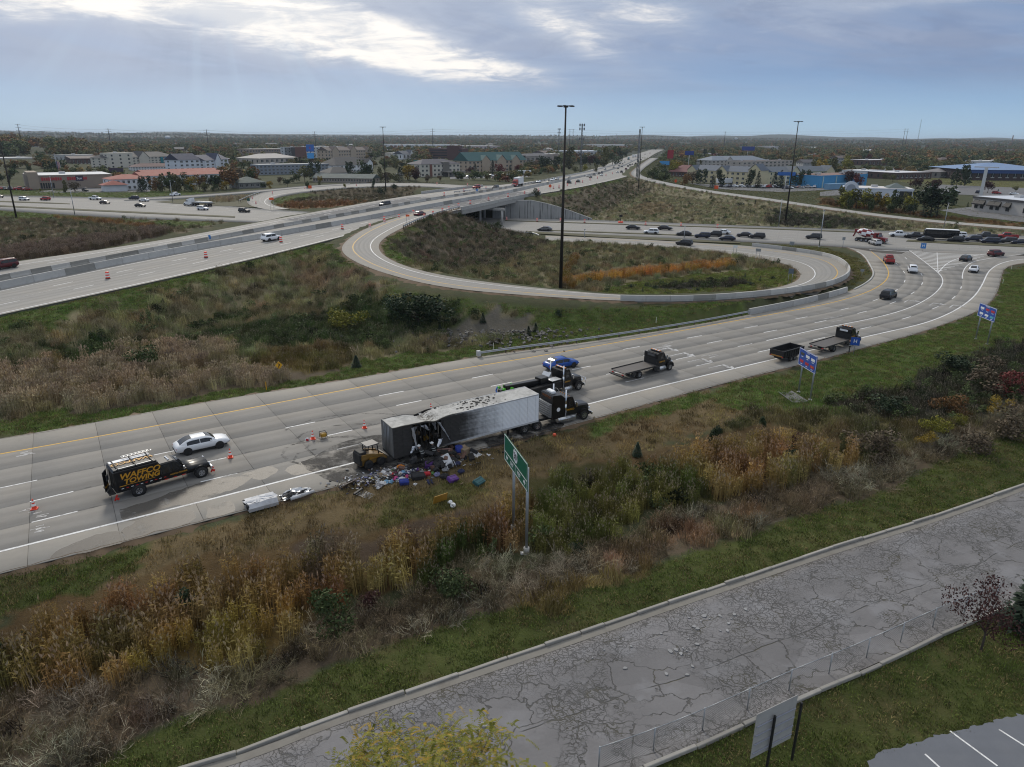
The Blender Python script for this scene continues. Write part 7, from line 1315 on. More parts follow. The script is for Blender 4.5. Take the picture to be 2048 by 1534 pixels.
# buildings beyond the junction
WIN=M('window_glass',(.03,.035,.042),.15,.0,.3,.3,coat=.2);FOOT=[]
def stucco(c,rough=.85):return M('wall_%02d%02d%02d'%tuple(int(q*99)for q in c),c,rough,var=.12,sc=.25,dirt=.12)
def roofm(c):return M('roof_%02d%02d%02d'%tuple(int(q*99)for q in c),c,.8,var=.2,sc=.4,dirt=.15)
def bld(name,label,u0,v0,u1,v1,vt,depth,roof,wc,rc,floors=2,cols=8,rise=3.0,over=.5,win=True,cat='building',gables=(),bands=(),group=None):
 a,b=P(u0,v0),P(u1,v1);d=b-a;W=np.linalg.norm(d);rz=math.atan2(d[1],d[0]);h=height_over(a,u0,vt);e=empty(name,tuple(a-np.array([0,0,.15])),rz,label,cat,group);h+=.15
 y=np.array([-math.sin(rz),math.cos(rz)]);fr_=max(20,.19*np.linalg.norm(a[:2]));ca,cb_=a[:2]/np.linalg.norm(a[:2]),b[:2]/np.linalg.norm(b[:2]);FOOT.append(np.array([a[:2]-ca*fr_-d[:2]/W*4,b[:2]-cb_*fr_+d[:2]/W*4,b[:2]+y*(depth+6)+d[:2]/W*8,a[:2]+y*(depth+6)-d[:2]/W*8]));wm,rm=stucco(wc),roofm(rc)
 w=MB();w.box2((0,0,0),(W,depth,h),wm)
 for x0,x1,dz,c in bands:w.box2((x0*W,-.35,0),(x1*W,depth*.6,h+dz),stucco(c))
 w.build('wall',e);r=MB();o=over
 if roof=='flat':
  r.box2((-.1,-.1,h),(W+.1,depth+.1,h+.5),wm);r.box2((.3,.3,h+.5),(W-.3,depth-.3,h+.56),rm)
  for k in range(max(1,int(W/22))):r.box2((W*(k+.4)/max(1,int(W/22)),depth*.4,h+.56),(W*(k+.4)/max(1,int(W/22))+3,depth*.4+2.2,h+1.7),stucco((.5,.5,.5)))
 elif roof=='gable':r.prism([(-o,h-.1),(depth/2,h+rise),(depth+o,h-.1)],-o,W+o,rm,'x');
 elif roof=='hip':
  q=min(depth/2,W/2.2);v=[(-o,-o,h),(W+o,-o,h),(W+o,depth+o,h),(-o,depth+o,h),(q,depth/2,h+rise),(W-q,depth/2,h+rise)];r.add(v,[(0,1,5,4),(1,2,5),(2,3,4,5),(3,0,4),(3,2,1,0)],rm)
 elif roof=='mono':r.add([(-o,-o,h-.2),(W+o,-o,h-.2),(W+o,depth+o,h+rise),(-o,depth+o,h+rise),(-o,-o,h-.5),(W+o,-o,h-.5),(W+o,depth+o,h-.5),(-o,depth+o,h-.5)],[(0,1,2,3),(0,4,5,1),(1,5,6,2),(2,6,7,3),(3,7,4,0)],rm)
 ro=r.build('roof',e)
 for gx,gw,gh in gables:
  g=MB();x0,x1,zz=gx*W-gw/2,gx*W+gw/2,h*gh;g.prism([(x0,0),(x1,0),(x1,zz),((x0+x1)/2,zz+gw*.42),(x0,zz)],-.9,depth*.5,wm,'y');g.build('gable_wall',e);g=MB()
  for s in(-1,1):xa,xb=(x0-.4,(x0+x1)/2)if s<0 else(x1+.4,(x0+x1)/2);g.add([(xa,-1.3,zz-.1),(xb,-1.3,zz+gw*.42+.25),(xb,depth*.5,zz+gw*.42+.25),(xa,depth*.5,zz-.1)],[(0,1,2,3)],rm)
  g.build('gable_roof',e)
 if win and floors:
  p=MB();fr=MB();fh=h/floors;ww=W/cols*.42;frm=stucco((.6,.6,.58))
  for f in range(floors):
   for c in range(cols):
    x=(c+.5)*W/cols;z=(f+.52)*fh;p.box((x,-.04,z),(ww,.1,fh*.46),WIN);fr.box((x,-.06,z-fh*.25),(ww*1.15,.16,fh*.05),frm);fr.box((x,-.05,z),(ww*.07,.13,fh*.46),frm)
   for sx_ in(-.03,W+.03):
    for c in range(max(1,int(depth/6))):p.box((sx_,(c+.5)*depth/max(1,int(depth/6)),(f+.52)*fh),(.1,1.5,fh*.46),WIN)
  q=p.build('window',e);q['kind']='stuff';q=fr.build('window_frame',e);q['kind']='stuff'
 return e,W,h,depth
CRM,WHT,BRK,TANW,GRY,NVY,RTL,DRK=(.55,.52,.45),(.66,.68,.70),(.20,.12,.09),(.42,.34,.26),(.36,.37,.38),(.035,.042,.075),(.27,.075,.055),(.05,.05,.052)
e,W,h,d=bld('brick_store','long tan brick store with pale flat roof and red wall signs on the left',60,379,228,374,353,34,'flat',(.27,.22,.18),(.62,.63,.64),1,6,win=False,bands=((.0,.12,2.2,(.33,.27,.21)),))
p=MB();[p.box((W*(.14+k*.028),-.05,h*.28),(W*.02,.12,h*.42),WIN)for k in range(6)];p.build('shop_window',e);RS=M('red_sign',(.42,.03,.04),.5)
for x in(.16,.46):
 p=MB();[p.box((W*x+k*1.1,-.12,h*.78),(.85,.2,1.5 if k%3 else 1.8),RS,.05)for k in range(9)];p.build('wall_sign',e)
e,W,h,d=bld('motel','white motel lodge with red tile roof and small porch behind the left trees',224,381,305,378,359,16,'hip',WHT,RTL,2,8,2.2);q=MB();q.box2((-5,-7,0),(6,0,3.4),stucco(WHT));q.build('porch',e);q=MB();q.add([(-6,-8,3.4),(7,-8,3.4),(7,.5,3.4),(-6,.5,3.4),(.5,-3.5,5.6)],[(0,1,4),(1,2,4),(2,3,4),(3,0,4)],roofm(RTL));q.build('porch_roof',e)
bld('motel','long low motel wing with red roof behind the autumn trees',285,373,455,366,352,14,'gable',WHT,RTL,2,18,2.0)
bld('motel','second red roofed motel wing running behind the first',290,357,440,351,347,14,'gable',WHT,RTL,1,16,2.2)
e,W,h,d=bld('hotel','four storey pale hotel with blue and teal panels under a dark roof',219,337,352,331,316,20,'hip',CRM,DRK,4,18,4.5,gables=((.5,12,1.0),))
for x0,x1,c in((.02,.07,(.03,.12,.30)),(.09,.13,(.02,.20,.24)),(.16,.20,(.03,.12,.30)),(.22,.26,(.02,.20,.24)),(.76,.80,(.02,.20,.24)),(.83,.88,(.03,.12,.30)),(.92,.97,(.02,.20,.24))):q=MB();q.box2((x0*W,-.5,.3),(x1*W,.1,h-.3),stucco(c));q.build('colour_panel',e)
bld('hotel_wing','white end block of the blue panelled hotel',205,336,219,337,307,22,'flat',CRM,CRM,4,2)
bld('motel','long two storey motel with dark red hip roof and white railings',266,342,365,340,334,14,'hip',WHT,(.10,.05,.05),2,18,2.6)
bld('inn','white three storey inn with navy blue roof',360,342,402,340,320,16,'gable',(.62,.66,.72),NVY,3,4,5.0);bld('inn_wing','white gabled wing of the navy roofed inn',412,339,458,334,321,18,'gable',(.62,.66,.72),NVY,3,5,4.5,gables=((.5,14,.95),))
bld('warehouse','low pale roofed building at the far left edge',-20,328,75,326,317,30,'flat',(.52,.5,.46),(.66,.66,.66),1,8);bld('restaurant','low dark brown building with angled roof left of the blue hotel',145,331,205,330,317,24,'mono',(.10,.06,.055),(.08,.06,.06),1,8,2.0);bld('office','pale office with a blue corner behind the brown building',128,326,200,324,311,20,'flat',(.42,.43,.43),(.3,.3,.3),1,8)
for k in range(6):bld('town_house','white gabled town house in the row below the wooded hill',1+k*8,302,7+k*8,301.8,295,10,'gable',(.60,.62,.66),(.10,.11,.14),2,2,4.0,group='white town houses below the wooded hill')
for k in range(6):bld('town_house','pale gabled town house in the second row at the left',60+k*8,306,66+k*8,305.8,298,10,'gable',(.50,.53,.58),(.12,.13,.16),2,2,4.0,group='pale town houses of the second row')
bld('office','long flat beige and brown office block left of centre',500,313,584,311,299,26,'flat',(.26,.20,.16),(.45,.42,.38),2,16);bld('community_hall','hall with broad pale hipped roof left of centre',520,328,597,325,317,34,'hip',(.40,.36,.32),(.34,.32,.30),1,8,4.5)
bld('hotel','modern flat roofed hotel in maroon, grey and white blocks',584,317,690,314,295,20,'flat',(.50,.52,.53),(.4,.4,.4),4,16,bands=((0,.06,.4,DRK),(.06,.26,.6,(.13,.06,.05)),(.52,.6,.5,DRK)));e,W,h,d=bld('hotel','tan gabled hotel right of the modern hotel',657,320,745,317,301,18,'gable',TANW,(.11,.085,.075),3,18,4.0,gables=((.15,12,1.0),(.55,12,1.0),(.9,10,1.0)))
bld('apartment_block','long grey blue apartment block behind the trees',520,350,672,346,331,18,'flat',(.22,.25,.29),(.3,.31,.32),3,20);bld('hotel','white hotel with dark hipped roof and arched gables',672,347,745,343,331,20,'hip',WHT,(.045,.05,.06),2,9,6.0,gables=((.92,7,1.2),));bld('restaurant','low building with wide dark roof in front of the white hotel',661,355,712,353,346,16,'hip',(.5,.5,.5),(.045,.045,.055),1,6,4.0)
bld('motel','long low motel with dark green roof behind the far loop',626,364,745,366,355,14,'gable',(.33,.28,.24),(.06,.085,.085),1,22,2.4);bld('restaurant','low dark green roofed building by the slip road',478,377,532,375,366,16,'hip',(.2,.2,.19),(.05,.075,.07),1,5,3.0)
for i,(a,b,v0,vt)in enumerate(((780,845,298,289),(847,922,298,289),(924,1000,301,292))):bld('warehouse',('long white warehouse on the horizon, left of three','long white warehouse on the horizon, middle of three','long pinkish warehouse on the horizon, right of three')[i],a,v0,b,v0,vt,60,'flat',(.62,.63,.64)if i<2 else(.45,.38,.37),(.6,.6,.6),1,9)
e,W,h,d=bld('office_tower','dark red brown office block with black window bands',859,319,924,320,297,26,'flat',(.085,.04,.038),(.12,.1,.1),0,1,win=False,bands=((.55,.9,4.0,(.085,.04,.038)),))
for k in range(4):q=MB();q.box2((.5,-.1,h*(.12+k*.23)),(W-.5,.05,h*(.12+k*.23)+h*.09),WIN);q.build('window_band',e)
e,W,h,d=bld('inn','cream three storey inn with dark hipped roof and green sign board',842,354,920,351,329,18,'hip',(.56,.53,.45),(.055,.055,.075),3,10,3.5,bands=((.55,.72,1.5,(.17,.16,.14)),(.22,.28,0,(.18,.08,.06))));q=MB();q.box2((W*.5,-9,3.2),(W*.95,0,4.0),stucco((.2,.19,.17)));[q.box2((W*x,-8.6,0),(W*x+.6,-8,3.2),stucco((.4,.36,.3)))for x in(.52,.7,.92)];q.build('entrance_canopy',e)
e,W,h,d=bld('hotel','tan hotel with long green roof and stone gables',937,345,1052,341,322,20,'gable',TANW,(.035,.10,.10),3,16,7.0,gables=((.28,9,1.05),(.55,11,1.0),(.8,9,1.05)));bld('small_office','small white building with columns and pediment',806,319,839,317,308,14,'gable',WHT,(.07,.08,.10),1,5,4.0,gables=((.5,12,1.0),))
bld('warehouse','low blue white warehouse left of the freeway',1149,312,1224,311,303,60,'flat',(.45,.46,.46),(.55,.62,.72),1,10);bld('warehouse','pale warehouse on the horizon by the freeway',1187,296,1265,296,289,60,'flat',(.55,.53,.5),(.6,.6,.6),0,1,win=False);bld('warehouse','tan block beside the lattice mast',1104,322,1128,320,309,20,'flat',(.36,.30,.27),(.4,.38,.36),0,1,win=False);bld('store','low dark roofed store left of the tall mast',1052,326,1102,323,313,20,'hip',(.3,.27,.24),(.06,.06,.07),1,6,3.0)
e,W,h,d=bld('restaurant','brown restaurant with dark red roof beside the red sign',1337,352,1376,354,342,18,'mono',(.10,.06,.05),(.12,.035,.035),1,6,4.5)
e,W,h,d=bld('hotel','long pale yellow three storey hotel with blue grey roof and white gables',1378,364,1512,372,339,16,'gable',(.60,.53,.34),(.09,.11,.14),3,13,3.2,gables=((.04,7,1.0),(.5,8,.98),(.97,9,1.15)));bld('hotel_wing','right wing of the pale yellow hotel with a white gable',1520,370,1660,366,344,16,'gable',(.58,.50,.33),(.085,.105,.13),3,12,3.0,gables=((.46,8,.98),(.97,8,1.0)))
bld('inn','grey two storey inn with blue grey hipped roof',1423,333,1532,331,321,24,'hip',(.40,.39,.37),(.17,.20,.24),2,14,4.5,gables=((.3,8,1.1),));bld('motel','long flat brown roofed motel behind the yellow hotel',1484,336,1585,332,324,20,'flat',(.42,.38,.34),(.085,.065,.06),2,12);bld('school','pale block on the horizon right of centre',1537,301,1572,300,293,40,'flat',(.40,.37,.36),(.45,.45,.45),0,1,win=False)
e,W,h,d=bld('car_wash','bright blue car wash with flat brown roof',1638,376,1732,371,353,22,'flat',(.06,.27,.50),(.20,.12,.10),1,9,win=False);q=MB();q.box2((-9,-12,0),(W*.55,-9,3.4),stucco((.16,.30,.44)));q.build('screen_wall',e);q=MB();[q.box2((W*x,-.3,0),(W*x+.8,.1,h),stucco((.40,.52,.50)))for x in(.05,.32,.6)];q.build('pilaster',e)
e,W,h,d=bld('diner','white flat roofed diner with black glazed end and round porthole wall',1690,398,1824,402,377,20,'flat',(.62,.66,.73),(.60,.57,.55),0,1,win=False);q=MB();q.box2((W*.80,-.25,.6),(W*.98,.1,h-.6),WIN);q.build('glazed_front',e);q=MB();[q.cyl((W*(.3+k*.08),-.06,h*.35),(W*(.3+k*.08),.05,h*.35),.35,WIN,n=10)for k in range(5)];q.build('porthole',e);q=MB();q.cyl((2,-.5,h),(2,.5,h),3.6,stucco((.62,.66,.73)),n=20);q.cyl((2,-.55,h),(2,.55,h),2.2,stucco((.3,.34,.4)),n=20);q.build('round_gable',e);q=MB();q.add([(W*.62,2,h+.6),(W*.92,2,h+.6),(W*.92,16,h+.6),(W*.62,16,h+.6),(W*.77,9,h+3)],[(0,1,4),(1,2,4),(2,3,4),(3,0,4)],roofm((.08,.11,.11)));q.build('hip_roof',e)
bld('store','long low brown store at the foot of the right-hand woods',1736,331,1798,330,321,30,'flat',(.10,.065,.055),(.5,.5,.52),1,8);bld('garage','white garage with blue doors right of the blue car wash',1730,356,1767,354,343,20,'flat',(.58,.6,.63),(.6,.6,.62),1,3);bld('store','long flat dark brown store with white roof edge',1790,359,1862,357,347,30,'flat',(.085,.055,.05),(.6,.6,.62),1,8);bld('chapel','small grey building beside the big dark tree',1880,356,1906,355,344,16,'hip',(.2,.19,.18),(.2,.19,.19),1,4,2.5)
e,W,h,d=bld('sports_hall','large hall with shallow blue metal roof and dark brick front',1932,360,2110,362,339,60,'hip',(.06,.04,.04),(.17,.26,.42),1,12,4.5,over=2);q=MB();q.box2((-1.5,-1.5,h-2.6),(W+1.5,.2,h-.1),M('blue_fascia',(.02,.06,.20),.5));q.build('fascia',e);bld('plant_room','white block behind the blue roofed hall',1962,334,2012,333,323,20,'flat',(.6,.62,.64),(.6,.6,.6),0,1,win=False)
e,W,h,d=bld('dining_hall','cream single storey building with black window awnings at the right edge',1942,420,2150,445,394,26,'flat',(.47,.45,.42),(.55,.58,.64),0,1,win=False);AWN=M('black_awning',(.02,.02,.021),.7);q=MB();q.box2((-.25,-.3,h-.35),(W+.2,.2,h+.45),M('dark_parapet',(.06,.06,.065),.6));q.build('parapet',e)
for x in(.02,.082,.185,.247,.35,.52,.62,.72,.82):q=MB();q.box((W*(x+.026),-.04,h*.40),(W*.036,.12,h*.36),WIN);o=q.build('window',e);q=MB();q.box((W*(x+.026),-.06,h*.205),(W*.042,.2,.12),stucco((.62,.6,.56)));q.build('sill',o)
for x in(.018,.082,.182,.247,.348):q=MB();w=W*.058;x0=x*W;q.add([(x0,-.05,h*.86),(x0+w,-.05,h*.86),(x0+w+.2,-1.3,h*.58),(x0-.2,-1.3,h*.58),(x0-.2,-1.3,h*.50),(x0+w+.2,-1.3,h*.50),(x0,-.05,h*.50),(x0+w,-.05,h*.50)],[(0,1,2,3),(3,2,5,4),(0,3,4,6),(1,7,5,2)],AWN);q.build('awning',e)
q=MB()
for k in range(16):q.box((W*(.05+k*.0125),-.08,h*.92),(W*.008,.1,.55),stucco((.62,.6,.56)))
q.build('raised_letters',e)
rb_=random.Random(17);nlow=0;cols_=(('white',WHT),('tan',TANW),('grey',GRY),('brown',(.15,.10,.08)),('cream',CRM));rfs_=(('pale',(.55,.55,.55)),('dark',(.06,.06,.065)),('grey',(.25,.25,.26)),('brown',(.12,.09,.08)))
for v0,n,w0,w1 in((292,16,8,26),(298,15,8,30),(306,14,12,34),(316,12,14,34),(326,9,16,36),(336,6,16,32)):
 for k in range(n):
  u=-10+2060*(k+rb_.uniform(.1,.9))/n;c0=P(u,v0);w=rb_.uniform(w0,w1)
  if 1090<u<1345 or any(inpoly(np.array([c0[0]]),np.array([c0[1]]),f)[0]for f in FOOT)or not offroad(np.array([c0[0]]),np.array([c0[1]]))[0]:continue
  (cn,c),(rn,rc)=rb_.choice(cols_),rb_.choice(rfs_);rf_=rb_.choice(['flat','flat','gable','hip']);h_=rb_.uniform(4,8.5);vt=v0-FPX*h_/math.hypot(c0[0],c0[1]);bld('store'if rf_=='flat'else 'house','%s walled low building with %s %s roof among the town trees'%(cn,rn,{'flat':'flat','gable':'pitched','hip':'hipped'}[rf_]),u,v0,u+w,v0+rb_.uniform(-.6,.6),vt,rb_.uniform(12,26),rf_,c,rc,1 if h_<6 else 2,max(3,int(w/3)),3.0,group='low buildings among the town trees')
LOT=M('lot_asphalt',(.13,.13,.135),.9,var=.25,sc=.15,dirt=.2)
for pts in([(-100,372),(130,374),(300,379),(300,384),(140,385),(-100,384)],[(0,340),(200,338),(220,347),(60,350),(-60,350)],[(1375,366),(1520,373),(1660,369),(1690,378),(1560,384),(1440,378)],[(1640,384),(1700,377),(1690,390),(1640,392)],[(1860,368),(2100,378),(2100,398),(1840,385)],[(1880,420),(1940,414),(2100,436),(2100,450),(1940,432)],[(900,352),(1060,346),(1060,354),(900,358)],[(1740,335),(2000,338),(1960,346),(1760,342)]):structure('parking_lot',poly_mesh('parking_lot',[P(u,v)for u,v in pts],LOT,-.02))
rp=random.Random(8);pl=[]
for(u0,v0,u1,v1,n)in((0,379,60,381,7),(165,382,182,382.5,1),(110,346,200,345,12),(60,349,110,348,5),(1440,374,1600,376,20),(930,355,1050,350,12),(790,352,812,351,3),(600,352,640,352,3),(1560,378,1640,375,5),(1900,384,2040,390,4),(1400,320,1440,319,3)):
 for k in range(n):
  f=(k+rp.uniform(.2,.8))/n;u,v=u0+(u1-u0)*f,v0+(v1-v0)*f;p=P(u,v);c=rp.choice(['white','black','silver','grey','dgrey','white','red','navy']);kd=rp.choice(['sedan','suv','suv','pickup']);car(p,(math.cos(rp.uniform(0,.3)),rp.choice([-1,1])*1.0),kd,c,'small %s %s parked in front of the far buildings'%(CW.get(c,c),{'pickup':'pickup truck'}.get(kd,kd)),'cars parked in front of the far buildings',0)
def lorry_body(u,v,label):p=P(u,v);e=empty('box_trailer',tuple(p),.2,label,'trailer');q=MB();q.box2((-6,-1.25,1.1),(6,1.25,4.0),BOXW,.1);q.build('cargo_box',e);[axle(e,x,2.4,.5)for x in(-4,-2.8,4)]
lorry_body(1047,351,'white trailer parked behind the shrubs by the freeway');lorry_body(1450,369,'white box van body parked in front of the yellow hotel')
# trees of the town
rt=random.Random(21);ALLK=['green','dark','olive','olive','green','brown','yellow','orange','maroon','dark','olive'];NM={'green':'green','dark':'dark green','olive':'olive','brown':'brown','yellow':'yellow','orange':'orange','maroon':'maroon','lime':'yellow green','conifer':'dark evergreen','red':'red'}
def trow(pts,kinds,group,where,shp=('round','oval')):
 for i,(u,v,vt)in enumerate(pts):k=kinds[i%len(kinds)];s='cone'if k=='conifer'else rt.choice(shp);treeat(u,v,vt,k,s,'%s %s %s'%(NM[k],'conifer'if s=='cone'else 'tree',where),group=group,detail=1,wide=rt.uniform(.9,1.2)*(1.3 if s=='cone'else 1))
trow([(312,383,356),(326,383,352),(340,383,350),(354,383,352),(369,382,350),(385,382,352),(400,381,350),(412,381,354),(425,380,352),(437,379,351),(283,383,352),(293,383,358),(453,378,334),(466,376,336),(480,372,338),(496,370,332),(510,368,333),(350,384,368),(380,384,366),(410,383,364),(430,383,366),(452,381,362)],['orange','olive','green','olive','green','yellow','orange','olive','dark','olive','conifer','dark','orange','brown','brown','green'],'trees between the motel and the slip road','in the autumn row beside the slip road')
trow([(150,384,362),(132,384,364),(82,383,376),(120,350,322),(100,350,326),(60,346,330),(30,344,330),(200,347,334),(5,368,348),(20,366,352)],['brown','olive','lime','dark','dark','green','dark','brown','dark','dark'],'trees round the left store','near the tan brick store')
trow([(590,366,345),(610,364,332),(628,362,330),(560,368,352),(575,374,358),(640,366,352),(700,358,330),(735,362,328),(728,360,326),(760,362,338),(775,366,342),(790,368,346),(800,364,334),(820,362,330),(832,364,336),(815,360,328),(855,366,348),(880,362,350),(640,374,362),(690,376,366),(720,372,362),(615,378,364),(540,378,362),(528,380,366),(950,348,326),(985,350,320),(1000,348,328),(1020,350,330),(1035,348,330),(940,350,334),(1010,358,346),(915,358,350),(770,340,322),(790,338,318),(660,330,318),(625,340,316),(600,336,318)],['green','olive','dark','brown','dark','yellow','dark','dark','green','olive','brown','olive','conifer','yellow','maroon','olive','brown','brown','olive','lime','conifer','green','yellow','dark','conifer','conifer','red','conifer','red','maroon','olive','brown'],'trees among the hotels left of centre','among the hotels left of centre')
trow([(1060,342,320),(1075,342,318),(1090,344,314),(1110,344,318),(1125,346,330),(1140,338,300),(1165,336,312),(1180,336,310),(1195,338,316),(1210,334,300),(1225,330,298),(1240,322,300),(1250,316,300),(1170,344,330),(1150,348,332),(1190,344,328)],['olive','brown','dark','dark','green','olive','dark','maroon','dark','olive','green','dark','green','lime','olive','olive'],'trees along the left side of the freeway','along the left side of the far freeway')
trow([(1305,360,338),(1318,362,334),(1330,364,338),(1345,352,324),(1352,350,322),(1385,368,340),(1400,370,344),(1370,372,348),(1440,374,346),(1425,376,350),(1500,374,346),(1515,376,342),(1548,374,344),(1560,376,340),(1590,374,350),(1605,374,346),(1620,374,350),(1410,318,302),(1425,318,300),(1370,316,300),(1360,315,302),(1400,334,322),(1387,330,324)],['green','green','dark','lime','yellow','brown','dark','orange','dark','conifer','dark','conifer','conifer','conifer','dark','dark','dark','dark','dark','green','dark','olive','olive'],'trees round the yellow hotel','round the pale yellow hotel')
trow([(1680,414,378),(1696,416,374),(1712,417,378),(1728,418,382),(1744,420,384),(1760,421,386),(1776,423,388),(1792,424,386),(1808,426,390),(1826,428,390),(1845,432,372),(1860,434,366),(1873,434,376),(1700,420,396),(1740,424,400),(1780,428,404),(1820,432,408)],['olive','lime','olive','lime','olive','yellow','lime','green','olive','lime','dark','conifer','dark','green','green','green','dark'],'yellow green trees in front of the white diner','in the row in front of the white diner')
trow([(1698,374,340),(1712,376,350),(1830,382,356),(1866,384,358),(1928,372,338),(1912,374,344),(1975,386,362),(1906,410,390),(1935,414,404),(1955,420,402),(1770,362,346),(1785,364,348),(1775,352,342),(1815,350,340),(2030,384,372),(1995,388,378),(1740,350,332),(1756,352,338),(1640,352,318),(1665,352,320),(1625,350,324),(1690,348,316)],['maroon','red','maroon','maroon','dark','dark','maroon','conifer','conifer','conifer','olive','olive','green','brown','olive','conifer','green','green','yellow','olive','olive','lime'],'trees on the lawns at the right','on the lawns and lots at the right')
rf=np.random.default_rng(5)
def lowtree(seed):
 mb=leafball(190,.40,.42,.58,.10,seed,T_WOOD,7,None,gap=.45);return mb
T_WOOD=tintmat('wood_tinted',2.7,lo=.75,span=.5);source('wood_tree',[lowtree(s)for s in(60,61,62,63)])
N=42000;az=rf.uniform(-46,46,N);rr_=470*(6500/470)**(rf.uniform(0,1,N)**.85);x,y=rr_*np.sin(np.radians(az)),rr_*np.cos(np.radians(az));ok=offroad(x,y)
for f in FOOT:ok&=~inpoly(x,y,f)
ix=np.interp(y,fw_bar_near[:,1],fw_bar_near[:,0]);ok&=np.abs(x-ix)>np.where(y>2000,0,40)+(y<700)*8;ok&=y>np.interp(x,us_far[:,0],us_far[:,1])+40
cl=wob(x,y,230,71)+.6*wob(x,y,90,72);ok&=(cl>np.where(rr_<750,.22,np.where(rr_<1300,-.12,-.6)))|((az<-30)&(rr_>900)&(rr_<1900));ok&=~((az>16)&(rr_<640));x,y,az,rr_=x[ok],y[ok],az[ok],rr_[ok]
PALW=np.array([(.018,.028,.014),(.026,.038,.015),(.038,.045,.018),(.048,.052,.022),(.062,.054,.022),(.080,.058,.022),(.090,.046,.018),(.055,.022,.016)]);reg=wob(x,y,120,73);k=np.clip((rf.uniform(0,1,len(x))*.6+(reg+1)*.2)*8,0,7).astype(int);tc=PALW[k]*(1+rf.normal(0,.18,len(x)))[:,None]
hh=rf.uniform(6.0,11.0,len(x))*np.clip((rr_-300)/700,.6,1)*np.where(rr_>1200,1.1,1.0);hh=np.where((az<-30)&(rr_>900)&(rr_<1900),hh*1.35,hh);scatter('woods','autumn woods spreading behind the town to the horizon','woods','wood_tree',np.c_[x,y,land(x,y)],tc,np.c_[hh*1.15,hh*1.15,hh],9,.03)
# masts, poles, signs
RUST=M('dark_mast_steel',(.028,.022,.018),.7,.3,.25,.5)
def mast(u,v,ut,vt,label,r0=.32,z=None):
 p=PT(u,v,10)if z is None else np.array(P(u,v,z));h=height_over(p,u,vt);e=empty('light_mast',tuple(p),0,label,'light mast');q=MB();q.cyl((0,0,-.3),(0,0,h),r0,RUST,r0*.42,12);q.build('pole',e);q=MB();q.cyl((0,0,h-.25),(0,0,h+.1),.45,RUST,n=10);q.build('crown_ring',e)
 for k in range(6):a=k*1.047+.3;q=MB();q.tube([(0,0,h),(math.cos(a)*.9,math.sin(a)*.9,h+.05)],.05,RUST,5);q.box((math.cos(a)*1.25,math.sin(a)*1.25,h-.02),(.75,.5,.22),RUST,.06,(0,0,a));q.build('lamp_head',e)
 return e
mast(1121,580,1130,212,'tallest dark light mast standing inside the loop ramp',.36);mast(33,436,0,270,'dark light mast at the left edge of the picture');mast(1571,443,1595,243,'dark light mast on the right beyond the highway');mast(772,386,765,254,'dark light mast inside the far loop',.3);mast(1277,377,1282,254,'dark light mast beside the start of the north-east slip road',.3)
def lamp(u,v,vt,label,arm=0):
 p=PT(u,v,8);h=height_over(p,u,vt);e=empty('street_lamp',tuple(p),0,label,'street lamp');q=MB();q.cyl((0,0,-.2),(0,0,h),.16,GALV,.08,8);q.box((0,0,.1),(.5,.5,.3),BARC,.04);q.build('pole',e)
 if arm:q=MB();q.tube([(0,0,h-.3),(arm,0,h+.2)],.05,GALV,5);q.build('arm',e);q=MB();q.box((arm*1.15,0,h+.2),(.8,.3,.15),GALV,.05);q.build('lamp_head',e)
 else:q=MB();q.box((0,0,h),(.5,.3,.25),GALV,.05);q.build('lamp_head',e)
for u,v,vt,lb in((1638,494,420,'grey lamp pole on the grass between loop and highway'),(1886,463,406,'grey lamp pole behind the queue on the right'),(1557,453,399,'grey lamp pole near the right dark mast'),(1368,478,453,'short grey pole in the highway queue'),(1169,476,459,'short grey pole on the strip beside the loop'),(150,431,378,'leaning grey lamp pole in the left highway median'),(108,396,353,'pale lamp pole in front of the brick store'),(346,405,361,'grey lamp pole on the left traffic island'),(1190,336,320,'pale lamp pole beside the far freeway')):lamp(u,v,vt,lb)
def utility(u,v,vt,label,arms=2,z0=0,two=False):
 p=P(u,v);h=height_over(p,u,vt);e=empty('power_pole',tuple(p),0,label,'power pole');q=MB()
 for dx in((-5,5)if two else(0,)):q.cyl((dx,0,-.3),(dx,0,h),.9 if not two else .8,RUST,.55,6)
 q.build('pole',e);q=MB()
 for k in range(arms):q.box((0,0,h*(.97-k*.12)),(12 if not two else 18,.5,.5),RUST);
 q.build('cross_arm',e);return p,h
up=[utility(45,297,248,'power pole on the skyline, leftmost',3),utility(223,300,257,'power pole on the skyline above the blue hotel',3),utility(418,302,259,'power pole on the skyline above the navy inn',3),utility(632,299,263,'power pole on the skyline above the modern hotel',3),utility(866,298,257,'power pole on the skyline above the brown office',3),utility(1142,297,258,'twin power pole left of the antenna mast',2,two=True),utility(1447,301,263,'power pole on the skyline right of the freeway',1),utility(1806,299,257,'twin leaning power pole above the right woods',2,two=True)]
q=MB()
for(p,h),(p2,h2)in zip(up[:-1],up[1:]):
 for f in(.97,.85):a,b=Vector((p[0],p[1],h*f)),Vector((p2[0],p2[1],h2*f));pts=[a.lerp(b,t)-Vector((0,0,14*t*(1-t)))for t in np.linspace(0,1,9)];q.tube([tuple(k)for k in pts],.11,RUST,3)
tag(q.build('power_line'),'thin power lines strung along the skyline between the poles','power line')
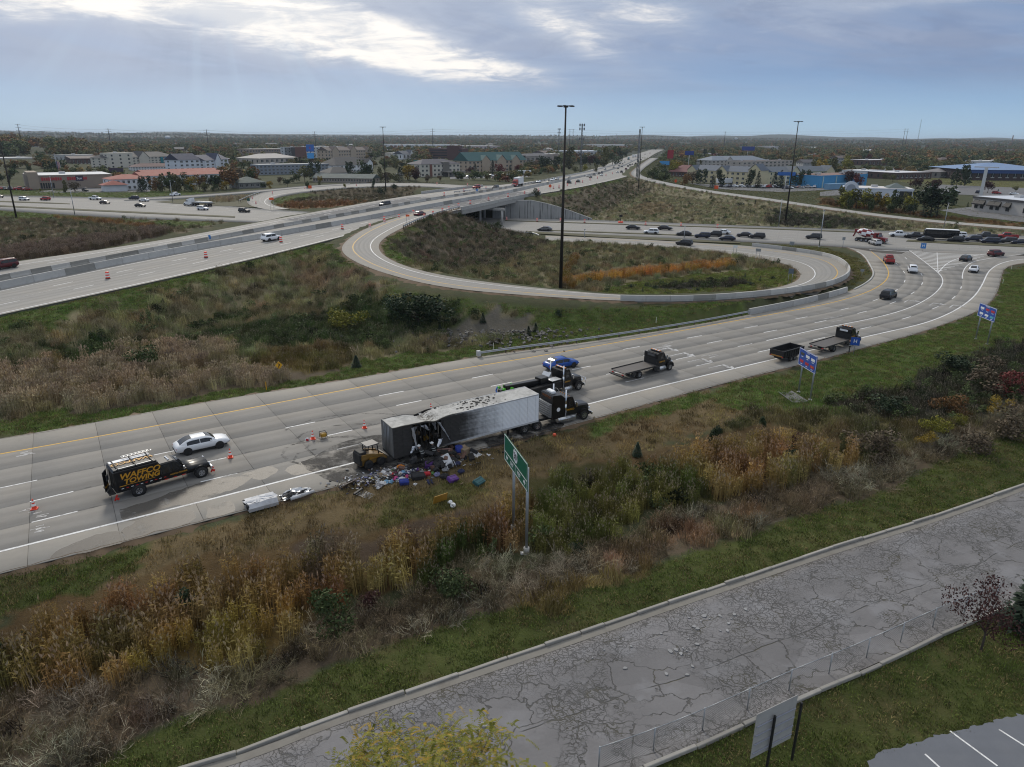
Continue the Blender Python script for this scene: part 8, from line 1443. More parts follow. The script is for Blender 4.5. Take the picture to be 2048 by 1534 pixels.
def lattice(u,v,vt,label,w=1.6,plats=(),m=None,guy=False):
 p=P(u,v);h=height_over(p,u,vt);m=m or M('tower_steel',(.16,.17,.18),.6,.4);e=empty('antenna_mast',tuple(p),.4,label,'antenna mast');q=MB();n=12
 for k in range(3):a=2.094*k;q.cyl((math.cos(a)*w,math.sin(a)*w,0),(math.cos(a)*w*.5,math.sin(a)*w*.5,h),.22,m,.15,5)
 for j in range(n):
  for k in range(3):a,b=2.094*k,2.094*(k+1);s0,s1=w*(1-.5*j/n),w*(1-.5*(j+1)/n);q.cyl((math.cos(a)*s0,math.sin(a)*s0,h*j/n),(math.cos(b)*s1,math.sin(b)*s1,h*(j+1)/n),.1,m,n=4)
 q.build('lattice',e)
 for f in plats:q=MB();[q.box((math.cos(a)*2.2,math.sin(a)*2.2,h*f),(.8,.8,2.2),m,.1)for a in(0,1.05,2.1,3.14,4.2,5.2)];q.cyl((0,0,h*f-.2),(0,0,h*f+.2),2.2,m,n=8);q.build('antenna',e)
lattice(1117,312,257,'antenna mast with two dish rings left of the tall mast',1.2,(.98,.85,.45));lattice(1161,345,248,'tall antenna mast with rings right of the tall mast',.9,(.98,.9,.7,.4));lattice(1273,374,258,'slim lattice mast beside the freeway fork',.8,());lattice(1232,292,268,'faint distant lattice mast on the horizon',2.0);lattice(1832,300,239,'tall faint radio mast above the right woods',1.6)
q=MB();p=P(2021,296);h=height_over(p,2021,271);q.cyl((0,0,0),(0,0,h),3.2,M('chimney_brick',(.15,.115,.10),.9),2.3,10);q.cyl((0,0,h),(0,0,h+1),2.6,M('chimney_brick',(.15,.115,.10),.9),n=10);tag(q.build('chimney',None,tuple(p)),'brown chimney stack above the woods near the right edge','chimney')
for u,v,vt,lb in((337,287,273,'pale water tower on the horizon at the left'),(1471,289,275,'small water tower on the horizon right of the freeway')):
 p=P(u,v);h=height_over(p,u,vt);e=empty('water_tower',tuple(p),0,lb,'water tower');q=MB();q.cyl((0,0,-3),(0,0,h*.8),3,GALV,2,8);q.build('leg',e);q=MB();q.ball((0,0,h*.85),11,M('tank_pale',(.45,.48,.52),.6),12,6,(1,1,.6));q.build('tank',e)
p=P(117,352);h=height_over(p,117,308);e=empty('flag_pole',tuple(p),0,'tall flag pole with a drooping red and white striped flag behind the brick store','flag pole');q=MB();q.cyl((0,0,0),(0,0,h),.16,GALV,.09,8);q.ball((0,0,h+.1),.25,GALV,8,5);q.build('pole',e);q=MB();FR_,FW_,FB_=M('flag_red',(.35,.03,.04),.7),M('flag_white',(.6,.6,.6),.7),M('flag_blue',(.03,.04,.15),.7);hf=h*.42
for k in range(13):x0,x1=.2+k*.19,.2+(k+1)*.19;q.add([(x0,.25*math.sin(k),h*.70-k*.09),(x1,.25*math.sin(k+1),h*.70-(k+1)*.09),(x1,.35*math.sin(k+1.4),h*.70-hf-(k%3)*.3),(x0,.35*math.sin(k+.4),h*.70-hf-(k%2)*.3)],[(0,1,2,3)],FB_ if k<2 else(FR_ if k%2 else FW_))
q.build('flag',e)
a,b=P(1027,1052,-.4),P(1053,1096,-.4)
SGR=M('sign_green',(.005,.135,.07),.45,var=.04);SBL=M('sign_blue',(.012,.075,.37),.45,var=.05);SWH=M('sign_white',(.80,.81,.80),.5,var=.03);SBK=M('sign_black',(.015,.015,.016),.5)
tl,bl=P(1012,878),P(1014,917);zt=height_over(np.r_[a[:2],0],1027,882)
def plane_at(u,v,o,n):d=ray(u,v);t=((o-np.array([0,0,H]))@n)/(d@n);return np.array([0,0,H])+d*t
dirn=(b-a)[:2];dirn/=np.linalg.norm(dirn);nrm=np.array([dirn[1],-dirn[0],0]);c4=[plane_at(u,v,np.r_[a[:2],0],nrm)for u,v in((1013,878),(1060,915),(1060,972),(1013,929))]
lw=(c4[1]-c4[0])[:2]@dirn;zt,zb=(c4[0][2]+c4[1][2])/2,(c4[2][2]+c4[3][2])/2;x0=(c4[0][:2]-a[:2])@dirn;hd=math.atan2(dirn[1],dirn[0]);gs=empty('guide_sign',(a[0],a[1],-.5),hd,'large green road sign on two steel posts in front of the burnt trailer','road sign');zt+=.5;zb+=.5;sh_=zt-zb;wl=np.linalg.norm((b-a)[:2])
side=-1 if(nrm[:2]@(-a[:2]))>0 else 1
q=MB();q.box((x0+lw/2,side*.14,(zt+zb)/2),(lw,.05,sh_),SGR,.01);q.build('panel',gs)
for x in(0,wl):q=MB();q.cyl((x,0,-.3),(x,0,zt-.5),.11,GALV,n=10);q.build('post',gs);q=MB();q.cyl((x,0,-.3),(x,0,.16),.22,BARC,n=12);q.build('footing',gs)
fy=side*.172;q=MB();bw_=.05
for xx,zz,dx,dz in((x0+lw/2,zt-.05,lw-.1,bw_),(x0+lw/2,zb+.05,lw-.1,bw_),(x0+.05,(zt+zb)/2,bw_,sh_-.1),(x0+lw-.05,(zt+zb)/2,bw_,sh_-.1),(x0+lw/2,zb+sh_*.36,lw-.1,bw_),(x0+lw/2,zb+sh_*.18,bw_,sh_*.34)):q.box((xx,fy,zz),(dx,.012,dz),SWH)
q.build('border',gs);ro=(R(90),0,0)if side<0 else(R(90),0,R(180));q=MB();n_=20;cx_,cz_,sr=x0+lw/2,zb+sh_*.68,sh_*.24
q.prism([(cx_+sr*x,cz_+sr*z)for x,z in((-.55,1),(0,.86),(.55,1),(.95,.62),(.82,.3),(1,-.2),(.75,-.78),(.25,-.86),(0,-1.05),(-.25,-.86),(-.75,-.78),(-1,-.2),(-.82,.3),(-.95,.62))],fy-.006,fy+.006,SWH);q.build('route_shield',gs)
lettering(gs,'30',sr*1.35,(cx_,fy+side*.012,cz_-.02),ro,SBK,bold=.012);mx=lambda f:x0+lw*(f if side<0 else 1-f);lettering(gs,'EAST',sh_*.19,(mx(.355),fy+side*.006,zb+sh_*.19),ro,SWH,bold=.01,sx=.82);lettering(gs,'WEST',sh_*.19,(mx(.65),fy+side*.006,zb+sh_*.19),ro,SWH,bold=.01,sx=.80)
for f,s in((.13,-1),(.88,1)):q=MB();cx_=mx(f);cz_=zb+sh_*.2;k=sh_*.11;s*=-side;q.prism([(cx_+s*k*x,cz_+k*z)for x,z in((1.1,0),(.1,.9),(.1,.35),(-1,.35),(-1,-.35),(.1,-.35),(.1,-.9))],fy-.006,fy+.006,SWH);q.build('arrow',gs)
def bluesign(c,pa,pb,label,title,tiles,extra=()):
 a,b=PT(*pa,8),PT(*pb,8);d=(b-a)[:2];L=np.linalg.norm(d);d/=L;n=np.array([d[1],-d[0],0]);q4=[plane_at(u,v,np.r_[a[:2],0],n)for u,v in c];hd=math.atan2(d[1],d[0]);e=empty('service_sign',tuple(a),hd,label,'road sign');x0=min((q4[0][:2]-a[:2])@d,(q4[3][:2]-a[:2])@d);x1=max((q4[1][:2]-a[:2])@d,(q4[2][:2]-a[:2])@d);zt,zb=(q4[0][2]+q4[1][2])/2-a[2],(q4[2][2]+q4[3][2])/2-a[2];w,h=x1-x0,zt-zb;s=-1 if n[:2]@(-a[:2])>0 else 1
 q=MB();q.box((x0+w/2,s*.12,(zt+zb)/2),(w,.05,h),SBL,.01);q.build('panel',e);fy=s*.15;ro=(R(90),0,0)if s<0 else(R(90),0,R(180));mx=lambda f:x0+w*(f if s<0 else 1-f)
 for x in(0,L):q=MB();q.cyl((x,0,-.3),(x,0,zt-.3),.09,GALV,n=8);q.build('post',e);q=MB();q.cyl((x,0,-.3),(x,0,.1),.2,BARC,n=10);q.build('footing',e)
 q=MB();[q.box((x0+w/2,fy,z),(w-.06,.01,.05),SWH)for z in(zt-.06,zb+.06)];[q.box((x,fy,(zt+zb)/2),(.05,.01,h-.06),SWH)for x in(x0+.06,x1-.06)];q.build('border',e);lettering(e,title,h*.11,(mx(.5),fy+s*.004,zb+h*.90),ro,SWH)
 for fx,fz,col,txt,tc in tiles:
  q=MB();q.box((mx(fx),fy,zb+h*fz),(w*.20,.02,h*.15),col,.0);q.build('logo_panel',e)
  if txt:lettering(e,txt,h*.10,(mx(fx),fy+s*.014,zb+h*fz),ro,tc,bold=.004)
  q=MB();q.box((mx(fx),fy,zb+h*(fz-.155)),(w*.10,.01,h*.035),SWH);q.build('arrow',e)
RD_,WT_,BK_,TEAL=M('logo_red',(.50,.03,.03),.5),SWH,SBK,M('logo_teal',(.10,.40,.50),.5);YL=M('logo_yellow',(.8,.5,.03),.5);BL2=M('logo_blue',(.05,.2,.5),.5)
bluesign([(1602,699),(1637,708),(1633,743),(1597,733)],(1597,784),(1620,800),'blue food sign with six logo panels on the green bank by the dump trailer','FOOD',[(.2,.72,M('logo_dark',(.06,.06,.05),.5),'',BK_),(.5,.70,WT_,'',BL2),(.8,.68,WT_,'',BL2),(.2,.30,RD_,'',WT_),(.5,.29,RD_,'',WT_),(.8,.28,RD_,'M',YL)])
bluesign([(1961,609),(1996,614),(1991,641),(1955,635)],(1951,678),(1974,689),'blue service sign with six logo panels at the right by the curve','LODGING',[(.22,.70,WT_,'',BL2),(.52,.70,RD_,'',WT_),(.82,.70,RD_,'',WT_),(.22,.30,WT_,'',BL2),(.52,.28,WT_,'',BL2),(.82,.28,TEAL,'',WT_)])
def small_sign(u,v,uc,vt,vb,wpx,col,label,txt='',tc=None,posts=1,diamond=False,z=None,back=False,pc=None,name='road_sign'):
 p=PT(u,v,8)if z is None else(PI(u,v)if z=='f'else P(u,v,z));zt,zb=height_over(p,u,vt),height_over(p,u,vb);w=wpx/FPX*math.sqrt(p[0]**2+p[1]**2+H*H);hd=math.atan2(p[1],p[0])-R(90);e=empty(name,tuple(p),hd,label,'road sign');q=MB();m=pc or GALV
 for x in((0,)if posts==1 else(-w*.35,w*.35)):q.cyl((x,.05,-.2),(x,.05,zt-.05),.045 if zt<8 else .25,m,n=6)
 q.build('post',e);q=MB();c=(zt+zb)/2;h=zt-zb
 if diamond:q.prism([(0,zb),(w/2,c),(0,zt),(-w/2,c)],-.02,.01,col)
 else:q.box((0,-.02,c),(w,.05 if zt<8 else .6,h),col,.01)
 q.build('panel',e)
 if txt:lettering(e,txt,h*.6,(0,-.055 if zt<8 else-.34,c),(R(90),0,0),tc or SWH,bold=.01)
 return e,w,zb,zt
ORG=M('sign_orange',(.85,.12,.03),.5,var=.05);YLW=M('sign_yellow',(.80,.42,.02),.5,var=.05)
e,w,zb,zt=small_sign(561,762,562,722,738,13,YLW,'yellow diamond warning sign beside the near strip of plumed reeds',diamond=True);q=MB();c=(zb+zt)/2;q.tube([(-.1,-.03,c+.25),(.12,-.03,c+.05),(-.05,-.03,c-.1),(-.02,-.03,c-.35)],.05,SBK,4);q.build('bend_arrow',e)
e=empty('delineator_post',tuple(PT(533,780)),0,'thin yellow marker post on the verge left of the yellow sign','marker post');q=MB();q.box((0,0,.5),(.1,.05,1.1),YLW,.01);q.build('post',e)
for u,v,lb in((987,700,'pale marker post behind the guard rail end'),(1312,647,'pale marker post behind the guard rail'),(1505,512,'pale marker post on the right grass island'),(2022,540,'pale marker post on the right verge near the top'),(2005,568,'pale marker post on the right verge, lower one')):e=empty('delineator_post',tuple(PT(u,v)),0,lb,'marker post');q=MB();q.box((0,0,.5),(.1,.05,1.1),M('pale_post',(.62,.62,.5),.6),.01);q.build('post',e)
small_sign(1706,711,1712,674,690,15,SBL,'small blue sign beside the second flatbed tow truck','H',SWH);small_sign(1845,502,1846,486,497,8,BL2,'small blue sign on the hatched island','H',SWH,z=0);small_sign(545,421,545,395,400,8,ORG,'orange sign board in the left tip of the far loop',posts=2);small_sign(621,386,621,371,377,6,ORG,'orange sign on the inside of the far loop');small_sign(1100,385,1100,368,376,7,ORG,'orange diamond sign on the freeway shoulder by the tall mast',diamond=True,posts=1,z='f');small_sign(1351,370,1351,358,366,6,ORG,'orange diamond sign by the slip road, left one',diamond=True);small_sign(1432,383,1432,371,378,7,ORG,'orange sign by the slip road, right one');small_sign(816,452,815,429,433,7,ORG,'red and white sign on two legs by the loop entry',posts=2,z=6.3)
small_sign(1469,509,1469,490,496,8,SWH,'white curve sign on red frame beside the loop ramp','',posts=2,z=.1);small_sign(1515,516,1518,497,503,9,GALV,'back of a grey sign inside the loop ramp',posts=2,z=.3);small_sign(1579,568,1580,537,547,9,M('sign_back_dark',(.10,.13,.16),.5),'dark sign on two black legs at the loop tip',posts=2,z=.8);small_sign(1685,496,1685,474,480,5,GALV,'small grey sign at the junction island');small_sign(1583,494,1583,483,490,8,GALV,'grey sign board behind the loop parapet');small_sign(1723,552,1724,538,543,6,GALV,'small sign on the dry island by the parapet');small_sign(498,410,498,396,402,5,M('sign_dull_green',(.03,.10,.08),.5),'small green sign on the traffic island');small_sign(420,481,421,470,478,4,BL2,'small blue sign on the freeway median wall',z='f');small_sign(954,386,955,378,385,4,BL2,'small blue sign on the freeway median beyond the bridge',z='f')
def pylon(u,v,vt,vb,wpx,col,label,pole,txt='',tc=None):return small_sign(u,v,u,vt,vb,wpx,col,label,txt,tc,z=0,pc=pole,name='pylon_sign')
PW=M('pylon_white',(.62,.62,.62),.6);PB=M('pylon_dark',(.03,.03,.032),.6)
e,w,zb,zt=pylon(624,345,289,303,14,M('pylon_blue',(.03,.13,.42),.5),'tall blue pylon sign with a figure six left of centre',PB,'6',M('figure_red',(.3,.05,.12),.5));q=MB();q.box((0,0,zb-(zt-zb)*.6),(w*.85,.6,(zt-zb)*.8),M('pylon_light_blue',(.05,.28,.60),.5),.05);q.build('lower_panel',e)
pylon(838,352,320,327,19,M('pylon_green',(.02,.17,.15),.5),'green pylon board in front of the cream inn',PB,'Quality',SWH);pylon(235,357,336,351,22,M('pylon_purple',(.045,.03,.055),.5),'dark square sign tower behind the red tiled motel',PB);pylon(163,380,351,362,11,M('pylon_purple',(.045,.03,.055),.5),'dark pole sign in front of the brick store',PB,'Sun',SWH);pylon(1046,340,311,320,9,SBK,'black pylon sign beside the green roofed hotel',PB,'C',SWH)
pylon(1338,348,300,317,11,M('pylon_red',(.30,.02,.035),.5),'red pylon sign right of the freeway',PB);pylon(1328,340,322,330,18,M('pylon_light_blue',(.05,.28,.60),.5),'pale blue board right of the freeway',PB);pylon(1376,340,302,310,16,M('pylon_navy',(.02,.05,.25),.5),'navy pylon board on a white pole right of the freeway',PW);pylon(1494,320,293,301,22,M('pylon_navy',(.02,.05,.25),.5),'navy and white pylon sign above the grey inn',PW);pylon(1569,382,344,351,30,M('pylon_blue',(.03,.13,.42),.5),'long blue board on a white pole in front of the yellow hotel',PW)
e,w,zb,zt=pylon(1961,393,333,335,34,PW,'tall blank white pylon behind the cream dining hall',PW);q=MB();q.box((0,0,zb/2),(1.6,.8,zb),PW,.05);q.build('post',e)
a,b=P(1529,1545),P(1581,1517);d=(b-a)[:2];L=np.linalg.norm(d);d/=L;n=np.array([d[1],-d[0],0]);q4=[plane_at(u,v,np.r_[a[:2],0],n)for u,v in((1517,1421),(1596,1400),(1590,1478),(1517,1507))];x0,x1=(q4[0][:2]-a[:2])@d,(q4[1][:2]-a[:2])@d;zt,zb=(q4[0][2]+q4[1][2])/2,(q4[2][2]+q4[3][2])/2
e=empty('notice_board',tuple(a),math.atan2(d[1],d[0]),'back of a pale plywood board on two black posts beside the fence','sign board');s=-1 if n[:2]@(-a[:2])>0 else 1;q=MB();q.box(((x0+x1)/2,-s*.05,(zt+zb)/2),(x1-x0,.03,zt-zb),M('weathered_board',(.40,.385,.365),.8,var=.12,sc=1.5,dirt=.3),.005);q.build('panel',e)
for x in(0,L):q=MB();q.box((x,s*.08,(zt-.45)/2),(.1,.1,zt-.4),SBK,.01);q.build('post',e)
for k in range(4):q=MB();q.box(((x0+x1)/2,s*0,zb+(zt-zb)*(.12+k*.2)),(x1-x0-.1,.05,.045),M('batten_grey',(.30,.31,.36),.7),.005);q.build('batten',e)
# cones and drums
CO=M('cone_orange',(.82,.075,.03),.5,var=.06);CWH=M('cone_collar',(.82,.82,.80),.4)
def lath(mb,prof,mat,n=12):mb.loft([[(math.cos(6.2832*k/n)*r_,math.sin(6.2832*k/n)*r_,z)for k in range(n)]for r_,z in prof],mat,True,True)
cb=MB();cb.box((0,0,.03),(.42,.42,.06),CO,.02);lath(cb,[(.16,.06),(.135,.26)],CO);lath(cb,[(.098,.42),(.078,.52)],CO);lath(cb,[(.055,.64),(.03,.78),(0,.79)],CO);cb=cb.mesh('cone_body');cc=MB();lath(cc,[(.137,.26),(.10,.42)],CWH);lath(cc,[(.080,.52),(.057,.64)],CWH);cc=cc.mesh('collar')
db=MB();db.cyl((0,0,0),(0,0,.08),.36,BLACKP,n=12);lath(db,[(.30,.08),(.29,.25)],CO);lath(db,[(.285,.45),(.27,.63)],CO);lath(db,[(.26,.82),(.25,1.0),(0,1.01)],CO);db=db.mesh('drum_body');dc=MB();lath(dc,[(.292,.25),(.285,.45)],CWH);lath(dc,[(.27,.63),(.26,.82)],CWH);dc=dc.mesh('reflective_band')
def cone(p,label,group=None,s=1.0,big=False):
 e=empty('traffic_drum'if big else 'traffic_cone',tuple(p),random.uniform(0,1.5),label,'traffic drum'if big else 'traffic cone',group)
 for nm,me in((('drum_body',db),('reflective_band',dc))if big else(('cone_body',cb),('collar',cc))):o=put(nm,me,e);o.scale=(s,s,s)
for u,v,lb in((69,1018,'orange traffic cone on the lane line behind the service truck'),(461,915,'orange traffic cone just ahead of the service truck'),(729,856,'orange traffic cone beside the tail of the burnt trailer'),(626,878,'orange traffic cone standing by the white bundle'),(862,822,'orange traffic cone half hidden behind the trailer roof')):cone(P(u,v,.012),lb,None,1.15)
for u,v in((216,557),(412,515),(562,484),(684.6,458),(740,456.5),(768.6,441),(769,446.5),(798,437),(827,428),(849,436),(866,430),(885,424),(897.6,420),(917,414),(940.6,408),(977,400.5),(1016,393.5),(1049,388),(1077,383),(1107,377),(1118,375),(1135,372),(1151,368.5),(1165,365),(1180,360.5),(1195,357),(1212,352),(1225,348),(888.6,391),(927.6,383)):cone(PI(u,v,.015),'orange and white traffic drum %s'%('on the near freeway lanes before the bridge'if u<720 else 'in the closed lane on the bridge'if u<1050 else 'in the lane closure beyond the bridge'),'orange and white drums along the closed freeway lane',1.15,True)
for u,v in((1013,440),(1074,442.5),(1121,442.5),(1169,445),(1291,450),(1362,452),(1434.7,455)):cone(P(u,v,.15),'orange traffic drum along the far kerb of the highway','orange drums along the far kerb of the highway',1.1,True)
for u,v in((512,408),(505,398),(545,387),(610,379),(614,376),(713,372),(874,369),(935,371),(960,374),(972,378)):cone(P(u,v,1.2 if u<620 else 4.5 if u>800 else 2.8)if u<900 else PI(u,v),'small traffic drum on the far loop ramp','small drums on the far loop ramp',1.0,True)
e=empty('arrow_board',tuple(P(1241,447,.05)),.3,'small orange portable sign trailer at the far kerb of the highway','sign trailer');q=MB();q.box((0,0,.5),(1.6,1.0,.5),CO,.05);q.build('body',e);q=MB();q.box((0,0,2.6),(1.2,.2,.7),BLACKP,.03);q.cyl((0,0,.6),(0,0,2.6),.08,BLACKP,n=6);q.build('panel',e)
# spilled load beside the trailer
rd_=random.Random(31);PD=lambda u,v,z=0:PT(u,v,10)+np.array([0,0,z])
def cl(name,c,**k):return M('cloth_'+name,c,.85,0,.25,6,dirt=.55,**k)
CLO={'white':cl('white',(.6,.6,.6)),'grey':cl('grey',(.22,.22,.23)),'black':cl('black',(.02,.02,.022)),'pink':cl('pink',(.45,.06,.2)),'sky blue':cl('sky_blue',(.18,.35,.5)),'blue':cl('blue',(.02,.04,.25)),'purple':cl('purple',(.10,.035,.20)),'orange':cl('orange',(.6,.2,.02)),'yellow':cl('yellow',(.6,.45,.03)),'green':cl('green',(.08,.2,.05)),'red':cl('red',(.45,.02,.03)),'tan':cl('tan',(.27,.2,.13)),'navy':cl('navy',(.02,.025,.07)),'lilac':cl('lilac',(.17,.17,.30)),'teal':cl('teal',(.02,.09,.10)),'brown':cl('brown',(.13,.07,.05))}
def crumple(w,d,h,mat,seed,n=7):
 r=np.random.default_rng(seed);mb=MB();V=[]
 for i in range(n):
  for j in range(n):u,v=i/(n-1)-.5,j/(n-1)-.5;e=max(0,1-3.2*(u*u+v*v));V.append((u*w+r.normal(0,.05*w),v*d+r.normal(0,.05*d),.02+h*e*r.uniform(.35,1.1)))
 V2=[(x,y,z-.02-.0*z)for x,y,z in V];F=[(i*n+j,(i+1)*n+j,(i+1)*n+j+1,i*n+j+1)for i in range(n-1)for j in range(n-1)];o=n*n
 ring=[i*n for i in range(n)]+[(n-1)*n+j for j in range(1,n)]+[i*n+n-1 for i in range(n-2,-1,-1)]+[j for j in range(n-2,0,-1)]
 mb.add(V+V2,F+[tuple(k+o for k in reversed(f))for f in F]+[(a,a+o,b+o,b)for a,b in zip(ring,ring[1:]+ring[:1])],mat);return mb
def drop(name,mb,u,v,label,cat,z=0.0,tilt=(0,0),group=None):o=mb.build(name,None,tuple(PD(u,v,z)),rd_.uniform(0,6.28));o.rotation_euler=(tilt[0],tilt[1],o.rotation_euler[2]);return tag(o,label,cat,group)
ZP=lambda x,y:(690+x/7.304,820+y/7.304)
for i,(x,y,c,s)in enumerate([(380,972,'lilac',.8),(395,1028,'yellow',.7),(455,1020,'white',.8),(480,985,'grey',.9),(520,960,'tan',.9),(560,935,'white',1.0),(600,915,'grey',.9),(640,900,'white',.8),(700,905,'green',.6),(660,945,'white',.9),(620,970,'grey',.9),(590,1000,'tan',1.0),(555,1085,'white',.9),(500,1125,'grey',.9),(610,1070,'sky blue',.8),(680,1060,'sky blue',.7),(640,1020,'black',.9),(735,1010,'pink',.8),(780,1020,'lilac',.7),(830,1020,'white',.8),(745,940,'pink',.7),(790,905,'white',.8),(800,950,'white',.7),(850,930,'sky blue',.7),(880,960,'navy',.8),(930,945,'lilac',.8),(720,880,'white',.8),(760,860,'grey',.8),(905,990,'pink',.6),(700,975,'red',.6),(860,900,'grey',.9),(960,840,'brown',1.0),(1020,850,'white',.8),(930,880,'black',1.0),(1060,880,'purple',.7),(1000,905,'navy',.9),(480,1060,'white',.6),(955,990,'white',.5),(485,1160,'white',.5),(1130,920,'grey',.8),(1280,940,'green',.6),(1560,700,'white',.9),(1620,690,'grey',.9),(1660,710,'white',.7),(1610,750,'grey',1.0),(1130,780,'white',.8),(1180,760,'grey',.9),(1090,770,'white',.6)]):
 drop('garment',crumple(s*rd_.uniform(.55,.95),s*rd_.uniform(.4,.75),rd_.uniform(.12,.36),CLO[c],i),*ZP(x,y),'crumpled %s cloth spilled in the heap beside the trailer hole'%c,'clothing',rd_.uniform(0,.12),group='spilled clothes beside the burnt trailer')
def case(u,v,c,label,w=.75,d=.5,h=.3,tilt=(.2,.1),kind='suitcase',soft=False):
 e=empty('suitcase'if kind=='suitcase'else 'holdall',tuple(PD(u,v,.05)),rd_.uniform(-.5,.5)+thd,label,'suitcase'if kind=='suitcase'else 'bag');e.rotation_euler=(tilt[0],tilt[1],e.rotation_euler[2]);m=CLO[c];q=MB()
 if soft:q.ball((0,0,h/2),.5,m,14,8,(w*.8,d*.8,h*.85));q.v=[(x*(1+rd_.uniform(-.14,.14)),y*(1+rd_.uniform(-.14,.14)),z*(1+rd_.uniform(-.16,.1)))for x,y,z in q.v];q.sm=[False]*len(q.sm)
 else:q.box((0,0,h/2),(w,d,h),m,.06);[q.box((0,y,h+.005),(w*.9,.03,.02),CLO['black'],.005)for y in(-d*.25,d*.25)]
 q.build('shell',e);q=MB();q.tube([(-.12,-d/2,h*.6),(-.1,-d/2-.07,h*.65),(.1,-d/2-.07,h*.65),(.12,-d/2,h*.6)],.015,CLO['black'],5);q.build('handle',e)
 if kind=='suitcase'and not soft:q=MB();[q.cyl((x,d/2+.02,.05),(x,d/2+.06,.05),.05,BLACKP,n=8)for x in(-w*.35,w*.35)];q.build('caster',e)
 return e
case(*ZP(860,1085),'blue','royal blue suitcase lying alone in front of the clothes heap',.8,.6,.4);case(*ZP(1065,1005),'black','large black suitcase lying at the front of the heap',1.2,.7,.45);case(*ZP(1195,965),'red','red case with a white lid in the heap',.6,.45,.35);case(*ZP(1335,985),'lilac','dusty purple holdall next to the red case',.8,.6,.5,kind='b',soft=True);case(*ZP(1440,1005),'black','black holdall left of the purple suitcase',1.1,.7,.5,kind='b',soft=True);case(*ZP(1565,1040),'purple','bright purple suitcase at the right end of the heap',.95,.65,.4,(.35,.1));case(*ZP(1950,1075),'teal','dark teal case lying open on the grass away from the heap',1.1,.7,.35,(.4,0));case(*ZP(1690,930),'navy','navy blue bag on the grass right of the heap',.9,.6,.45,kind='b',soft=True);case(*ZP(1220,850),'purple','scuffed dark purple suitcase standing in the heap',.8,.5,.7,(.5,.2));case(*ZP(1640,815),'navy','navy holdall behind the white appliance',.9,.6,.4,kind='b',soft=True);case(*ZP(815,868),'orange','orange holdall on top of the clothes heap',.9,.55,.5,kind='b',soft=True);case(*ZP(1350,860),'black','big black sack in the middle of the heap',1.5,1.2,.9,kind='b',soft=True);case(*ZP(1000,960),'black','small black bag at the left of the large black suitcase',.7,.5,.4,kind='b',soft=True);case(*ZP(1460,905),'grey','dark grey holdall under the white appliance',.9,.6,.4,kind='b',soft=True);case(*ZP(1300,800),'black','black sack against the trailer in the heap',1.3,1.0,.8,kind='b',soft=True)
q=MB();q.cyl((0,0,0),(0,0,.85),.36,CLO['blue'],n=14);q.cyl((0,0,.4),(0,0,.45),.375,CLO['blue'],n=14);drop('plastic_drum',q,*ZP(1665,650),'dark blue plastic drum by the trailer wheels','drum');q=MB();q.box((0,0,.35),(.8,.6,.7),CLO['tan'],.02);q.box((0,.35,.72),(.8,.35,.02),CLO['tan'],.005,(.6,0,0));drop('carton',q,*ZP(1755,655),'torn tan carton beside the blue drum','box')
drop('foam_sheet',crumple(1.5,.9,.35,CLO['white'],90,9),*ZP(1880,650),'crumpled white plastic sheet on the verge under the trailer','sheet')
q=MB();[q.box((0,(k-2)*.24,.12),(1.4,.14,.04),cl('pallet_pink',(.24,.14,.12)),.005)for k in range(5)];[q.box((x,0,.05),(.1,1.1,.1),cl('pallet_pink',(.24,.14,.12)),.005)for x in(-.6,0,.6)];drop('pallet',q,*ZP(1430,715),'pinkish wooden pallet tipped on top of the heap','pallet',.5,(.5,-.2))
q=MB();q.box((0,0,.3),(1.3,.8,.6),M('appliance_white',(.5,.51,.53),.5,dirt=.5),.06);[q.box((.3*k-.45,-.41,.32),(.2,.03,.35),M('appliance_grey',(.15,.15,.16),.5),.01)for k in range(4)];drop('appliance',q,*ZP(1510,810),'battered white kitchen appliance on the heap','appliance',.25,(.45,.3));q=MB();[q.tube([(x,-.3,0),(x,-.3,.8),(x,.3,.8),(x,.3,0)],.025,ALUM,5)for x in(-.4,.4)];[q.tube([(-.4,-.3,z),(.4,-.3,z)],.02,ALUM,5)for z in(.3,.6)];drop('walking_frame',q,*ZP(1570,890),'bent silver walking frame in front of the white appliance','walking frame',0,(.5,.2))
q=MB();[q.tube([(-.6,(k-3)*.14,.05),(.6,(k-3)*.14,.05)],.018,ALUM,5)for k in range(7)];[q.tube([(x,-.5,.05),(x,.5,.05)],.02,ALUM,5)for x in(-.6,.6)];q.box((-.75,0,.1),(.22,1.2,.16),BLACKP,.03);o=drop('metal_rack',q,*ZP(300,1245),'bare metal rack with a black bar lying on the dry grass','rack');o.rotation_euler=(0,.12,thd-1.0)
q=MB();q.box((0,0,.35),(1.5,.05,.75),cl('board',(.24,.19,.15)),.01,(.9,0,0));o=drop('board',q,*ZP(75,1120),'brown board leaning on the verge left of the metal rack','board');o.rotation_euler=(0,0,thd+.4)
q=MB();q.box((0,0,.4),(1.3,.06,.75),M('yellow_panel',(.38,.21,.03),.5,var=.15),.01);o=drop('yellow_panel',q,*ZP(1385,1345),'yellow panel standing in the dry grass','panel');o.rotation_euler=(.25,0,thd+.1);q=MB();q.box((0,0,.8),(.55,.06,1.5),M('yellow_panel',(.38,.21,.03),.5,var=.15),.01);o=drop('yellow_panel',q,*ZP(1200,615),'yellow board hanging out of the hole in the trailer side','panel',.15);o.rotation_euler=(-.5,.2,thd)
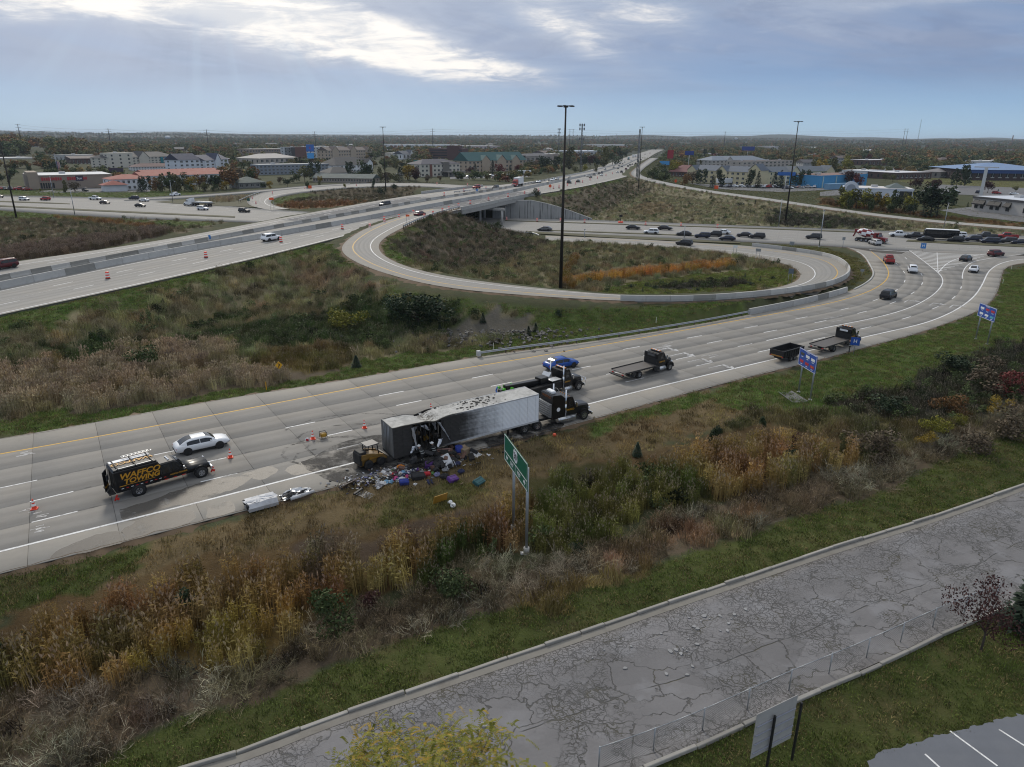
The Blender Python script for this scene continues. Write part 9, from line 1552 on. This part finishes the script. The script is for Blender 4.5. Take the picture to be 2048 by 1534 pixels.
q=MB();q.cyl((0,0,0),(0,0,.35),.17,WHITE,.15,10);q.cyl((0,0,.35),(0,0,.45),.05,WHITE,n=8);drop('plastic_jug',q,*ZP(1520,1355),'white plastic jug beside the yellow panel','jug',0,(.9,0));q=MB();lath(q,[(.06,0),(.2,.0),(.22,.05),(.22,.2),(.2,.25),(.06,.25),(.06,0)],WHITE);drop('paper_roll',q,*ZP(1590,1405),'white paper roll in the dry grass','roll',.1,(1.3,0));q=MB();[q.box((x,0,.12),(.14,.35,.12),CLO['black'],.03)for x in(-.15,.15)];[q.cyl((x,.1,.1),(x,.15,.8),.1,CLO['navy'],.13,8)for x in(-.15,.15)];drop('work_trousers',q,*ZP(1275,1100),'dark trousers with boots dropped on the grass','clothing',0,(-1.2,0))
q=MB();q.ball((0,0,.18),.2,M('ball_orange',(.7,.10,.04),.5),10,6);drop('ball',q,1109,873,'orange red ball on the verge beside the tractor','ball');q=MB();q.box((0,0,.12),(.4,.3,.22),M('bag_red',(.35,.02,.03),.6),.06);drop('red_bag',q,1003,1056,'small red bag in the grass left of the green sign','bag');q=MB();q.box((0,0,.12),(.5,.3,.16),WHITE,.02);drop('marker_block',q,1048,1109,'white block at the foot of the green sign','block');q=MB();q.box((0,0,.4),(.22,.15,.8),BLACKP,.04);drop('stub_post',q,1021,1106,'short black stub post in front of the green sign','post')
PNW=M('crushed_panel',(.50,.51,.53),.6,.0,.2,2,dirt=.35);e=empty('panel_bundle',tuple(P(523,1010)),thd+.05,'folded white panel bundle lying on the edge of the shoulder','panel bundle');q=MB();q.loft([[(x,-.75,0),(x,-.8,.3),(x,-.55,.62+.05*math.sin(3*x)),(x,.0,.58+.08*math.sin(5*x+1)),(x,.6,.62),(x,.75,.25),(x,.7,0)]for x in np.linspace(-1.15,1.15,9)],PNW,False,True,True);q.build('folded_sheet',e)
for y in(-.5,.4):q=MB();q.cyl((-1.27,y,.4),(-1.1,y,.42),.22,BLACKP,n=12);q.build('rolled_end',e)
for k in range(4):q=crumple(1.2,.5,.12,PNW,200+k,6);q.build('loose_sheet',e,(-.7+k*.45,.0,.6),k)
e=empty('panel_bundle',tuple(P(594,990)),thd,'crushed silver sheets heaped on the shoulder beside the white bundle','panel bundle')
for k in range(11):q=crumple(rd_.uniform(.8,1.7),rd_.uniform(.3,.7),rd_.uniform(.15,.4),rd_.choice([PNW,PNW,ALUM,CLO['grey'],CLO['black']]),100+k,7);q.build('crushed_sheet',e,(rd_.uniform(-.75,.75),rd_.uniform(-.45,.45),k*.03),rd_.uniform(-.5,.5))
q=MB();q.tube([(-.7,-.7,.15),(.2,-.66,.2),(1.3,-.5,.25)],[.14,.16,.12],PNW,10);q.build('rolled_tube',e)
for i,(u,v,L)in enumerate(((650,978,2.6),(640,983,1.6),(672,973,1.6),(657,972,1.8),(688,968,1.2))):q=MB();q.box((0,0,.1),(L,.12,.06),rd_.choice([PNW,CLO['grey']]),.02,(0,rd_.uniform(-.05,.05),0));q.box((.2,.12,.06),(L*.8,.08,.05),CLO['grey'],.01);o=drop('metal_strip',q,u,v,'torn pale metal strip on the shoulder edge beside the clothes','metal strip',.03,group='torn metal strips along the shoulder');o.rotation_euler=(0,0,thd+rd_.uniform(-.15,.15))
q=crumple(.9,.7,.5,CLO['white'],301,8);q.box((.1,-.3,.35),(.3,.04,.2),CLO['red'],.01);drop('absorbent_sack',q,617,884,'white and red sack on the lane beside a traffic cone','sack');e=empty('portable_pump',tuple(P(647,876)),thd,'small yellow machine standing on the lane right of the sack','machine');q=MB();q.box((0,0,.35),(.6,.45,.4),M('machine_yellow',(.5,.28,.03),.5),.08);q.build('body',e);q=MB();q.tube([(-.3,-.25,.1),(-.3,-.25,.65),(.3,-.25,.65),(.3,-.25,.1)],.03,BLACKP,5);q.tube([(-.3,.25,.1),(-.3,.25,.65),(.3,.25,.65),(.3,.25,.1)],.03,BLACKP,5);q.build('frame',e)
for k,(u,v)in enumerate(((572,887),(579,885),(587,883),(608,885))):q=crumple(.7,.4,.25,CLO['black'],310+k,5);drop('scorched_scrap',q,u,v,'scorched black scrap on the lane left of the white and red sack','scrap',group='scorched scraps on the lane')
q=MB();[q.box((rd_.gauss(0,4.2),rd_.gauss(0,1.3),rd_.uniform(0,.1)),(rd_.uniform(.05,.35),rd_.uniform(.05,.25),rd_.uniform(.02,.12)),rd_.choice([CHAR,CHAR,CHAR,CLO['grey'],CLO['white'],CLO['tan']]),0,(rd_.uniform(-.4,.4),rd_.uniform(-.4,.4),rd_.uniform(0,3)))for k in range(420)];o=q.build('burnt_debris',None,tuple(PD(860,925)),thd);tag(o,'burnt scraps and ash littering the ground below the trailer hole','debris',kind='stuff')
q=MB();[q.box((rd_.gauss(-1.2,2.2),rd_.gauss(0,.75),rd_.uniform(.02,.3)),(rd_.uniform(.05,.28),rd_.uniform(.04,.22),rd_.uniform(.01,.1)),CLO[rd_.choice(['white','grey','black','grey','tan','white','navy','black','brown','lilac'])],0,(rd_.uniform(-.5,.5),rd_.uniform(-.5,.5),rd_.uniform(0,3)))for k in range(420)];o=q.build('litter',None,tuple(PD(*ZP(720,950))),thd-.12);tag(o,'small torn litter strewn through the spilled clothes','litter',kind='stuff')
q=MB();[q.box((rd_.gauss(0,1.5),rd_.gauss(0,1.0),.1+abs(rd_.gauss(0,.35))),(rd_.uniform(.2,.9),rd_.uniform(.2,.6),rd_.uniform(.1,.5)),rd_.choice([CHAR,CHAR,CLO['black'],CLO['brown']]),.03,(rd_.uniform(-.6,.6),rd_.uniform(-.6,.6),rd_.uniform(0,3)))for k in range(90)];o=q.build('charred_heap',None,tuple(PD(*ZP(1330,760))),thd);tag(o,'charred heap of unrecognisable cargo at the trailer hole','debris heap',kind='stuff')
q=MB();q.add([(-1.7,-.5,.06),(1.7,-.6,.03),(1.7,.6,.03),(-1.7,.5,.06),(-1.7,-.9,.2),(1.7,-1.0,.15),(1.7,1.0,.15),(-1.7,.9,.2)],[(0,1,2,3),(4,5,1,0),(3,2,6,7)],M('flume_concrete',(.14,.14,.135),.85,dirt=.4));a=PD(1572,787);b=PD(1596,803);o=tag(q.build('drain_flume',None,tuple((a+b)/2),math.atan2((b-a)[1],(b-a)[0])),'grey concrete drain flume in the grass beside the blue food sign','drain')
q=MB();[q.box((rd_.gauss(0,7),rd_.gauss(0,5),0),(rd_.uniform(.15,.6),rd_.uniform(.15,.5),rd_.uniform(.1,.3)),M('rubble_grey',(.15,.142,.13),.9,rnd=.2),.03,(rd_.uniform(-.5,.5),rd_.uniform(-.5,.5),rd_.uniform(0,3)))for k in range(420)];o=q.build('rubble',None,tuple(PT(985,660)));tag(o,'grey stone rubble patch below the loop ramp','rubble',kind='stuff')
# people: one continuous skinned body each
def person(p,hd,label,bend=.0,helmet=True,arms=((.25,-.1),(.35,.2)),step=.12,jacket=(.018,.018,.019),trim=True):
 V=[(0,0,.95,.15)];E_=[]
 def ad(pt,r,par):V.append((*pt,r));E_.append((par,len(V)-1));return len(V)-1
 f=lambda d,z:(d+math.sin(bend)*(z-.95),math.cos(bend)*(z-.95)+.95);
 def up(x,y,z):a,b=f(x,z);return(a,y,b)
 w=ad(up(0,0,1.12),.14,0);ch=ad(up(0,0,1.34),.17,w);nk=ad(up(0,0,1.50),.07,ch);hd_=ad(up(.02,0,1.62),.095,nk);ad(up(.02,0,1.76),.075,hd_);ad(up(.12,0,1.63),.022,hd_)
 for s,st in((-1,step),(1,-step)):
  h=ad((0,s*.1,.88),.115,0);k=ad((st*.5+.03,s*.12,.48),.08,h);an=ad((st-.02,s*.13,.1),.055,k);ad((st+.17,s*.15,.05),.045,an)
 for s,(fw_,ou)in zip((-1,1),arms):
  sh=ad(up(0,s*.19,1.42),.075,ch);sp=V[sh];el=ad((sp[0]+.08+fw_*.3,s*(.25+ou*.1),sp[2]-.28),.055,sh);wr=ad((sp[0]+.15+fw_*.9,s*(.24+ou*.2),sp[2]-.48+fw_*.2),.04,el);q=V[wr];pm=ad((q[0]+.05,q[1],q[2]-.06),.036,wr)
  for j in range(4):a=ad((q[0]+.09,q[1]+(j-1.5)*.022,q[2]-.10-.004*(j%2)),.011,pm);ad((q[0]+.10-.004*j,q[1]+(j-1.5)*.024,q[2]-.15),.009,a)
  ad((q[0]+.10,q[1]-s*.05,q[2]-.06),.012,pm)
 me=bpy.data.meshes.new('body');me.from_pydata([v[:3]for v in V],E_,[]);o=bpy.data.objects.new('body',me);COL.objects.link(o);md=o.modifiers.new('skin','SKIN');sv=me.skin_vertices[0].data
 for i,v in enumerate(V):sv[i].radius=(v[3],v[3]);sv[i].use_root=i==0
 o.modifiers.new('sub','SUBSURF').levels=1;m2=bpy.data.meshes.new_from_object(o.evaluated_get(bpy.context.evaluated_depsgraph_get()));bpy.data.objects.remove(o);m2.materials.clear();JK=M('jacket_%d'%int(jacket[0]*999),jacket,.8);SK=M('skin',(.35,.2,.14),.6);BT=M('boots',(.012,.012,.012),.6)
 for m in(JK,SK,BT):m2.materials.append(m)
 hz=V[hd_][2]-.09;hx=V[hd_][0]
 for pl in m2.polygons:c=pl.center;pl.material_index=1 if(c[2]>hz and abs(c[0]-hx)<.2 and abs(c[1])<.14)else 2 if c[2]<.16 else 0;pl.use_smooth=True
 e=empty('person',tuple(p),hd,label,'person');m2.name='body';put('body',m2,e);hc=V[hd_]
 if helmet:q=MB();q.ball((hc[0],0,hc[2]+.07),.14,M('helmet_white',(.72,.73,.72),.4),12,6,(1.1,1,.85));lath_=[(.19,-.01),(.14,.02)];q.cyl((hc[0]+.01,0,hc[2]+.06),(hc[0]+.01,0,hc[2]+.08),.19,M('helmet_white',(.72,.73,.72),.4),n=14);q.build('helmet',e)
 if trim:
  q=MB();RF=M('reflective_trim',(.62,.64,.60),.3)
  for z,r_ in((1.2,.20),(.98,.19)):x,zz=f(0,z);q.cyl((x,0,zz-.025),(x,0,zz+.025),r_,RF,n=12,caps=False)
  for s in(-1,1):k=[v for v in V if abs(v[2]-.48)<.01 and v[1]*s>0][0];q.cyl((k[0],k[1],.30),(k[0],k[1],.35),.095,RF,n=10,caps=False)
  q.build('reflective_band',e)
 return e
person(PD(*ZP(1140,800),.25),thd+1.9,'firefighter in black gear and white helmet bending over the heap',.75,arms=((.5,.1),(.45,.2)));person(PD(*ZP(1305,745),.15),thd+2.4,'firefighter in black gear and white helmet standing against the trailer hole',.25,arms=((.4,.1),(.3,.2)));person(P(1698,704),fhd+1.6,'person in dark work clothes with pale bands beside the second flatbed tow truck',.1,helmet=False)
# the air between
mh=bpy.data.materials.new('haze');mh.use_nodes=True;nt_=mh.node_tree;[nt_.nodes.remove(n)for n in list(nt_.nodes)if n.type=='BSDF_PRINCIPLED'];pv=nt_.nodes.new('ShaderNodeVolumePrincipled');pv.inputs['Color'].default_value=(.72,.84,1.0,1);pv.inputs['Density'].default_value=5.5e-5;pv.inputs['Anisotropy'].default_value=.2;nt_.links.new(pv.outputs[0],[n for n in nt_.nodes if n.type=='OUTPUT_MATERIAL'][0].inputs['Volume'])
q=MB();q.box2((-24000,-200,-6),(24000,17500,125),mh);o=q.build('haze');o['kind']='stuff';o['label']='thin pale blue haze lying over the land';o['category']='haze'
# tell look-alikes apart by their order in the row
ORD=['first','second','third','fourth','fifth','sixth','seventh','eighth','ninth','tenth','eleventh','twelfth','thirteenth','fourteenth','fifteenth','sixteenth','seventeenth','eighteenth','nineteenth','twentieth']
bylab={}
for o in scene.objects:
 if o.parent is None and o.get('label')and o.get('kind')is None:bylab.setdefault(o['label'],[]).append(o)
for lb,os_ in bylab.items():
 if 2<=len(os_)<=20:
  os_.sort(key=lambda o:math.atan2(o.location.x,o.location.y))
  for i,o in enumerate(os_):o['label']='%s, %s from left'%(lb,ORD[i])
